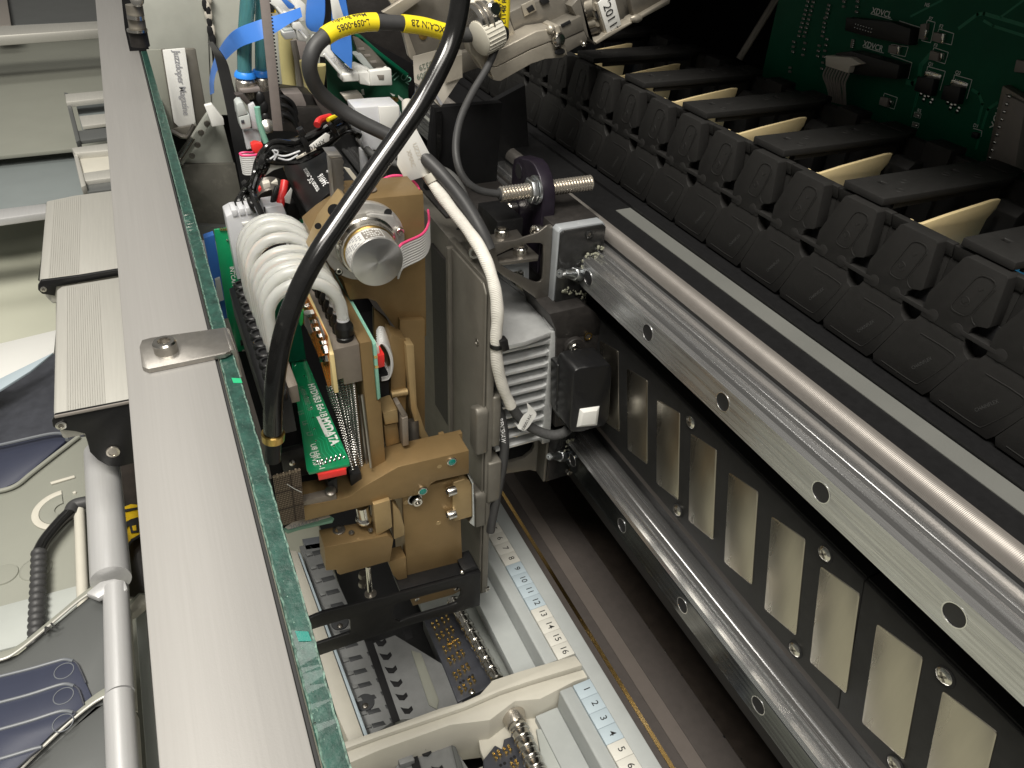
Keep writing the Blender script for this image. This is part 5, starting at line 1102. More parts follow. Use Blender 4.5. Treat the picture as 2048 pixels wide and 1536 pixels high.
# yellow marker standing up with its black tie
ys = thing("marker_sleeve", qy(1008, 40, 395), "upright yellow cable marker at the top edge, above a black tie", "cable marker", "yellow cable markers")
M().tube([qy(1003, -30, 397), qy(1004, 20, 397), qy(1001, 62, 397)], 4.3, 18, 4).out("sleeve", "label_yellow", ys)
for s, u, sz in (("Elec By 95", 998, 3.4), ("L1148 R6", 1007, 3.6)):
    text("print", s, qy(u, 48, 392.6), qy(u + 2, 0, 392.6) - qy(u, 48, 392.6), (-1, 0, 0.1), sz, "print_black", ys, .03, bold=.015)
M().solid([qy(*z7(*p), 391) for p in [(735, 450), (800, 370), (920, 500), (915, 545), (820, 525)]], (0, 2, 0)).out("torn_tail", "label_yellow", ys, bevel=0.1)
M().solid([qy(*z7(*p), 390) for p in [(800, 320), (900, 255), (990, 340), (985, 390), (920, 440), (880, 460)]], (0, 7, 0)).top("zip_tie", "black_plastic", "black zip tie head below the upright yellow marker", "cable tie", bevel=0.8)
M().tube([qy(*z7(930, 440), 394), qy(*z7(985, 480), 394), qy(*z7(985, 560), 394), qy(*z7(940, 600), 396)], 2.6, 12, 5).top("tie_loop", "black_plastic", "black loop of a tie hanging below its square head", "cable tie")
# grey plates behind the loop
gp = thing("top_plate", qy(860, 60, 440), "grey metal plate with folded flange behind the yellow-marked cable loop", "plate")
M().solid([qy(u, v, 440) for u, v in [(770, -20), (960, -20), (985, 60), (960, 110), (905, 130), (832, 112), (812, 60)]], (0, 4, 0)).out("plate", "die_cast_dark", gp, bevel=0.3)
M().solid([qy(u, v, 438) for u, v in [(800, 40), (808, 44), (832, 108), (826, 122), (818, 112)]], (0, 4, 0)).out("edge", "die_cast", gp, bevel=0.3)
M().solid([qy(u, v, 432) for u, v in [(765, 25), (838, -20), (870, -20), (795, 35)]], (0, 4, 0)).out("flange", "die_cast", gp, bevel=0.4)
M().solid([qy(u, v, 437) for u, v in [(775, -5), (810, -30), (830, -10), (790, 22)]], (0, 3, 0)).out("gusset", "die_cast", gp, bevel=0.3)
M().lathe(qy(846, 70, 439.8), (0, -1, 0), [(0, 2.6), (0.5, 2.5), (1, 1.2)], 16).out("rivet", "brass", gp)
M().solid([qy(*z7(*p), 430) for p in [(160, 830), (640, 760), (650, 900), (580, 1050), (300, 1150), (80, 1240)]], (0, 6, 0)).out("lower_arm", "die_cast_dark", gp, bevel=0.6)
# ================================================================ far end of the machine, upper left
def slab_y(px, Y, dep, m, n, par, bev=0.3, seg=2): return M().solid([qy(u, v, Y) for u, v in px], (0, dep, 0)).out(n, m, par, bevel=bev, seg=seg)
def top_y(px, Y, dep, m, n, label, cat, bev=0.3, group=None): return M().solid([qy(u, v, Y) for u, v in px], (0, dep, 0)).top(n, m, label, cat, group, bevel=bev)
top_y([(262, -30), (413, -30), (418, 120), (425, 260), (352, 258), (298, 97), (276, 20)], 720, 3, "galvanised", "galvanised_sheet", "galvanised sheet on the upper left behind the white label", "metal sheet")
top_y([(414, -30), (640, -30), (640, 230), (424, 230), (420, 120)], 722, 3, "galvanised", "galvanised_sheet", "galvanised sheet behind the teal hoses and blue ribbon", "metal sheet")
top_y([(240, -30), (300, -30), (360, 110), (480, 260), (480, 420), (330, 420), (250, 60)], 760, 3, "black_matt", "dark_sheet", "dark sheet behind the label holder at the upper left", "metal sheet")
gp_ = thing("torn_edge", qy(415, 70, 712), "ragged chips of sealant in the gap between the two galvanised sheets", "sealant")
a = M(); r_ = random.Random(2)
for (u, v, s) in ((411, 3, 2.4), (413, 12, 4.0), (415, 16, 3.4), (417, 28, 4.0), (420, 50, 3.2), (423, 60, 4.0), (425, 70, 3.0), (416, -6, 4)): a.ball(qy(u, v, 716), s, 6, (0.8, .6, 1.5))
a.out("chips", "label_shaded", gp_, kind="stuff"); a = M()
for (u, v, s) in ((410, 10, 2.6), (416, 21, 2.6), (419, 45, 2.4), (421, 63, 3.0), (425, 78, 3.0)): a.ball(qy(u, v, 715), s, 6, (0.9, .6, 2.0))
a.out("gap", "slot_black", gp_, kind="stuff")
top_y([(414, 0), (418, 0), (430, 130), (426, 130)], 717, 2, "slot_black", "gap_strip", "dark gap between the two galvanised sheets", "gap")
pst = thing("metal_post", qy(272, 60, 560), "short dark metal post with a bright collar just right of the aluminium bar", "post")
M().cyl(qy(268, 10, 560), qy(276, 60, 560), 5.0, 16).out("upper_post", "die_cast_dark", pst); M().cyl(qy(274, 58, 558), qy(281, 92, 558), 5.6, 16).out("lower_post", "black_cast", pst)
M().cyl(qy(271, 30, 557), qy(272, 38, 557), 5.0, 16).out("collar", "steel_screw", pst); M().cyl(qy(274, 58, 556), qy(275, 63, 556), 6, 16).out("collar", "steel_screw", pst)
M().lathe(qy(274, 0, 555), (0, -1, .3), [(0, 4), (1.5, 4), (2, 3)], 14).out("knob", "steel_screw", pst)
lh = thing("label_holder", qy(350, 180, 610), "grey sheet holder carrying a white label printed with two words, upper left inside the glass", "label holder")
slab_y([(293, 100), (324, 99), (352, 262), (340, 262)], 608, 2, "panel_sage", "left_plate", lh); slab_y([(368, 97), (391, 97), (414, 228), (400, 250), (394, 256)], 608, 3, "grey_cast", "right_fold", lh, 1.0)
slab_y([(322, 99), (330, 98), (356, 258), (348, 256)], 606, 2, "grey_cast", "left_fold", lh)
slab_y([(325, 100), (370, 96), (391, 243), (388, 250), (358, 254), (348, 245)], 604, 1.2, "label_white", "label", lh, 0.4)
o_ = qy(352, 101, 603.6); xd = qy(373, 232, 603.6) - o_
text("print", "Juzzdoper Magazine", o_, xd, qy(380, 160, 603.6) - qy(350, 163, 603.6), 6.3, "print_grey", lh, .05, bold=.01, sx=.88)
slab_y([(346, 258), (392, 250), (398, 262), (380, 275), (352, 262)], 600, 3, "grey_cast", "label_clip", lh, 0.4)
lt = thing("latch_bracket", qy(395, 280, 590), "grey folded latch bracket on a diagonal below the white label", "bracket")
slab_y([(418, 222), (427, 237), (420, 250), (366, 330), (354, 322), (408, 236)], 585, 5, "galvanised", "latch_plate", lt, 0.5); slab_y([(402, 246), (446, 246), (468, 328), (362, 336), (380, 300)], 596, 6, "galvanised", "folded_sheet", lt, 0.5)
M().tube([qy(356, 320, 580), qy(385, 275, 580)], 2.2, 12, 1).out("pivot_rod", "steel_screw", lt); M().tube([qy(342, 262, 582), qy(372, 274, 580), qy(388, 250, 580)], 1.6, 10, 3).out("spring_wire", "steel_dark", lt)
for u, v in ((414, 247), (402, 265), (395, 290), (384, 312)): M().lathe(qy(u, v, 584.8), (0, -1, 0), [(0, 2.2), (.6, 2.0), (.8, 1)], 14).out("rivet", "steel_dark", lt)
top_y([(345, 330), (470, 328), (500, 470), (392, 470), (352, 345)], 592, 4, "mottled_dark", "speckled_sheet", "dark speckled sheet below the latch bracket", "metal sheet")
top_y([(392, 450), (470, 455), (455, 485), (400, 480)], 580, 5, "panel_slate", "slate_ledge", "slate grey ledge under the speckled sheet, behind the glass", "ledge")
top_y([(409, 212), (424, 208), (447, 237), (449, 250), (424, 254), (421, 242)], 570, 5, "label_white", "white_clip", "small white plastic clip left of the black band", "clip", .5)
# black band, blue ribbons
bb = [(415, 84, 560), (428, 110, 552), (440, 160, 540), (452, 215, 525), (464, 280, 510), (478, 350, 495), (486, 410, 480)]
b2 = [(426, 84, 540), (452, 122, 535), (464, 165, 522), (478, 220, 508), (492, 285, 494), (503, 350, 482), (508, 410, 470)]
M().strip(curve([qy(*p) for p in bb], 4), curve([qy(*p) for p in b2], 4), (0.4, 0.8, 0)).top("black_band", "black_plastic", "wide flat black band hanging in front of the blue ribbon at the upper left", "cable")
r1 = [(420, 190, 575), (419, 160, 578), (424, 132, 580), (437, 100, 560), (465, 64, 520), (510, 44, 505), (545, 34, 505), (575, 25, 508), (600, 16, 512)]
r2 = [(428, 186, 560), (428, 165, 562), (434, 142, 560), (450, 122, 540), (480, 95, 510), (520, 80, 496), (550, 66, 496), (578, 48, 500), (604, 34, 506)]
M().strip(curve([qy(*p) for p in r1], 6), curve([qy(*p) for p in r2], 6), (0.3, 0.6, 0.3)).top("blue_ribbon", "ribbon_blue", "broad bright blue ribbon cable arching over the teal hoses", "ribbon cable")
for px_a, px_b, lab in (([(616, -20, 520), (612, 20, 515), (612, 50, 512), (622, 62, 512)], [(648, -20, 500), (650, 12, 500), (648, 40, 502), (640, 66, 505)], "deep blue ribbon cable dropping straight down left of the looped cable"),
                        ([(664, -20, 505), (663, 40, 500), (662, 90, 498), (664, 102, 498)], [(688, -20, 490), (698, 40, 488), (704, 100, 488), (703, 138, 488)], "deep blue ribbon cable dropping into the lowest white latch connector")):
    M().strip(curve([qy(*p) for p in px_a], 5), curve([qy(*p) for p in px_b], 5), (0.5, 0.9, 0)).top("blue_ribbon", "ribbon_blue", lab, "ribbon cable")
top_y([(660, -10), (674, -10), (688, 35), (676, 42), (666, 38)], 487, 1, "label_white", "print_label", "white label with dark smudges stuck on the right blue ribbon", "label")
# teal pneumatic hoses and push-in fittings
def fit(u, v, s, Y, lab):
    t = thing("push_fitting", qy(u, v + 30, Y), lab, "hose fitting", "push-in fittings with blue rings")
    c = qy(u, v, Y); dn = (qy(u + 2, v + 40, Y) - c).normalized()
    M().lathe(c, dn, [(-1.5, 5.6 * s), (0, 6.6 * s), (1.8, 6.8 * s), (2.6, 5.6 * s)], 22).out("blue_ring", "blue_ring", t); M().lathe(c + dn * 2.6, dn, [(0, 5.2 * s), (1.5, 6.3 * s), (11, 6.3 * s), (12, 5.6 * s)], 22).out("body", "nickel_fitting", t)
fit(490, 148, 0.98, 520, "nickel push-in fitting with a blue ring under the left teal hose"); fit(523, 145, 0.92, 526, "nickel push-in fitting with blue ring, partly behind the brown belt")
M().tube([qy(498, -30, 520), qy(493, 30, 520), qy(489, 90, 520), qy(489, 146, 520)], 4.4, 18, 5).top("teal_hose", "teal_tube", "left teal plastic air hose coming down into a blue-ringed fitting", "hose")
M().tube([qy(524, -30, 530), qy(522, 60, 528), qy(522, 144, 526)], 3.7, 18, 5).top("teal_hose", "teal_tube", "right teal plastic air hose, mostly hidden behind the brown belt", "hose")
ws = thing("warning_sign", qy(527, 10, 700), "yellow warning sticker with a black triangle outline behind the toothed belt", "sign")
slab_y([(503, -20), (551, -20), (552, 26), (504, 29)], 700, 1, "warning_yellow", "sticker", ws, 0.1)
a = M()
for p, q in (((505, 24), (524, -15)), ((524, -15), (547, 20)), ((505, 24), (548, 20))):
    P, Q = qy(*p, 699.6), qy(*q, 699.6); d = (Q - P).normalized(); n = Vector((-d.z, 0, d.x)) * 1.6; a.solid([P - n, Q - n, Q + n, P + n], (0, -.2, 0))
a.out("triangle", "print_black", ws)
# toothed belt
tb_ = thing("toothed_belt", qy(545, 120, 480), "brown toothed belt running straight down, teeth on its right edge", "belt")
slab_y([(518, -20), (537, -20), (566, 262), (547, 262)], 480, 1.6, "belt", "belt_band", tb_, .15)
a = M()
for i in range(38):
    t = i / 38; u, v = 537 + 29 * t * 0.97, -14 + 265 * t; a.solid([qy(u - 1, v, 480.2), qy(u + 3.6, v + 1.2, 480.2), qy(u + 3.6, v + 3.6, 480.2), qy(u - 1, v + 4.6, 480.2)], (0, 1.2, 0))
a.out("teeth", "slot_black", tb_, kind="stuff")
# panels and rods behind
top_y([(542, 62), (560, 60), (566, 190), (552, 192), (544, 120)], 640, 2, "galvanised", "grey_sheet", "grey upright panel right of the toothed belt", "panel")
top_y([(560, 62), (600, 62), (616, 195), (572, 195)], 660, 2, "panel_sage", "grey_sheet", "grey panel behind the cream rods", "panel"); top_y([(580, 78), (612, 80), (614, 118), (585, 120)], 650, 2, "belt", "brown_plate", "brown plate behind the upper cream rod", "plate")
M().tube([qy(570, 60, 560), qy(573, 110, 560), qy(580, 182, 560)], 4.8, 14, 4).top("cream_rod", "yellow_rod", "cream-yellow rod hanging under the white latch connector", "rod")
M().tube([qy(612, 120, 540), qy(622, 170, 540), (qy(632, 229, 540))], 4.6, 14, 4).top("cream_rod", "yellow_rod", "cream-yellow rod partly behind the looped dark grey cable", "rod")
M().tube([qy(640, 130, 560), qy(650, 180, 560), qy(668, 210, 560)], 4.6, 14, 4).top("cream_rod", "yellow_rod", "pale yellow rod in front of the green board, inside the cable loop", "rod")
M().tube([qy(586, 80, 556), qy(596, 130, 556), qy(604, 200, 556)], 2.2, 10, 4).top("grey_wire", "chip_grey", "thin grey wire between the two cream rods", "wire")
top_y([(608, 120), (617, 118), (628, 230), (618, 232)], 565, 3, "oil_brown", "brown_strip", "dark brown strip left of the lower cream rod", "strip")
M().tube([qy(655, 205, 520), qy(670, 250, 515)], 1.3, 8, 1).top("steel_wire", "steel_screw", "thin steel wire slanting down right of the harness", "wire")
# white latch connectors
def latch(px, Y, label, n=0, dep=16):
    t = thing("latch_connector", qy(*px[0], Y), label, "connector", "white latch connectors in a slanting row"); return t
L1 = latch([(590, 20)], 520, "white latch connector at the top edge, its slot filled with blue")
slab_y([(536, -12), (553, -10), (598, 28), (592, 34), (566, 38), (550, 14), (538, 6)], 522, 14, "white_plastic", "body", L1, .6); slab_y([(568, 25), (594, 22), (596, 35), (570, 39)], 518, 8, "white_plastic", "front_end", L1, .6); slab_y([(590, -10), (612, 10), (612, 42), (598, 44), (594, 20), (580, 0)], 524, 14, "white_plastic", "rear_half", L1, .6)
slab_y([(563, 0), (570, -3), (590, 12), (586, 18), (578, 18)], 515, 3, "ribbon_blue", "blue_slot", L1, .2); M().tube([qy(553, 14, 517), qy(568, 32, 516)], 0.9, 8, 1).out("latch_bar", "label_white", L1)
L2 = latch([(585, 60)], 515, "white latch connector in the middle, above a cream rod")
slab_y([(566, 66), (590, 62), (594, 76), (570, 80)], 512, 12, "white_plastic", "front_end", L2, .6); slab_y([(585, 46), (600, 44), (622, 72), (612, 84), (596, 82), (592, 60), (586, 58)], 518, 12, "white_plastic", "body", L2, .6)
slab_y([(568, 60), (586, 58), (588, 63), (568, 66)], 514, 10, "grey_plastic", "top_face", L2, .4); M().tube([qy(597, 60, 510), qy(612, 76, 510)], 0.9, 8, 1).out("latch_bar", "label_white", L2)
L3 = latch([(720, 145)], 495, "long white latch connector with printed edge, largest and lowest of the row")
slab_y([(624, 100), (634, 78), (661, 76), (662, 100), (696, 138), (698, 148), (685, 150), (652, 115), (640, 114), (634, 100)], 498, 14, "white_plastic", "body", L3, .7)
slab_y([(684, 149), (718, 145), (719, 163), (686, 165)], 494, 14, "white_plastic", "front_end", L3, .8, 3); slab_y([(718, 146), (738, 144), (740, 165), (782, 140), (785, 170), (740, 172), (720, 168)], 495, 12, "white_plastic", "latch_end", L3, .6)
slab_y([(740, 143), (783, 138), (785, 171), (742, 172)], 493, 6, "white_plastic", "end_block", L3, .7); slab_y([(754, 150), (768, 150), (768, 159), (758, 159)], 492.6, 1, "chip_grey", "slot", L3, .1)
slab_y([(697, 136), (718, 132), (742, 140), (720, 146)], 500, 12, "white_plastic", "rear_end", L3, .5); M().tube([qy(648, 108, 492), qy(682, 148, 492)], 1.0, 8, 1).out("latch_bar", "label_white", L3)
text("print", "XMDA-4", qy(664, 113, 496.5), qy(694, 139, 496.5) - qy(664, 113, 496.5), qy(664, 108, 496) - qy(656, 118, 496), 4.2, "print_grey", L3, .03)
slab_y([(708, 110), (724, 108), (748, 138), (735, 140)], 508, 10, "grey_plastic", "rear_rail", L3, .5)
# green back board
gbk = thing("rear_board", qy(740, 190, 520), "green circuit board behind the white latch connectors, with a small white socket", "circuit board")
slab_y([(650, 100), (700, 62), (722, 70), (816, 152), (818, 225), (660, 240), (655, 170)], 520, 1.6, "green_card", "board", gbk, .2)
slab_y([(696, 60), (704, 60), (818, 148), (812, 152)], 512, 6, "pcb_dark", "upper_edge", gbk, .2)
slab_y([(705, 72), (724, 76), (778, 136), (770, 138), (745, 140), (718, 110)], 512, 5, "die_cast_dark", "metal_row", gbk, .3)
for i in range(4): slab_y([(716 + 12 * i, 96 + 13 * i), (728 + 12 * i, 95 + 13 * i), (730 + 12 * i, 100 + 13 * i), (718 + 12 * i, 101 + 13 * i)], 511.5, 1, "chip_grey", "pad", gbk, .1)
slab_y([(686, 192), (722, 187), (728, 196), (729, 212), (716, 213), (712, 201), (693, 202)], 505, 10, "label_shaded", "socket", gbk, .5); slab_y([(694, 203), (713, 202), (714, 212), (698, 215)], 508, 6, "slot_black", "socket_bore", gbk, .2)
for u, v in ((778, 196), (785, 196), (792, 197), (779, 203), (788, 204)): M().cyl(qy(u, v - 3, 506), qy(u, v + 5, 506), 1.6, 10).out("gold_post", "gold", gbk)
for px in ([(722, 180), (727, 178), (729, 190), (725, 190)], [(780, 186), (790, 190), (788, 195)], [(796, 190), (806, 198), (804, 203), (797, 196)], [(738, 204), (746, 208), (744, 212)]): slab_y(px, 519.6, .3, "silkscreen", "print", gbk, .0)
text("print", "U2", qy(802, 150, 519), qy(812, 158, 519) - qy(802, 150, 519), qy(802, 140, 519) - qy(802, 150, 519), 7, "pale_green_edge", gbk, .05); text("print", "J1", qy(786, 148, 519), qy(792, 156, 519) - qy(786, 148, 519), qy(802, 140, 519) - qy(802, 150, 519), 7, "pale_green_edge", gbk, .05)
top_y([(660, 95), (700, 60), (830, 130), (830, 240), (640, 250)], 530, 3, "black_matt", "dark_plate", "dark plate behind the green rear board", "plate")
top_y([(700, -20), (780, -20), (830, 150), (815, 150), (690, 50)], 545, 3, "black_cast", "dark_plate", "dark plate right of the blue ribbons at the top", "plate")
wbx = thing("white_box", qy(755, 260, 440), "translucent white plastic box in front of the green rear board", "plastic box")
slab_y([(709, 216), (760, 212), (798, 210), (806, 240), (800, 300), (728, 300), (722, 265)], 440, 18, "clear_plastic", "front_face", wbx, .6); slab_y([(757, 214), (798, 212), (800, 262), (762, 268)], 438.6, 1.2, "label_white", "inner_label", wbx, .1)
slab_y([(714, 250), (724, 252), (726, 262), (716, 258)], 434, 4, "grey_plastic", "clip", wbx, .3); slab_y([(722, 300), (735, 300), (736, 340), (726, 352)], 442, 6, "clear_plastic", "side_leg", wbx, .5)
# dark machine parts under the belt
dk = thing("pulley_block", qy(580, 220, 500), "dark pulley block with brown pads and curved flanges under the toothed belt", "machine block")
slab_y([(482, 184), (560, 182), (625, 190), (650, 225), (620, 255), (560, 262), (520, 250), (500, 220)], 520, 20, "black_cast", "body", dk, .6); slab_y([(480, 179), (520, 176), (522, 184), (482, 187)], 512, 10, "belt", "brown_pad", dk, .4); slab_y([(567, 188), (604, 186), (612, 206), (614, 216), (588, 218), (580, 204)], 508, 14, "belt", "brown_pad", dk, .6)
slab_y([(470, 190), (486, 187), (502, 206), (512, 218), (498, 215), (484, 200)], 505, 6, "brown_paint", "brown_edge", dk, .4)
for i in range(3): M().tube([qy(556, 192 + 17 * i, 504), qy(572, 196 + 17 * i, 504), qy(586, 208 + 16 * i, 505), qy(594, 228 + 14 * i, 506)], 1.6 if i else 1.3, 8, 5).out("flange", "chip_black", dk)
slab_y([(596, 214), (640, 216), (665, 270), (560, 262), (566, 236)], 505, 6, "black_cast", "side_panel", dk, .5); M().lathe(qy(536, 253, 498), (0, -1, .5), [(0, 4.5), (1.6, 4.2), (2.0, 3)], 16).out("screw", "steel_screw", dk)
for u, v in ((528, 214), (532, 238), (521, 196), (527, 262)): M().ball(qy(u, v, 500), 2.6, 7, (1, .6, 1.6)).out("lug", "chip_black", dk)
top_y([(625, 190), (645, 188), (690, 250), (660, 262)], 515, 3, "brown_paint", "brown_plate", "brown plate between the cable loop and wire harness", "plate")
gcn = thing("clear_connector", qy(492, 230, 480), "grey plastic connector with a clear side window, beside the black band", "connector")
slab_y([(473, 210), (478, 205), (486, 205), (496, 228), (476, 234)], 478, 12, "grey_plastic", "sloped_top", gcn, .6); slab_y([(477, 234), (499, 229), (503, 252), (502, 256), (484, 260), (481, 254)], 478, 10, "grey_plastic", "front", gcn, .6); slab_y([(482, 241), (488, 240), (489, 246), (483, 247)], 477.5, 1, "card_navy", "slot", gcn, .05)
slab_y([(497, 212), (508, 206), (518, 225), (522, 250), (518, 260), (505, 258)], 482, 4, "clear_plastic", "window", gcn, .4); slab_y([(486, 262), (520, 258), (524, 290), (494, 300)], 484, 4, "clear_plastic", "lower_window", gcn, .4); M().tube([qy(514, 214, 479), qy(520, 250, 479), qy(532, 285, 479)], 1.8, 10, 5).out("clear_tube", "pale_green_edge", gcn)
slab_y([(503, 290), (511, 286), (526, 289), (526, 308), (512, 309), (504, 300)], 470, 6, "red_plastic", "red_plug", gcn, .5)
rb = [qy(511, 300, 476), qy(504, 304, 470), qy(490, 304, 466), qy(480, 306, 466), qy(484, 310, 462), qy(500, 310, 460), qy(516, 308, 460)]
ribbon("ribbon_cable", [p + Vector((0, 0, -6)) for p in rb], (0, 0, -11.5), 10, "ribbon_grey", "ribbon_pink", "grey ribbon cable with pink lower edge beside the red plug", r=.62)
# black wire harness
hn = thing("wire_harness", qy(590, 300, 450), "bundle of black wires tied with black cable ties, running to the white plugs", "wire harness")
paths = [[(708, 236, 432), (680, 238, 416), (640, 262, 412), (600, 280, 410), (560, 290, 410), (530, 300, 410), (515, 325, 426), (508, 355, 422), (492, 378, 434), (478, 400, 430), (468, 424, 428)],
         [(712, 250, 432), (680, 255, 416), (640, 278, 412), (600, 292, 410), (556, 304, 410), (532, 315, 410), (520, 345, 408), (508, 362, 422), (496, 382, 434), (486, 402, 430), (481, 424, 428)],
         [(716, 262, 434), (690, 256, 416), (650, 286, 412), (610, 305, 410), (565, 318, 410), (538, 326, 410), (524, 345, 408), (512, 366, 422), (500, 384, 434), (492, 400, 430), (496, 420, 428)],
         [(720, 272, 435), (692, 262, 432), (640, 300, 412), (600, 320, 409), (560, 324, 407), (524, 322, 407), (518, 352, 424), (506, 372, 422), (500, 390, 434), (502, 405, 414), (512, 424, 412)],
         [(700, 232, 436), (668, 246, 418), (632, 272, 413), (590, 286, 409), (548, 284, 407), (522, 308, 406), (516, 338, 423), (504, 364, 420), (490, 382, 433)],
         [(716, 246, 436), (676, 262, 416), (636, 286, 411), (596, 304, 407), (556, 296, 406), (530, 306, 406), (521, 336, 404), (510, 372, 419), (508, 395, 416), (528, 440, 394)]]
for i, p in enumerate(paths): M().tube([qy(*q) for q in p], 2.0 if i != 4 else 1.5, 10, 5).out("wire", "cable_black", hn)
M().tube([qy(*q) for q in [(634, 250, 408), (640, 240, 412), (660, 234, 420)]], 1.9, 10, 4).out("red_wire", "red_wire", hn); M().tube([qy(*q) for q in [(656, 240, 410), (668, 234, 414), (690, 232, 424)]], 1.2, 8, 4).out("yellow_wire", "label_yellow", hn)
a = M()
for p in ([(545, 300), (550, 310), (540, 318)], [(548, 308), (570, 312), (600, 302)], [(556, 316), (576, 320), (596, 310)], [(548, 300), (556, 304), (548, 320)]): a.tube([qy(u, v, 402) for u, v in p], 0.5, 6, 4)
a.out("wrap_film", "clear_plastic", hn, kind="stuff")
for (A_, B_) in (([(656, 252), (664, 246), (676, 262), (668, 270)], 408), ([(595, 262), (606, 256), (614, 270), (602, 276)], 406), ([(484, 370), (492, 364), (502, 376), (494, 384)], 432)): slab_y(A_, B_ - 4, 5, "black_plastic", "tie_head", hn, .6)
for p in ([(600, 270, 404), (610, 285, 403), (616, 302, 404)], [(668, 262, 406), (674, 272, 406)]): M().tube([qy(*q) for q in p], 1.6, 8, 3).out("tie_band", "black_plastic", hn)
slab_y([(617, 293), (652, 266), (660, 270), (658, 282), (640, 292), (618, 300)], 404, .8, "label_white", "paper_tag", hn, .15); text("print", "XMYC01", qy(650, 281, 403.6), qy(628, 293, 403.6) - qy(650, 281, 403.6), (0, 0, -1), 3.6, "print_black", hn, .03)
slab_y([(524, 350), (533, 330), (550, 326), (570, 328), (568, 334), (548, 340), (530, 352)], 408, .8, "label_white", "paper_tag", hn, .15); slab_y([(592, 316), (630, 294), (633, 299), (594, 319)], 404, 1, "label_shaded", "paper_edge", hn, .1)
# white plug housings
wp_ = thing("white_plugs", qy(515, 450, 420), "pair of translucent white plug housings with black and red wires, behind the hoses", "connector")
slab_y([(452, 434), (466, 426), (520, 418), (524, 424), (530, 436), (528, 545), (475, 560)], 418, 16, "clear_plastic", "left_plug", wp_, .5); slab_y([(530, 416), (566, 410), (574, 432), (580, 520), (532, 530)], 420, 16, "clear_plastic", "right_plug", wp_, .5)
for i in range(4): slab_y([(463 + 14.5 * i, 421 - 2.2 * i), (474 + 14.5 * i, 419 - 2.2 * i), (477 + 14.5 * i, 432 - 2.2 * i), (466 + 14.5 * i, 434 - 2.2 * i)], 417.4, 12, "clear_plastic", "wire_port", wp_, .3)
slab_y([(484, 446), (506, 442), (506, 449), (486, 452)], 417, 1.5, "white_plastic", "key_tab", wp_, .2); slab_y([(528, 416), (531, 416), (537, 540), (530, 540)], 417.5, 2, "slot_black", "gap", wp_, .1)
M().tube([qy(*q) for q in [(570, 362, 434), (566, 385, 430), (562, 402, 426), (558, 422, 424)]], 2.3, 12, 5).out("red_wire", "red_wire", wp_); M().tube([qy(*q) for q in [(556, 376, 434), (550, 395, 430), (545, 424, 424)]], 2.3, 12, 5).out("black_wire", "cable_black", wp_)
slab_y([(569, 395), (582, 376), (585, 380), (580, 408), (570, 405)], 425, .8, "label_white", "paper_tag", wp_, .15); slab_y([(574, 408), (590, 405), (602, 432), (598, 445), (574, 436)], 428, 8, "black_plastic", "black_block", wp_, .8)
slab_y([(526, 368), (540, 364), (544, 388), (530, 390)], 440, 5, "label_shaded", "small_socket", wp_, .5); slab_y([(542, 366), (556, 362), (558, 385), (546, 388)], 442, 5, "tray_beige", "small_socket", wp_, .5); slab_y([(516, 378), (522, 374), (528, 392), (522, 396)], 441, 4, "red_wire", "red_end", wp_, .5)
M().lathe(qy(545, 400, 442), (0, 1, .5), [(0, 9), (10, 9)], 22).out("steel_can", "steel_dark", wp_)
top_y([(598, 440), (622, 438), (630, 470), (605, 470)], 432, 1.6, "pcb_green", "small_board", "small green board edge behind the white hoses, next to the bronze lug", "circuit board"); top_y([(602, 448), (615, 446), (628, 465), (618, 468)], 430, 1, "label_white", "white_strip", "white strip on the small green board behind the hoses", "strip")
# ================================================================ aluminium bar, gasket, glass and clamp
ZB_ = -165.0
br = thing("front_bar", (-14, 350, -200), "wide anodised aluminium bar running the length of the machine front", "metal bar")
M().box(-29.4, 1.25, YN, 1500, -200, ZB_).out("bar", "anodised_aluminium", br, bevel=0.35)
M().box(1.3, 2.3, YN, 1500, -196, ZB_ - 0.9).out("gasket", "rubber_black", br, bevel=0.2)
gl_ = thing("safety_glass", (5.3, 350, -300), "clear safety glass pane standing on edge beside the bar, its ground top edge dark green", "glass pane")
M().box(2.7, 8.3, YN, 1500, -264.0, ZB_ - 1.35).out("pane", "glass_clear", gl_)
ge = M(); rg = random.Random(11); n = 420; L0, L1 = [], []
rows = [[], [], [], []]
for i in range(n + 1):
    y = -140 + (1640 if i == n else 780 * (i / (n - 1)))
    if i == n: y = 1500
    rows[0].append(Vector((2.65, y, ZB_ - 1.25))); rows[1].append(Vector((3.25 + rg.uniform(-.16, .16), y, ZB_ - 0.55 + rg.uniform(-.1, .1))))
    rows[2].append(Vector((7.75 + rg.uniform(-.18, .18), y, ZB_ - 0.55 + rg.uniform(-.1, .1)))); rows[3].append(Vector((8.35, y, ZB_ - 1.25)))
ge.loft([[rows[j][i] for j in range(4)] for i in range(n + 1)]).out("ground_edge", "glass_green", gl_, ang=10)
for s_ in (0, 1):
    am = M(); 
    rr_ = [[rows[1 + s_][i] + Vector((-.45 if not s_ else .1, 0, -.12)), rows[1 + s_][i] + Vector((-.1 if not s_ else .45, 0, .06 + .05 * rg.random())), rows[1 + s_][i] + Vector((.15 if not s_ else -.25, 0, -.05))] for i in range(n + 1)]
    am.loft(rr_).out("ground_arris", "glass_arris", gl_, ang=10)
a = M()
for i in range(260):
    y = 60 + 480 * rg.random() ** 1.4; s = rg.choice((3.1, 3.2, 7.85, 7.8, 4.5)); a.ball((s + rg.uniform(-.3, .3), y, ZB_ - 0.5), rg.uniform(.08, .22), 4, (1, 1.8, .5))
a.out("edge_chips", "glass_arris", gl_, kind="stuff")
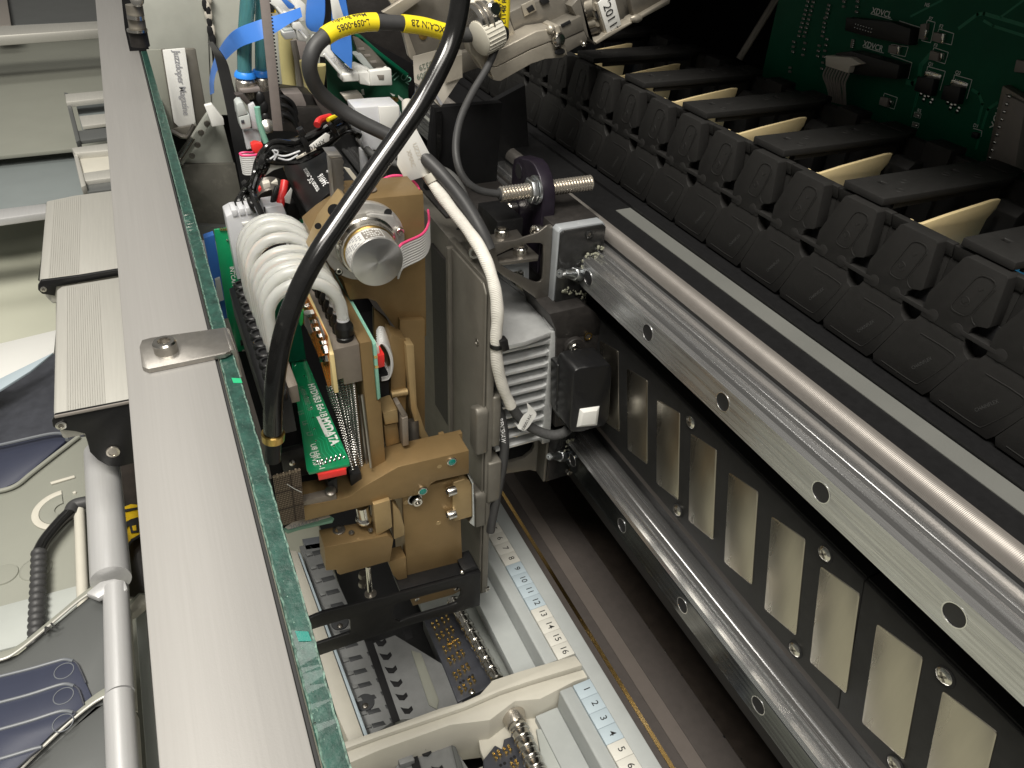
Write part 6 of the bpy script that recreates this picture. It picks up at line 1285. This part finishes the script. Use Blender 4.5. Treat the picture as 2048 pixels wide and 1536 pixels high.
for (u, v, w, h, m) in ((590, 1262, 10, 22, "teal_paint"), (463, 756, 8, 18, "pcb_trace_light")):
    p = qz(u, v, ZB_ - .45); M().solid([p, p + Vector((3.0, -1.5, 0)), p + Vector((3.2, -4.6, 0)), p + Vector((0.2, -3.4, 0))], (0, 0, .08)).out("colour_glint", m, gl_)  # painted colour glints stand in for light refracted at the glass edge
ck = thing("glass_clamp", qz(350, 700, ZB_), "bent steel clamp plate held by a cap screw, gripping the glass edge to the bar", "clamp")
zc_ = ZB_ + 0.05
pl = [(279, 693), (284, 680), (302, 675), (447, 655), (462, 700), (450, 707), (296, 738), (284, 733)]
M().solid([qz(u, v, zc_ + 2.0) for u, v in pl], (0, 0, -1.9)).out("clamp_plate", "steel_plate", ck, bevel=0.18)
e0, e1_ = qz(447, 655, zc_ + 2.0), qz(462, 700, zc_ + 2.0)
A = [e0 + Vector((x, 0, z)) for x, z in ((-0.1, 0), (1.0, -.25), (1.7, -1.0), (1.9, -2.0), (1.9, -13))]; B = [e1_ + Vector((x, 0, z)) for x, z in ((-0.1, 0), (1.0, -.25), (1.7, -1.0), (1.9, -2.0), (1.9, -13))]
M().strip(curve(A, 3), curve(B, 3), (-1.6, 0, -.4)).out("bent_lip", "steel_plate", ck, bevel=0.1)
cap_screw(ck, qz(333, 702, zc_ + 2.0), (0, 0, 1), 4.3, 4.6)
# ================================================================ feeder handles on the left
def zp(px, Z): return [qz(u, v, Z) for u, v in px]
def handle(px_top, Z, h, label, rib_px, end=None):
    t = thing("feeder_magazine", zp(px_top, Z)[0] - Vector((0, 0, h)), label, "handle", "ribbed aluminium feeder handles")
    M().solid(zp(px_top, Z), (0, 0, -h)).out("handle_body", "feeder_alu", t, bevel=1.6, seg=4)
    (a0, a1), (b0, b1), n = rib_px          # two corners at the far end, two at the near end
    m_ = M()
    P0, P1, Q0, Q1 = [qz(u, v, Z) for u, v in (a0, a1, b0, b1)]
    for i in range(n):
        s = (i + .5) / n; p = P0.lerp(P1, s); q = Q0.lerp(Q1, s); w = (P1 - P0) * (0.34 / n)
        m_.solid([p - w + Vector((0, 0, .02)), p + w + Vector((0, 0, .02)), q + w + Vector((0, 0, .02)), q - w + Vector((0, 0, .02))], (0, 0, .34))
    m_.out("grip_ribs", "feeder_alu", t, kind="stuff")
    return t
hA = handle([(92, 402), (150, 390), (260, 376), (280, 532), (230, 546), (90, 568), (78, 556)], -262, 16, "far ribbed aluminium feeder handle partly under the bar", (((106, 402), (162, 392)), ((96, 556), (158, 548)), 14))
hB = handle([(112, 580), (122, 572), (270, 548), (310, 800), (254, 808), (108, 834), (106, 820)], -262, 16, "near ribbed aluminium feeder handle with the black end plate", (((131, 576), (198, 566)), ((132, 826), (212, 813)), 16))
def end_plate(par, px, dep=3.0, m="black_plastic", Y=None):
    return M().solid([qy(u, v, Y) for u, v in px], (0, dep, 0)).out("end_plate", m, par, bevel=0.5)
YA = qz(80, 568, -262).y; YB2 = qz(106, 836, -262).y
end_plate(hA, [(76, 572), (82, 562), (160, 552), (233, 540), (280, 534), (280, 556), (234, 552), (112, 574), (110, 592), (84, 588), (76, 580)], Y=YA - 3.4)
cap_screw(hA, qy(87, 578, YA - 3.5), (0, -1, 0), 2.0, 0.8, m="steel_screw")
eb = end_plate(hB, [(104, 842), (110, 832), (256, 804), (300, 796), (300, 920), (262, 928), (238, 934), (215, 932), (195, 920), (180, 905), (174, 880), (170, 868), (150, 863), (118, 860), (106, 854)], Y=YB2 - 3.4)
end_plate(hB, [(108, 832), (256, 803), (300, 793), (300, 798), (256, 809), (109, 838)], m="chip_grey", Y=YB2 - 4.4, dep=1.0)
cap_screw(hB, qy(122, 850, YB2 - 3.5), (0, -1, 0), 2.7, 0.9); M().lathe(qy(226, 903, YB2 - 3.5), (0, -1, 0), [(0, 3.7), (0.9, 3.5), (1.0, 2.4), (.5, 2.3)], 20).out("pivot_screw", "nickel_fitting", hB)
# far carriers seen past the bar
fc = thing("far_carrier", zp([(160, 240)], -262)[0], "white and grey aluminium carrier frame farther away, left of the bar", "frame")
def slab_z(px, Z, h, m, n, par, bev=0.6): return M().solid(zp(px, Z), (0, 0, -h)).out(n, m, par, bevel=bev)
slab_z([(130, 188), (260, 176), (260, 190), (132, 204)], -258, 6, "feeder_alu", "cross_bar", fc); slab_z([(128, 184), (136, 186), (160, 280), (152, 284)], -262, 10, "panel_slate", "side_bar", fc); slab_z([(152, 210), (260, 200), (260, 248), (164, 258)], -275, 6, "panel_grey", "tray", fc)
slab_z([(158, 232), (260, 222), (260, 240), (164, 252)], -266, 4, "feeder_alu", "roller", fc); slab_z([(150, 262), (260, 250), (260, 268), (154, 282)], -264, 4, "panel_slate", "rail", fc)
slab_z([(142, 295), (260, 280), (260, 296), (148, 306)], -262, 8, "feeder_alu", "front_lip", fc, 1.5); slab_z([(145, 300), (154, 304), (172, 370), (162, 374)], -264, 8, "feeder_alu", "side_lip", fc, 1); slab_z([(156, 318), (260, 304), (260, 338), (162, 346)], -268, 6, "tray_beige", "white_tray", fc, 1)
slab_z([(162, 346), (260, 332), (260, 350), (166, 362)], -266, 5, "feeder_alu", "front_bar", fc, 1); slab_z([(168, 366), (260, 352), (260, 374), (172, 384)], -270, 8, "panel_slate", "under_bar", fc, .5)
# big panels far left
top_z = lambda px, Z, h, m, n, label, cat, bev=1.0: M().solid(zp(px, Z), (0, 0, -h)).top(n, m, label, cat, bevel=bev)
top_z([(-200, 66), (-20, 53), (230, 40), (230, 55), (-20, 72), (-200, 84)], -262, 14, "feeder_alu", "pale_rail", "pale aluminium rail crossing the upper left corner", "rail", 2)
top_z([(-200, -60), (230, -80), (230, 41), (-20, 52), (-200, 60)], -300, 5, "panel_slate", "cover_sheet", "mid grey panel in the upper left corner, above the pale rail", "panel")
top_z([(-30, -40), (8, -40), (22, 50), (-30, 52)], -285, 4, "chip_grey", "corner_block", "dark block at the left edge of the upper grey panel", "block")
top_z([(-200, 80), (230, 58), (260, 286), (140, 297), (-20, 313), (-200, 325)], -330, 5, "panel_sage", "cover_sheet", "large plain sage-grey panel at the upper left", "panel")
top_z([(-200, 326), (-20, 313), (260, 286), (270, 400), (90, 405), (-20, 425), (-200, 440)], -345, 5, "panel_grey", "cover_sheet", "slate-grey lower panel left of the feeder handles", "panel")
top_z([(-200, 440), (-20, 420), (92, 406), (96, 424), (-20, 440), (-200, 462)], -330, 8, "column_alu", "light_rail", "thin bright rail crossing the left edge beside the far feeder handle", "rail", 1.5)
top_z([(-200, 470), (-20, 436), (96, 420), (76, 560), (112, 590), (112, 690), (0, 720), (-200, 780)], -424, 4, "floor_olive", "pale_floor_sheet", "pale olive floor sheet behind the feeder handles at the left edge", "sheet", .2)
top_z([(-200, 740), (0, 757), (106, 705), (60, 742), (-20, 792), (-200, 850)], -380, 2, "cell_blue", "pale_sheet", "pale sheet lying on the floor at the left edge", "sheet", .2)
top_z([(-160, 742), (0, 687), (112, 660), (108, 704), (56, 742), (0, 758), (-200, 790)], -420, 3, "label_white", "pale_sheet", "white sheet on the olive floor at the left edge", "sheet", .2)
top_z([(-200, 900), (0, 762), (56, 742), (112, 704), (118, 840), (170, 870), (60, 940), (-200, 980)], -400, 4, "card_navy", "dark_cassette", "dark blue-grey cassette panel below the near feeder handle, at the left edge", "cassette")
top_z([(-160, 905), (0, 884), (128, 866), (136, 872), (128, 884), (40, 960), (0, 980), (-160, 985)], -385, 4, "cassette_blue", "dark_cassette", "dark blue cassette with a pale rim at the left edge", "cassette")
M().tube(zp([(-60, 898), (0, 890), (100, 868), (132, 870), (134, 880)], -380), 1.3, 8, 5).top("rim_wire", "cassette_edge", "pale rim of the dark blue cassette at the left edge", "rim")
# feeder side with round marks, hose and column
fs = thing("feeder_plate", zp([(100, 1050)], -330)[0], "sage-grey feeder side plate with round pressed marks and a curved lip", "feeder plate")
slab_z([(-160, 990), (0, 985), (30, 972), (60, 950), (155, 874), (172, 872), (190, 930), (240, 1160), (165, 1200), (-30, 1262), (-160, 1290)], -346, 3, "panel_sage", "side_plate", fs, .8)
M().tube(zp([(-30, 984), (4, 981), (34, 970), (64, 946), (110, 910), (158, 873)], -344), 1.5, 10, 6).out("rolled_edge", "panel_sage", fs)
def disc_arc(cu, cv, r0, r1, a0, a1, m, n):
    c = qz(cu, cv, -345.8); P = [c + Vector((r0 * math.cos(math.radians(a0 + (a1 - a0) * i / 24)), r0 * math.sin(math.radians(a0 + (a1 - a0) * i / 24)), 0)) for i in range(25)]
    Q = [c + Vector((r1 * math.cos(math.radians(a0 + (a1 - a0) * i / 24)), r1 * math.sin(math.radians(a0 + (a1 - a0) * i / 24)), 0)) for i in range(25)]
    M().strip(P, Q, (0, 0, .9)).out(n, m, fs, bevel=.2)
disc_arc(128, 1018, 13.5, 17.5, 95, 240, "tray_beige", "pressed_arc"); disc_arc(128, 1018, 5, 13.3, 95, 240, "panel_sage", "pressed_dish")
slab_z([(100, 964), (148, 950), (150, 954), (102, 968)], -344.8, 1, "tray_beige", "pressed_rib", fs, .2)
for u, v, r in ((72, 1138, 8.5), (8, 1150, 7.5), (42, 1262, 6)): M().lathe(qz(u, v, -346), (0, 0, 1), [(0, r), (0.8, r * .96), (1.0, r * .8), (.8, r * .1)], 26).out("pressed_button", "panel_sage", fs, ang=60)
M().lathe(qz(150, 987, -346), (0, 0, 1), [(0, 1.2), (1.2, 1.1), (1.6, .5)], 10).out("rivet", "tray_beige", fs)
hz = thing("corrugated_hose", zp([(70, 1180)], -322)[0], "black corrugated hose with an angled upper end on the sage-grey feeder plate", "hose")
P = curve(zp([(78, 1104), (77, 1150), (75, 1200), (73, 1250), (72, 1300)], -338), 26)
m_ = M(); u0 = Vector((1, 0, 0)); rings = []
for i, p in enumerate(P):
    r = 3.7 + 0.5 * math.sin(i * 0.9); rings.append([p + Vector((math.cos(2 * math.pi * k / 18) * r, 0, math.sin(2 * math.pi * k / 18) * r)) for k in range(18)])
m_.loft(rings).out("corrugation", "cable_grey", hz, ang=60)
M().tube(zp([(77, 1108), (92, 1080), (120, 1046), (142, 1024)], -338), 3.7, 18, 5).out("angled_end", "cable_black", hz); M().tube(zp([(140, 1028), (148, 1012), (166, 1006), (182, 1004)], -338), 3.9, 18, 5).out("elbow", "cable_grey", hz)
M().tube(zp([(158, 1014), (162, 1110), (167, 1230)], -340), 2.9, 18, 3).out("pale_rod", "tray_beige", hz)
# column segments
def column(px, Z, r, label, cap=None):
    A = zp(px, Z); t = thing("feeder_column", A[0], label, "column", "silver feeder columns in a row")
    d = (A[1] - A[0]); m_ = M(); pr = arc(0, 0, r, -100, 190, 24)
    m_.loft([[A[0] + Vector((x, 0, z)) for x, z in pr], [A[1] + Vector((x, 0, z)) for x, z in pr]]).out("column_shell", "column_alu", t, ang=50)
    return t, A
ZC = -318
cA, _ = column([(203, 905), (222, 1160)], ZC, 9.6, "thick rounded silver column below the black end plate")
cB, _ = column([(232, 1178), (240, 1388)], ZC, 6.0, "middle slim silver column at the lower left")
cC, _ = column([(238, 1392), (252, 1640)], ZC, 6.2, "nearest slim silver column at the bottom left")
slab_z([(170, 1186), (200, 1162), (228, 1156), (250, 1160), (256, 1176), (246, 1186), (222, 1178), (196, 1196)], -314, 4, "column_alu", "foot_flange", cA, 1.2)
for t, A_, B_ in ((cB, (206, 1205), (214, 1395)), (cC, (214, 1420), (222, 1640))): M().tube(zp([A_, B_], -326), 2.0, 12, 1).out("guide_rod", "column_alu", t)
for t, q in ((cB, [(240, 1190), (256, 1206), (268, 1408), (256, 1400)]), (cC, [(258, 1400), (270, 1420), (284, 1640), (268, 1640)])): slab_z(q, -324, 8, "feeder_alu", "side_face", t, .5)
# dark wells, wedge plates with blue cassettes
def wedge(px, lip, label):
    t = thing("feeder_wedge", zp(px, -334)[0], label, "feeder plate", "wedge-shaped grey feeder plates"); slab_z(px, -322, 3, "panel_slate", "wedge_plate", t, .6)
    P = curve(zp(lip, -319), 6); M().strip(P, [p + Vector((1.4, 5.5, -.8)) for p in P], (0, 0, -1.2)).out("curved_lip", "panel_sage", t, bevel=.3); M().tube(P, 0.7, 8, 1).out("bright_edge", "feeder_alu", t); return t
w1 = wedge([(-160, 1345), (0, 1322), (36, 1308), (190, 1184), (216, 1182), (226, 1250), (234, 1390), (120, 1480), (30, 1560), (-160, 1600)], [(-60, 1330), (0, 1320), (36, 1302), (100, 1250), (160, 1200), (196, 1178), (220, 1174), (240, 1184)], "grey wedge-shaped feeder plate holding blue cassettes, upper of the two")
w2 = wedge([(-60, 1640), (30, 1560), (190, 1412), (222, 1402), (234, 1500), (250, 1660)], [(20, 1560), (90, 1490), (150, 1435), (200, 1398), (236, 1388), (262, 1404)], "grey wedge-shaped feeder plate at the bottom left corner, lower of the two")
text("print", "AL", qz(86, 1264, -318), qz(104, 1253, -318) - qz(86, 1264, -318), (0, 1, 0), 6, "print_black", w1, .05, bold=.02)
slab_z([(-160, 1232), (0, 1212), (150, 1172), (200, 1170), (120, 1240), (40, 1290), (0, 1300), (-160, 1320)], -343, 3, "tray_grey", "well_floor", w1, .5)
def cassette(px, Z, edge_n, ring, lab):
    t = thing("blue_cassette", zp(px, Z)[1], f"dark blue cassette at the lower left, {lab} of the stack", "cassette", "dark blue cassettes in a stack")
    M().solid(zp(px, Z), (0, 0, -1.3)).out("cassette_body", "cassette_blue", t, bevel=.4)
    M().tube(zp(px[:edge_n], Z + .1), 0.8, 8, 4).out("pale_rim", "cassette_edge", t)
    M().tube(zp(px[edge_n - 1:edge_n + 2], Z), 0.45, 6, 2).out("side_rim", "card_navy", t)
    if ring:
        c = qz(*ring, Z + .05); M().lathe(c, (0, 0, 1), [(0, 4.3), (.25, 4.2), (.25, 3.9), (0, 3.85)], 28, caps=False).out("ring_mark", "cassette_edge", t)
cassette([(-60, 1368), (0, 1353), (60, 1338), (112, 1323), (130, 1319), (146, 1322), (156, 1330), (172, 1366), (186, 1398), (150, 1430), (60, 1470), (-60, 1490)], -320.5, 6, (128, 1342), "uppermost")
cassette([(-60, 1420), (0, 1405), (60, 1389), (112, 1372), (132, 1368), (148, 1372), (158, 1380), (168, 1410), (120, 1450), (60, 1490), (-60, 1520)], -319.2, 6, (127, 1392), "second from the top")
cassette([(-60, 1476), (0, 1459), (60, 1442), (112, 1425), (132, 1422), (146, 1425), (150, 1428), (100, 1470), (60, 1510), (-60, 1560)], -317.9, 6, (126, 1446), "third from the top")
cassette([(-60, 1534), (0, 1518), (40, 1506), (70, 1497), (84, 1494), (60, 1512), (20, 1548), (-60, 1600)], -316.6, 5, None, "lowest")
# brown recess, sticker and lower tray between column and bar
top_z([(222, 930), (280, 900), (330, 1180), (300, 1200), (246, 1190)], -380, 4, "oil_brown", "dark_recess", "dark brown recess between the silver column and the bar", "recess")
sg = thing("warning_sign", qz(262, 1060, -372), "yellow and black warning sticker half hidden behind the bar edge", "sign")
slab_z([(241, 1016), (262, 1008), (290, 1010), (300, 1060), (262, 1082), (248, 1106)], -374, 1, "warning_yellow", "sticker", sg, .2)
for q in ([(241, 1020), (275, 1014), (290, 1016), (290, 1020), (275, 1018), (242, 1025)], [(246, 1102), (262, 1078), (290, 1062), (290, 1067), (264, 1083), (248, 1108)], [(244, 1048), (262, 1038), (276, 1034), (278, 1064), (262, 1066), (258, 1050), (250, 1060)]): slab_z(q, -372.8, .4, "print_black", "black_print", sg, .05)
slab_z([(264, 1052), (272, 1050), (273, 1060), (266, 1061)], -372.2, .4, "warning_yellow", "yellow_detail", sg, .02)
top_z([(252, 1208), (278, 1184), (300, 1186), (330, 1640), (262, 1640)], -372, 4, "panel_sage", "sage_strip", "sage-grey strip between the lower columns and the bar", "strip"); top_z([(254, 1216), (280, 1186), (292, 1190), (292, 1204), (268, 1224), (256, 1228)], -352, 6, "tray_beige", "beige_clip", "beige clip bridging column and bar at the lower left", "clip")
top_z([(270, 1230), (290, 1206), (330, 1640), (300, 1640)], -362, 4, "tray_grey", "pale_strip", "pale grey strip hard against the bar edge at the lower left", "strip")
# ================================================================ feeder trays with numbered rim
ZR = -450.0
rim = thing("number_strip", qz(1060, 1240, ZR), "pale grey tray rim with a strip of numbered slots beside the dark ledge", "tray rim")
def rz(px, Z, h, m, n, par, bev=0.3): return M().solid([qz(u, v, Z) for u, v in px], (0, 0, -h)).out(n, m, par, bevel=bev)
X0, X1 = 0.3755 * 450, 0.4035 * 450
M().prism([(X1 + 0.2, ZR - 18), (X1 + 0.2, ZR - .1), (0.4285 * 450, ZR - .1), (0.4285 * 450, ZR - 18)], 'Y', YN, 420).out("outer_rim", "rim_paint", rim, bevel=.5)
pit = 0.02427 * 450; yb = 0.5562 * 450   # near edge of cell 16
def cell(y0, y1, num, m):
    c = M().box(X0, X1, y0 + .12, y1 - .12, ZR - 4, ZR).out("number_cell", m, rim, bevel=0.08)
    text("digit", num, ((X0 + X1) / 2 + 0.8, (y0 + y1) / 2 - .2, ZR + .02), (0, -1, 0), (1, 0, 0), 6.4, "print_black", c, .02, align='CENTER', bold=.008)
    return c
for k in range(16, 2, -1):
    y0 = yb + pit * (16 - k); blue = 9 <= k <= 12 or k <= 4
    cell(y0, y0 + pit, str(k), "cell_blue" if blue else "cell_white")
y1 = 0.5105 * 450
for k in range(1, 9): cell(y1 - pit * k, y1 - pit * (k - 1), str(k), "cell_blue" if k <= 4 or k > 8 else "cell_white")
# tray walls
def tray(y0, y1_, label, near=False):
    t = thing("feeder_tray", (120, (y0 + y1_) / 2, -520), label, "feeder tray", "pale feeder trays in the bed"); return t
ZS = -452
t1 = tray(250, 420, "pale grey feeder tray with comb strip and pin board, under the fork bracket", False); t2 = tray(60, 240, "pale beige feeder tray nearest the camera, at the bottom edge", True)
for t, ya, yb_ in ((t1, yb + 1.0, 430), (t2, -120, y1 + 0.6)):
    M().prism([(X0 - 9.5, ZS - 50), (X0 - 9.5, ZS + 0.2), (X0 - 8.4, ZS + 1.0), (X0 - 0.3, ZS + 0.8), (X0 - 0.3, ZS - 50)], 'Y', ya, yb_).out("side_wall", "rim_paint" if t is t1 else "rim_paint", t, bevel=.5)
    M().prism([(X0 - 26, ZS - 18), (X0 - 9.6, ZS - 18), (X0 - 9.6, ZS - 30), (X0 - 26, ZS - 30)], 'Y', ya, yb_).out("inner_step", "rim_paint", t, bevel=.6)
M().prism([(X0 - 58, -512), (X0 - 9.4, -508), (X0 - 9.4, -514), (X0 - 58, -518)], 'Y', yb, 430).out("floor_plate", "tray_grey", t1, bevel=.4)
M().prism([(X0 - 70, -505), (X0 - 9.4, -505), (X0 - 9.4, -514), (X0 - 70, -514)], 'Y', -120, y1).out("floor_plate", "tray_beige", t2, bevel=.4)
rz([(998, 1168), (1004, 1166), (1027, 1200), (1022, 1206)], ZS - 17.6, 1, "slot_black", "slot", t1, .1)
# cross wall between the trays
cw = thing("divider_wall", qz(900, 1390, -452), "cream divider wall with a groove between the two feeder trays", "divider")
rz([(680, 1486), (760, 1460), (880, 1416), (925, 1404), (960, 1388), (985, 1360), (1040, 1342), (1150, 1310), (1165, 1330), (1060, 1362), (1000, 1382), (930, 1414), (760, 1472), (684, 1500)], -450, 46, "tray_beige", "far_ridge", cw, .8)
rz([(684, 1506), (760, 1478), (930, 1420), (1000, 1390), (1060, 1370), (1168, 1338), (1182, 1352), (1150, 1362), (1080, 1398), (1030, 1402), (980, 1440), (900, 1450), (760, 1500), (690, 1530)], -453, 46, "tray_beige", "near_ridge", cw, .8)
rz([(950, 1440), (990, 1410), (1090, 1380), (1140, 1372), (1200, 1480), (1260, 1600), (1000, 1600), (960, 1500)], -476, 6, "tray_beige", "moulded_floor", t2, 1.2)
rz([(1072, 1456), (1140, 1462), (1200, 1540), (1180, 1600), (1080, 1600), (1080, 1500)], -472, 4, "tray_grey", "moulded_recess", t2, 1.0)
# pale side edge by the glass
se = thing("tray_edge", qz(600, 1200, -470), "white tray edge running just inside the glass", "tray edge")
rz([(578, 1100), (594, 1102), (730, 1480), (700, 1490), (640, 1350)], -470, 30, "tray_beige", "edge_top", se, .6); rz([(596, 1104), (601, 1106), (738, 1476), (731, 1478)], -472, 30, "cell_blue", "edge_lip", se, .3)
# comb strip
cbs = thing("comb_strip", qz(690, 1330, -485), "grey comb strip with two rows of dark notches inside the far tray", "comb")
ZCB = -482
rz([(598, 1092), (640, 1085), (770, 1372), (790, 1440), (735, 1478)], ZCB, 22, "comb_grey", "comb_body", cbs, .5)
rz([(735, 1290), (790, 1270), (905, 1340), (930, 1420), (880, 1432), (790, 1440)], ZCB + 2, 22, "comb_grey", "wide_plate", cbs, .5)
for i in range(14):
    v = 1100 + 26.5 * i; u = 607 + (v - 1092) * 0.345
    rz([(u, v + 5), (u + 12, v + 3), (u + 15, v + 9), (u + 4, v + 12)], ZCB + 1.6, 1.4, "comb_grey", "tooth", cbs, .3)
    rz([(u + 14, v + 3), (u + 38, v - 3), (u + 43, v + 4), (u + 18, v + 11)], ZCB + .5, .6, "comb_dark", "notch", cbs, .12)
    if i >= 8: rz([(u + 50, v - 8), (u + 72, v - 14), (u + 77, v - 7), (u + 54, v - 1)], ZCB + .5, .6, "comb_dark", "notch", cbs, .12)
rz([(730, 1284), (745, 1280), (800, 1440), (786, 1446)], ZCB + 2.4, .6, "slot_black", "gap", cbs, .1)
rz([(604, 1078), (640, 1072), (652, 1094), (612, 1100)], ZCB, 20, "cassette_edge", "end_plate", cbs, .4)
for i in range(6):
    u, v = 748 + 10.6 * i, 1285 + 27 * i
    rz([(u, v - 6), (u + 6, v - 4), (u + 16, v - 3), (u + 22, v - 9), (u + 25, v - 2), (u + 18, v + 6), (u + 8, v + 6)], ZCB + 3.2, 1.2, "slot_black", "hook_slot", cbs, .25)
for u, v in ((730, 1412), (680, 1252)): M().lathe(qz(u, v - 6, ZCB), (0, 0, 1), [(0, 6.5), (1.0, 6.3), (1.2, 4)], 22).out("screw_dish", "comb_dark", cbs); M().ball(qz(u, v, ZCB + 1), 2.4, 8, (1, 1, .5)).out("screw_tip", "steel_dark", cbs)
rz([(803, 1262), (824, 1258), (826, 1276), (812, 1280)], ZCB + 2.6, 1, "slot_black", "corner_hole", cbs, .6)
rz([(822, 1300), (842, 1306), (878, 1400), (874, 1418), (858, 1410)], ZCB + 3, 1.4, "panel_sage", "worn_patch", cbs, .4)
# pin board
def pin_board(px, Z, groups, holes, label):
    t = thing("pin_board", qz(*px[0], Z), label, "pin board", "boards of gold spring pins"); rz(px, Z, 14, "card_navy", "board", t, .6)
    for (u, v) in groups:
        for du, dv in ((0, 4), (9, -1), (5, 12), (13, 6)):
            p = qz(u + du, v + dv, Z); M().lathe(p, (0, 0, 1), [(0, .75), (2.0, .7), (2.4, 1.0), (3.4, 1.05), (4.0, .6), (4.1, .2)], 10).out("gold_pin", "gold", t)
    for (u, v) in holes: M().lathe(qz(u, v, Z), (0, 0, 1), [(0, 1.05), (.12, 1.0)], 14).out("pin_hole", "slot_black", t)
    return t
ZP = -478
zz7 = lambda u, v: (560 + u * .2604, 1136 + v * .2604)
gr = [zz7(*p) for p in [(1170, 430), (1245, 390), (1205, 515), (1280, 475), (1255, 610), (1330, 570), (1290, 555), (1290, 700), (1360, 655), (1335, 810), (1400, 760), (1375, 920), (1445, 860)]]
ho = [zz7(*p) for p in [(1302, 690), (1326, 676), (1370, 640), (1395, 630), (1385, 880), (1410, 866), (1455, 835), (1480, 822), (1325, 455 + 10)]]
pb1 = pin_board([(845, 1236), (905, 1222), (938, 1270), (985, 1362), (975, 1376), (945, 1390), (915, 1404), (890, 1340)], ZP, gr, ho, "dark grey board of gold spring pins in the far tray, next to the ridged roller")
M().ball(qz(944, 1384, ZP + .5), 2.6, 8, (1, 1, .6)).out("screw", "steel_screw", pb1)
gr2 = [zz7(*p) for p in [(1640, 1430), (1720, 1390), (1775, 1500)]]; ho2 = [zz7(*p) for p in [(1695, 1515), (1725, 1500), (1775, 1465), (1800, 1450)]]
pin_board([(966, 1520), (990, 1490), (1004, 1498), (1008, 1478), (1030, 1470), (1052, 1490), (1080, 1600), (975, 1600)], -471, gr2, ho2, "dark grey board of gold spring pins at the bottom edge")
# ridged rollers
def roller(p, q, r, label, n, cup=None):
    p, q = Vector(p), Vector(q); t = thing("ridged_roller", q, label, "roller", "ridged steel rollers"); d = q - p; L = d.length; pr = []
    for i in range(n):
        h = L * i / n; w = L / n; pr += [(h, r * .96), (h + w * .12, r * 1.06), (h + w * .26, r * 1.06), (h + w * .32, r * .93), (h + w * .75, r * .95), (h + w * .9, r * 1.02)]
    M().lathe(p, d, pr + [(L, r * .9)], 24).out("roller_body", "steel_screw", t, ang=25); return t
roller(qz(905, 1200, -470), qz(995, 1360, -470), 4.8, "ridged steel roller beside the far pin board", 9)
r2 = roller(qz(1030, 1440, -466), qz(1082, 1560, -466), 6.2, "ridged steel roller at the bottom edge, in the near tray", 6)
M().lathe(qz(1034, 1448, -466), qz(1018, 1412, -466) - qz(1034, 1448, -466), [(0, 6.8), (6, 8.2), (7, 8.0), (7, 6.8), (3, 6.4)], 24).out("end_cup", "nickel_fitting", r2)
# near comb and dark items at the bottom edge
nc = thing("comb_strip", qz(800, 1500, -485), "grey comb block with hook slots at the bottom edge, in the near tray", "comb")
rz([(690, 1530), (780, 1494), (880, 1462), (892, 1480), (800, 1520), (740, 1600), (700, 1600)], -480, 12, "card_navy", "dark_step", nc, .6); rz([(800, 1510), (850, 1500), (905, 1490), (980, 1600), (770, 1600)], -478, 14, "comb_grey", "comb_body", nc, .5)
rz([(790, 1505), (820, 1496), (830, 1520), (800, 1530)], -472, 8, "comb_grey", "raised_block", nc, .8); rz([(818, 1506), (832, 1500), (860, 1600), (838, 1600)], -475.6, .6, "slot_black", "gap", nc, .1)
for u, v in ((838, 1505), (862, 1538)): rz([(u, v - 6), (u + 6, v - 4), (u + 16, v - 3), (u + 22, v - 9), (u + 25, v - 2), (u + 18, v + 6), (u + 8, v + 6)], -475.5, 1.4, "slot_black", "hook_slot", nc, .25)
rz([(805, 1490), (812, 1486), (855, 1492), (852, 1498), (815, 1502), (812, 1508), (806, 1506)], -471, 2, "panel_sage", "cream_clip", nc, .3); rz([(800, 1474), (860, 1460), (888, 1462), (880, 1478), (840, 1486)], -470, 3, "comb_dark", "dark_lens", nc, 1.0)
rz([(902, 1488), (912, 1492), (950, 1600), (930, 1600)], -474, 2, "panel_slate", "rounded_rib", nc, 1.0)
# clear clip on the brass strip
cc_ = thing("clear_clip", qz(1215, 1330, -456), "clear plastic clip with a small steel screw on the dark ledge by the brass strip", "clip")
rz([(1163, 1282), (1172, 1278), (1186, 1282), (1200, 1300), (1210, 1325), (1240, 1360), (1262, 1410), (1266, 1445), (1258, 1450), (1200, 1350)], -461.0, .8, "clear_plastic", "clip_body", cc_, .3)
rz([(1196, 1312), (1212, 1322), (1222, 1348), (1216, 1362), (1202, 1340)], -460, 1.6, "chip_black", "dark_insert", cc_, .4)
flat_screw(cc_, qz(1227, 1362, -459), (0, 0, 1), 3.4); flat_screw(cc_, qz(1200, 1318, -459.5), (0, 0, 1), 2.4)
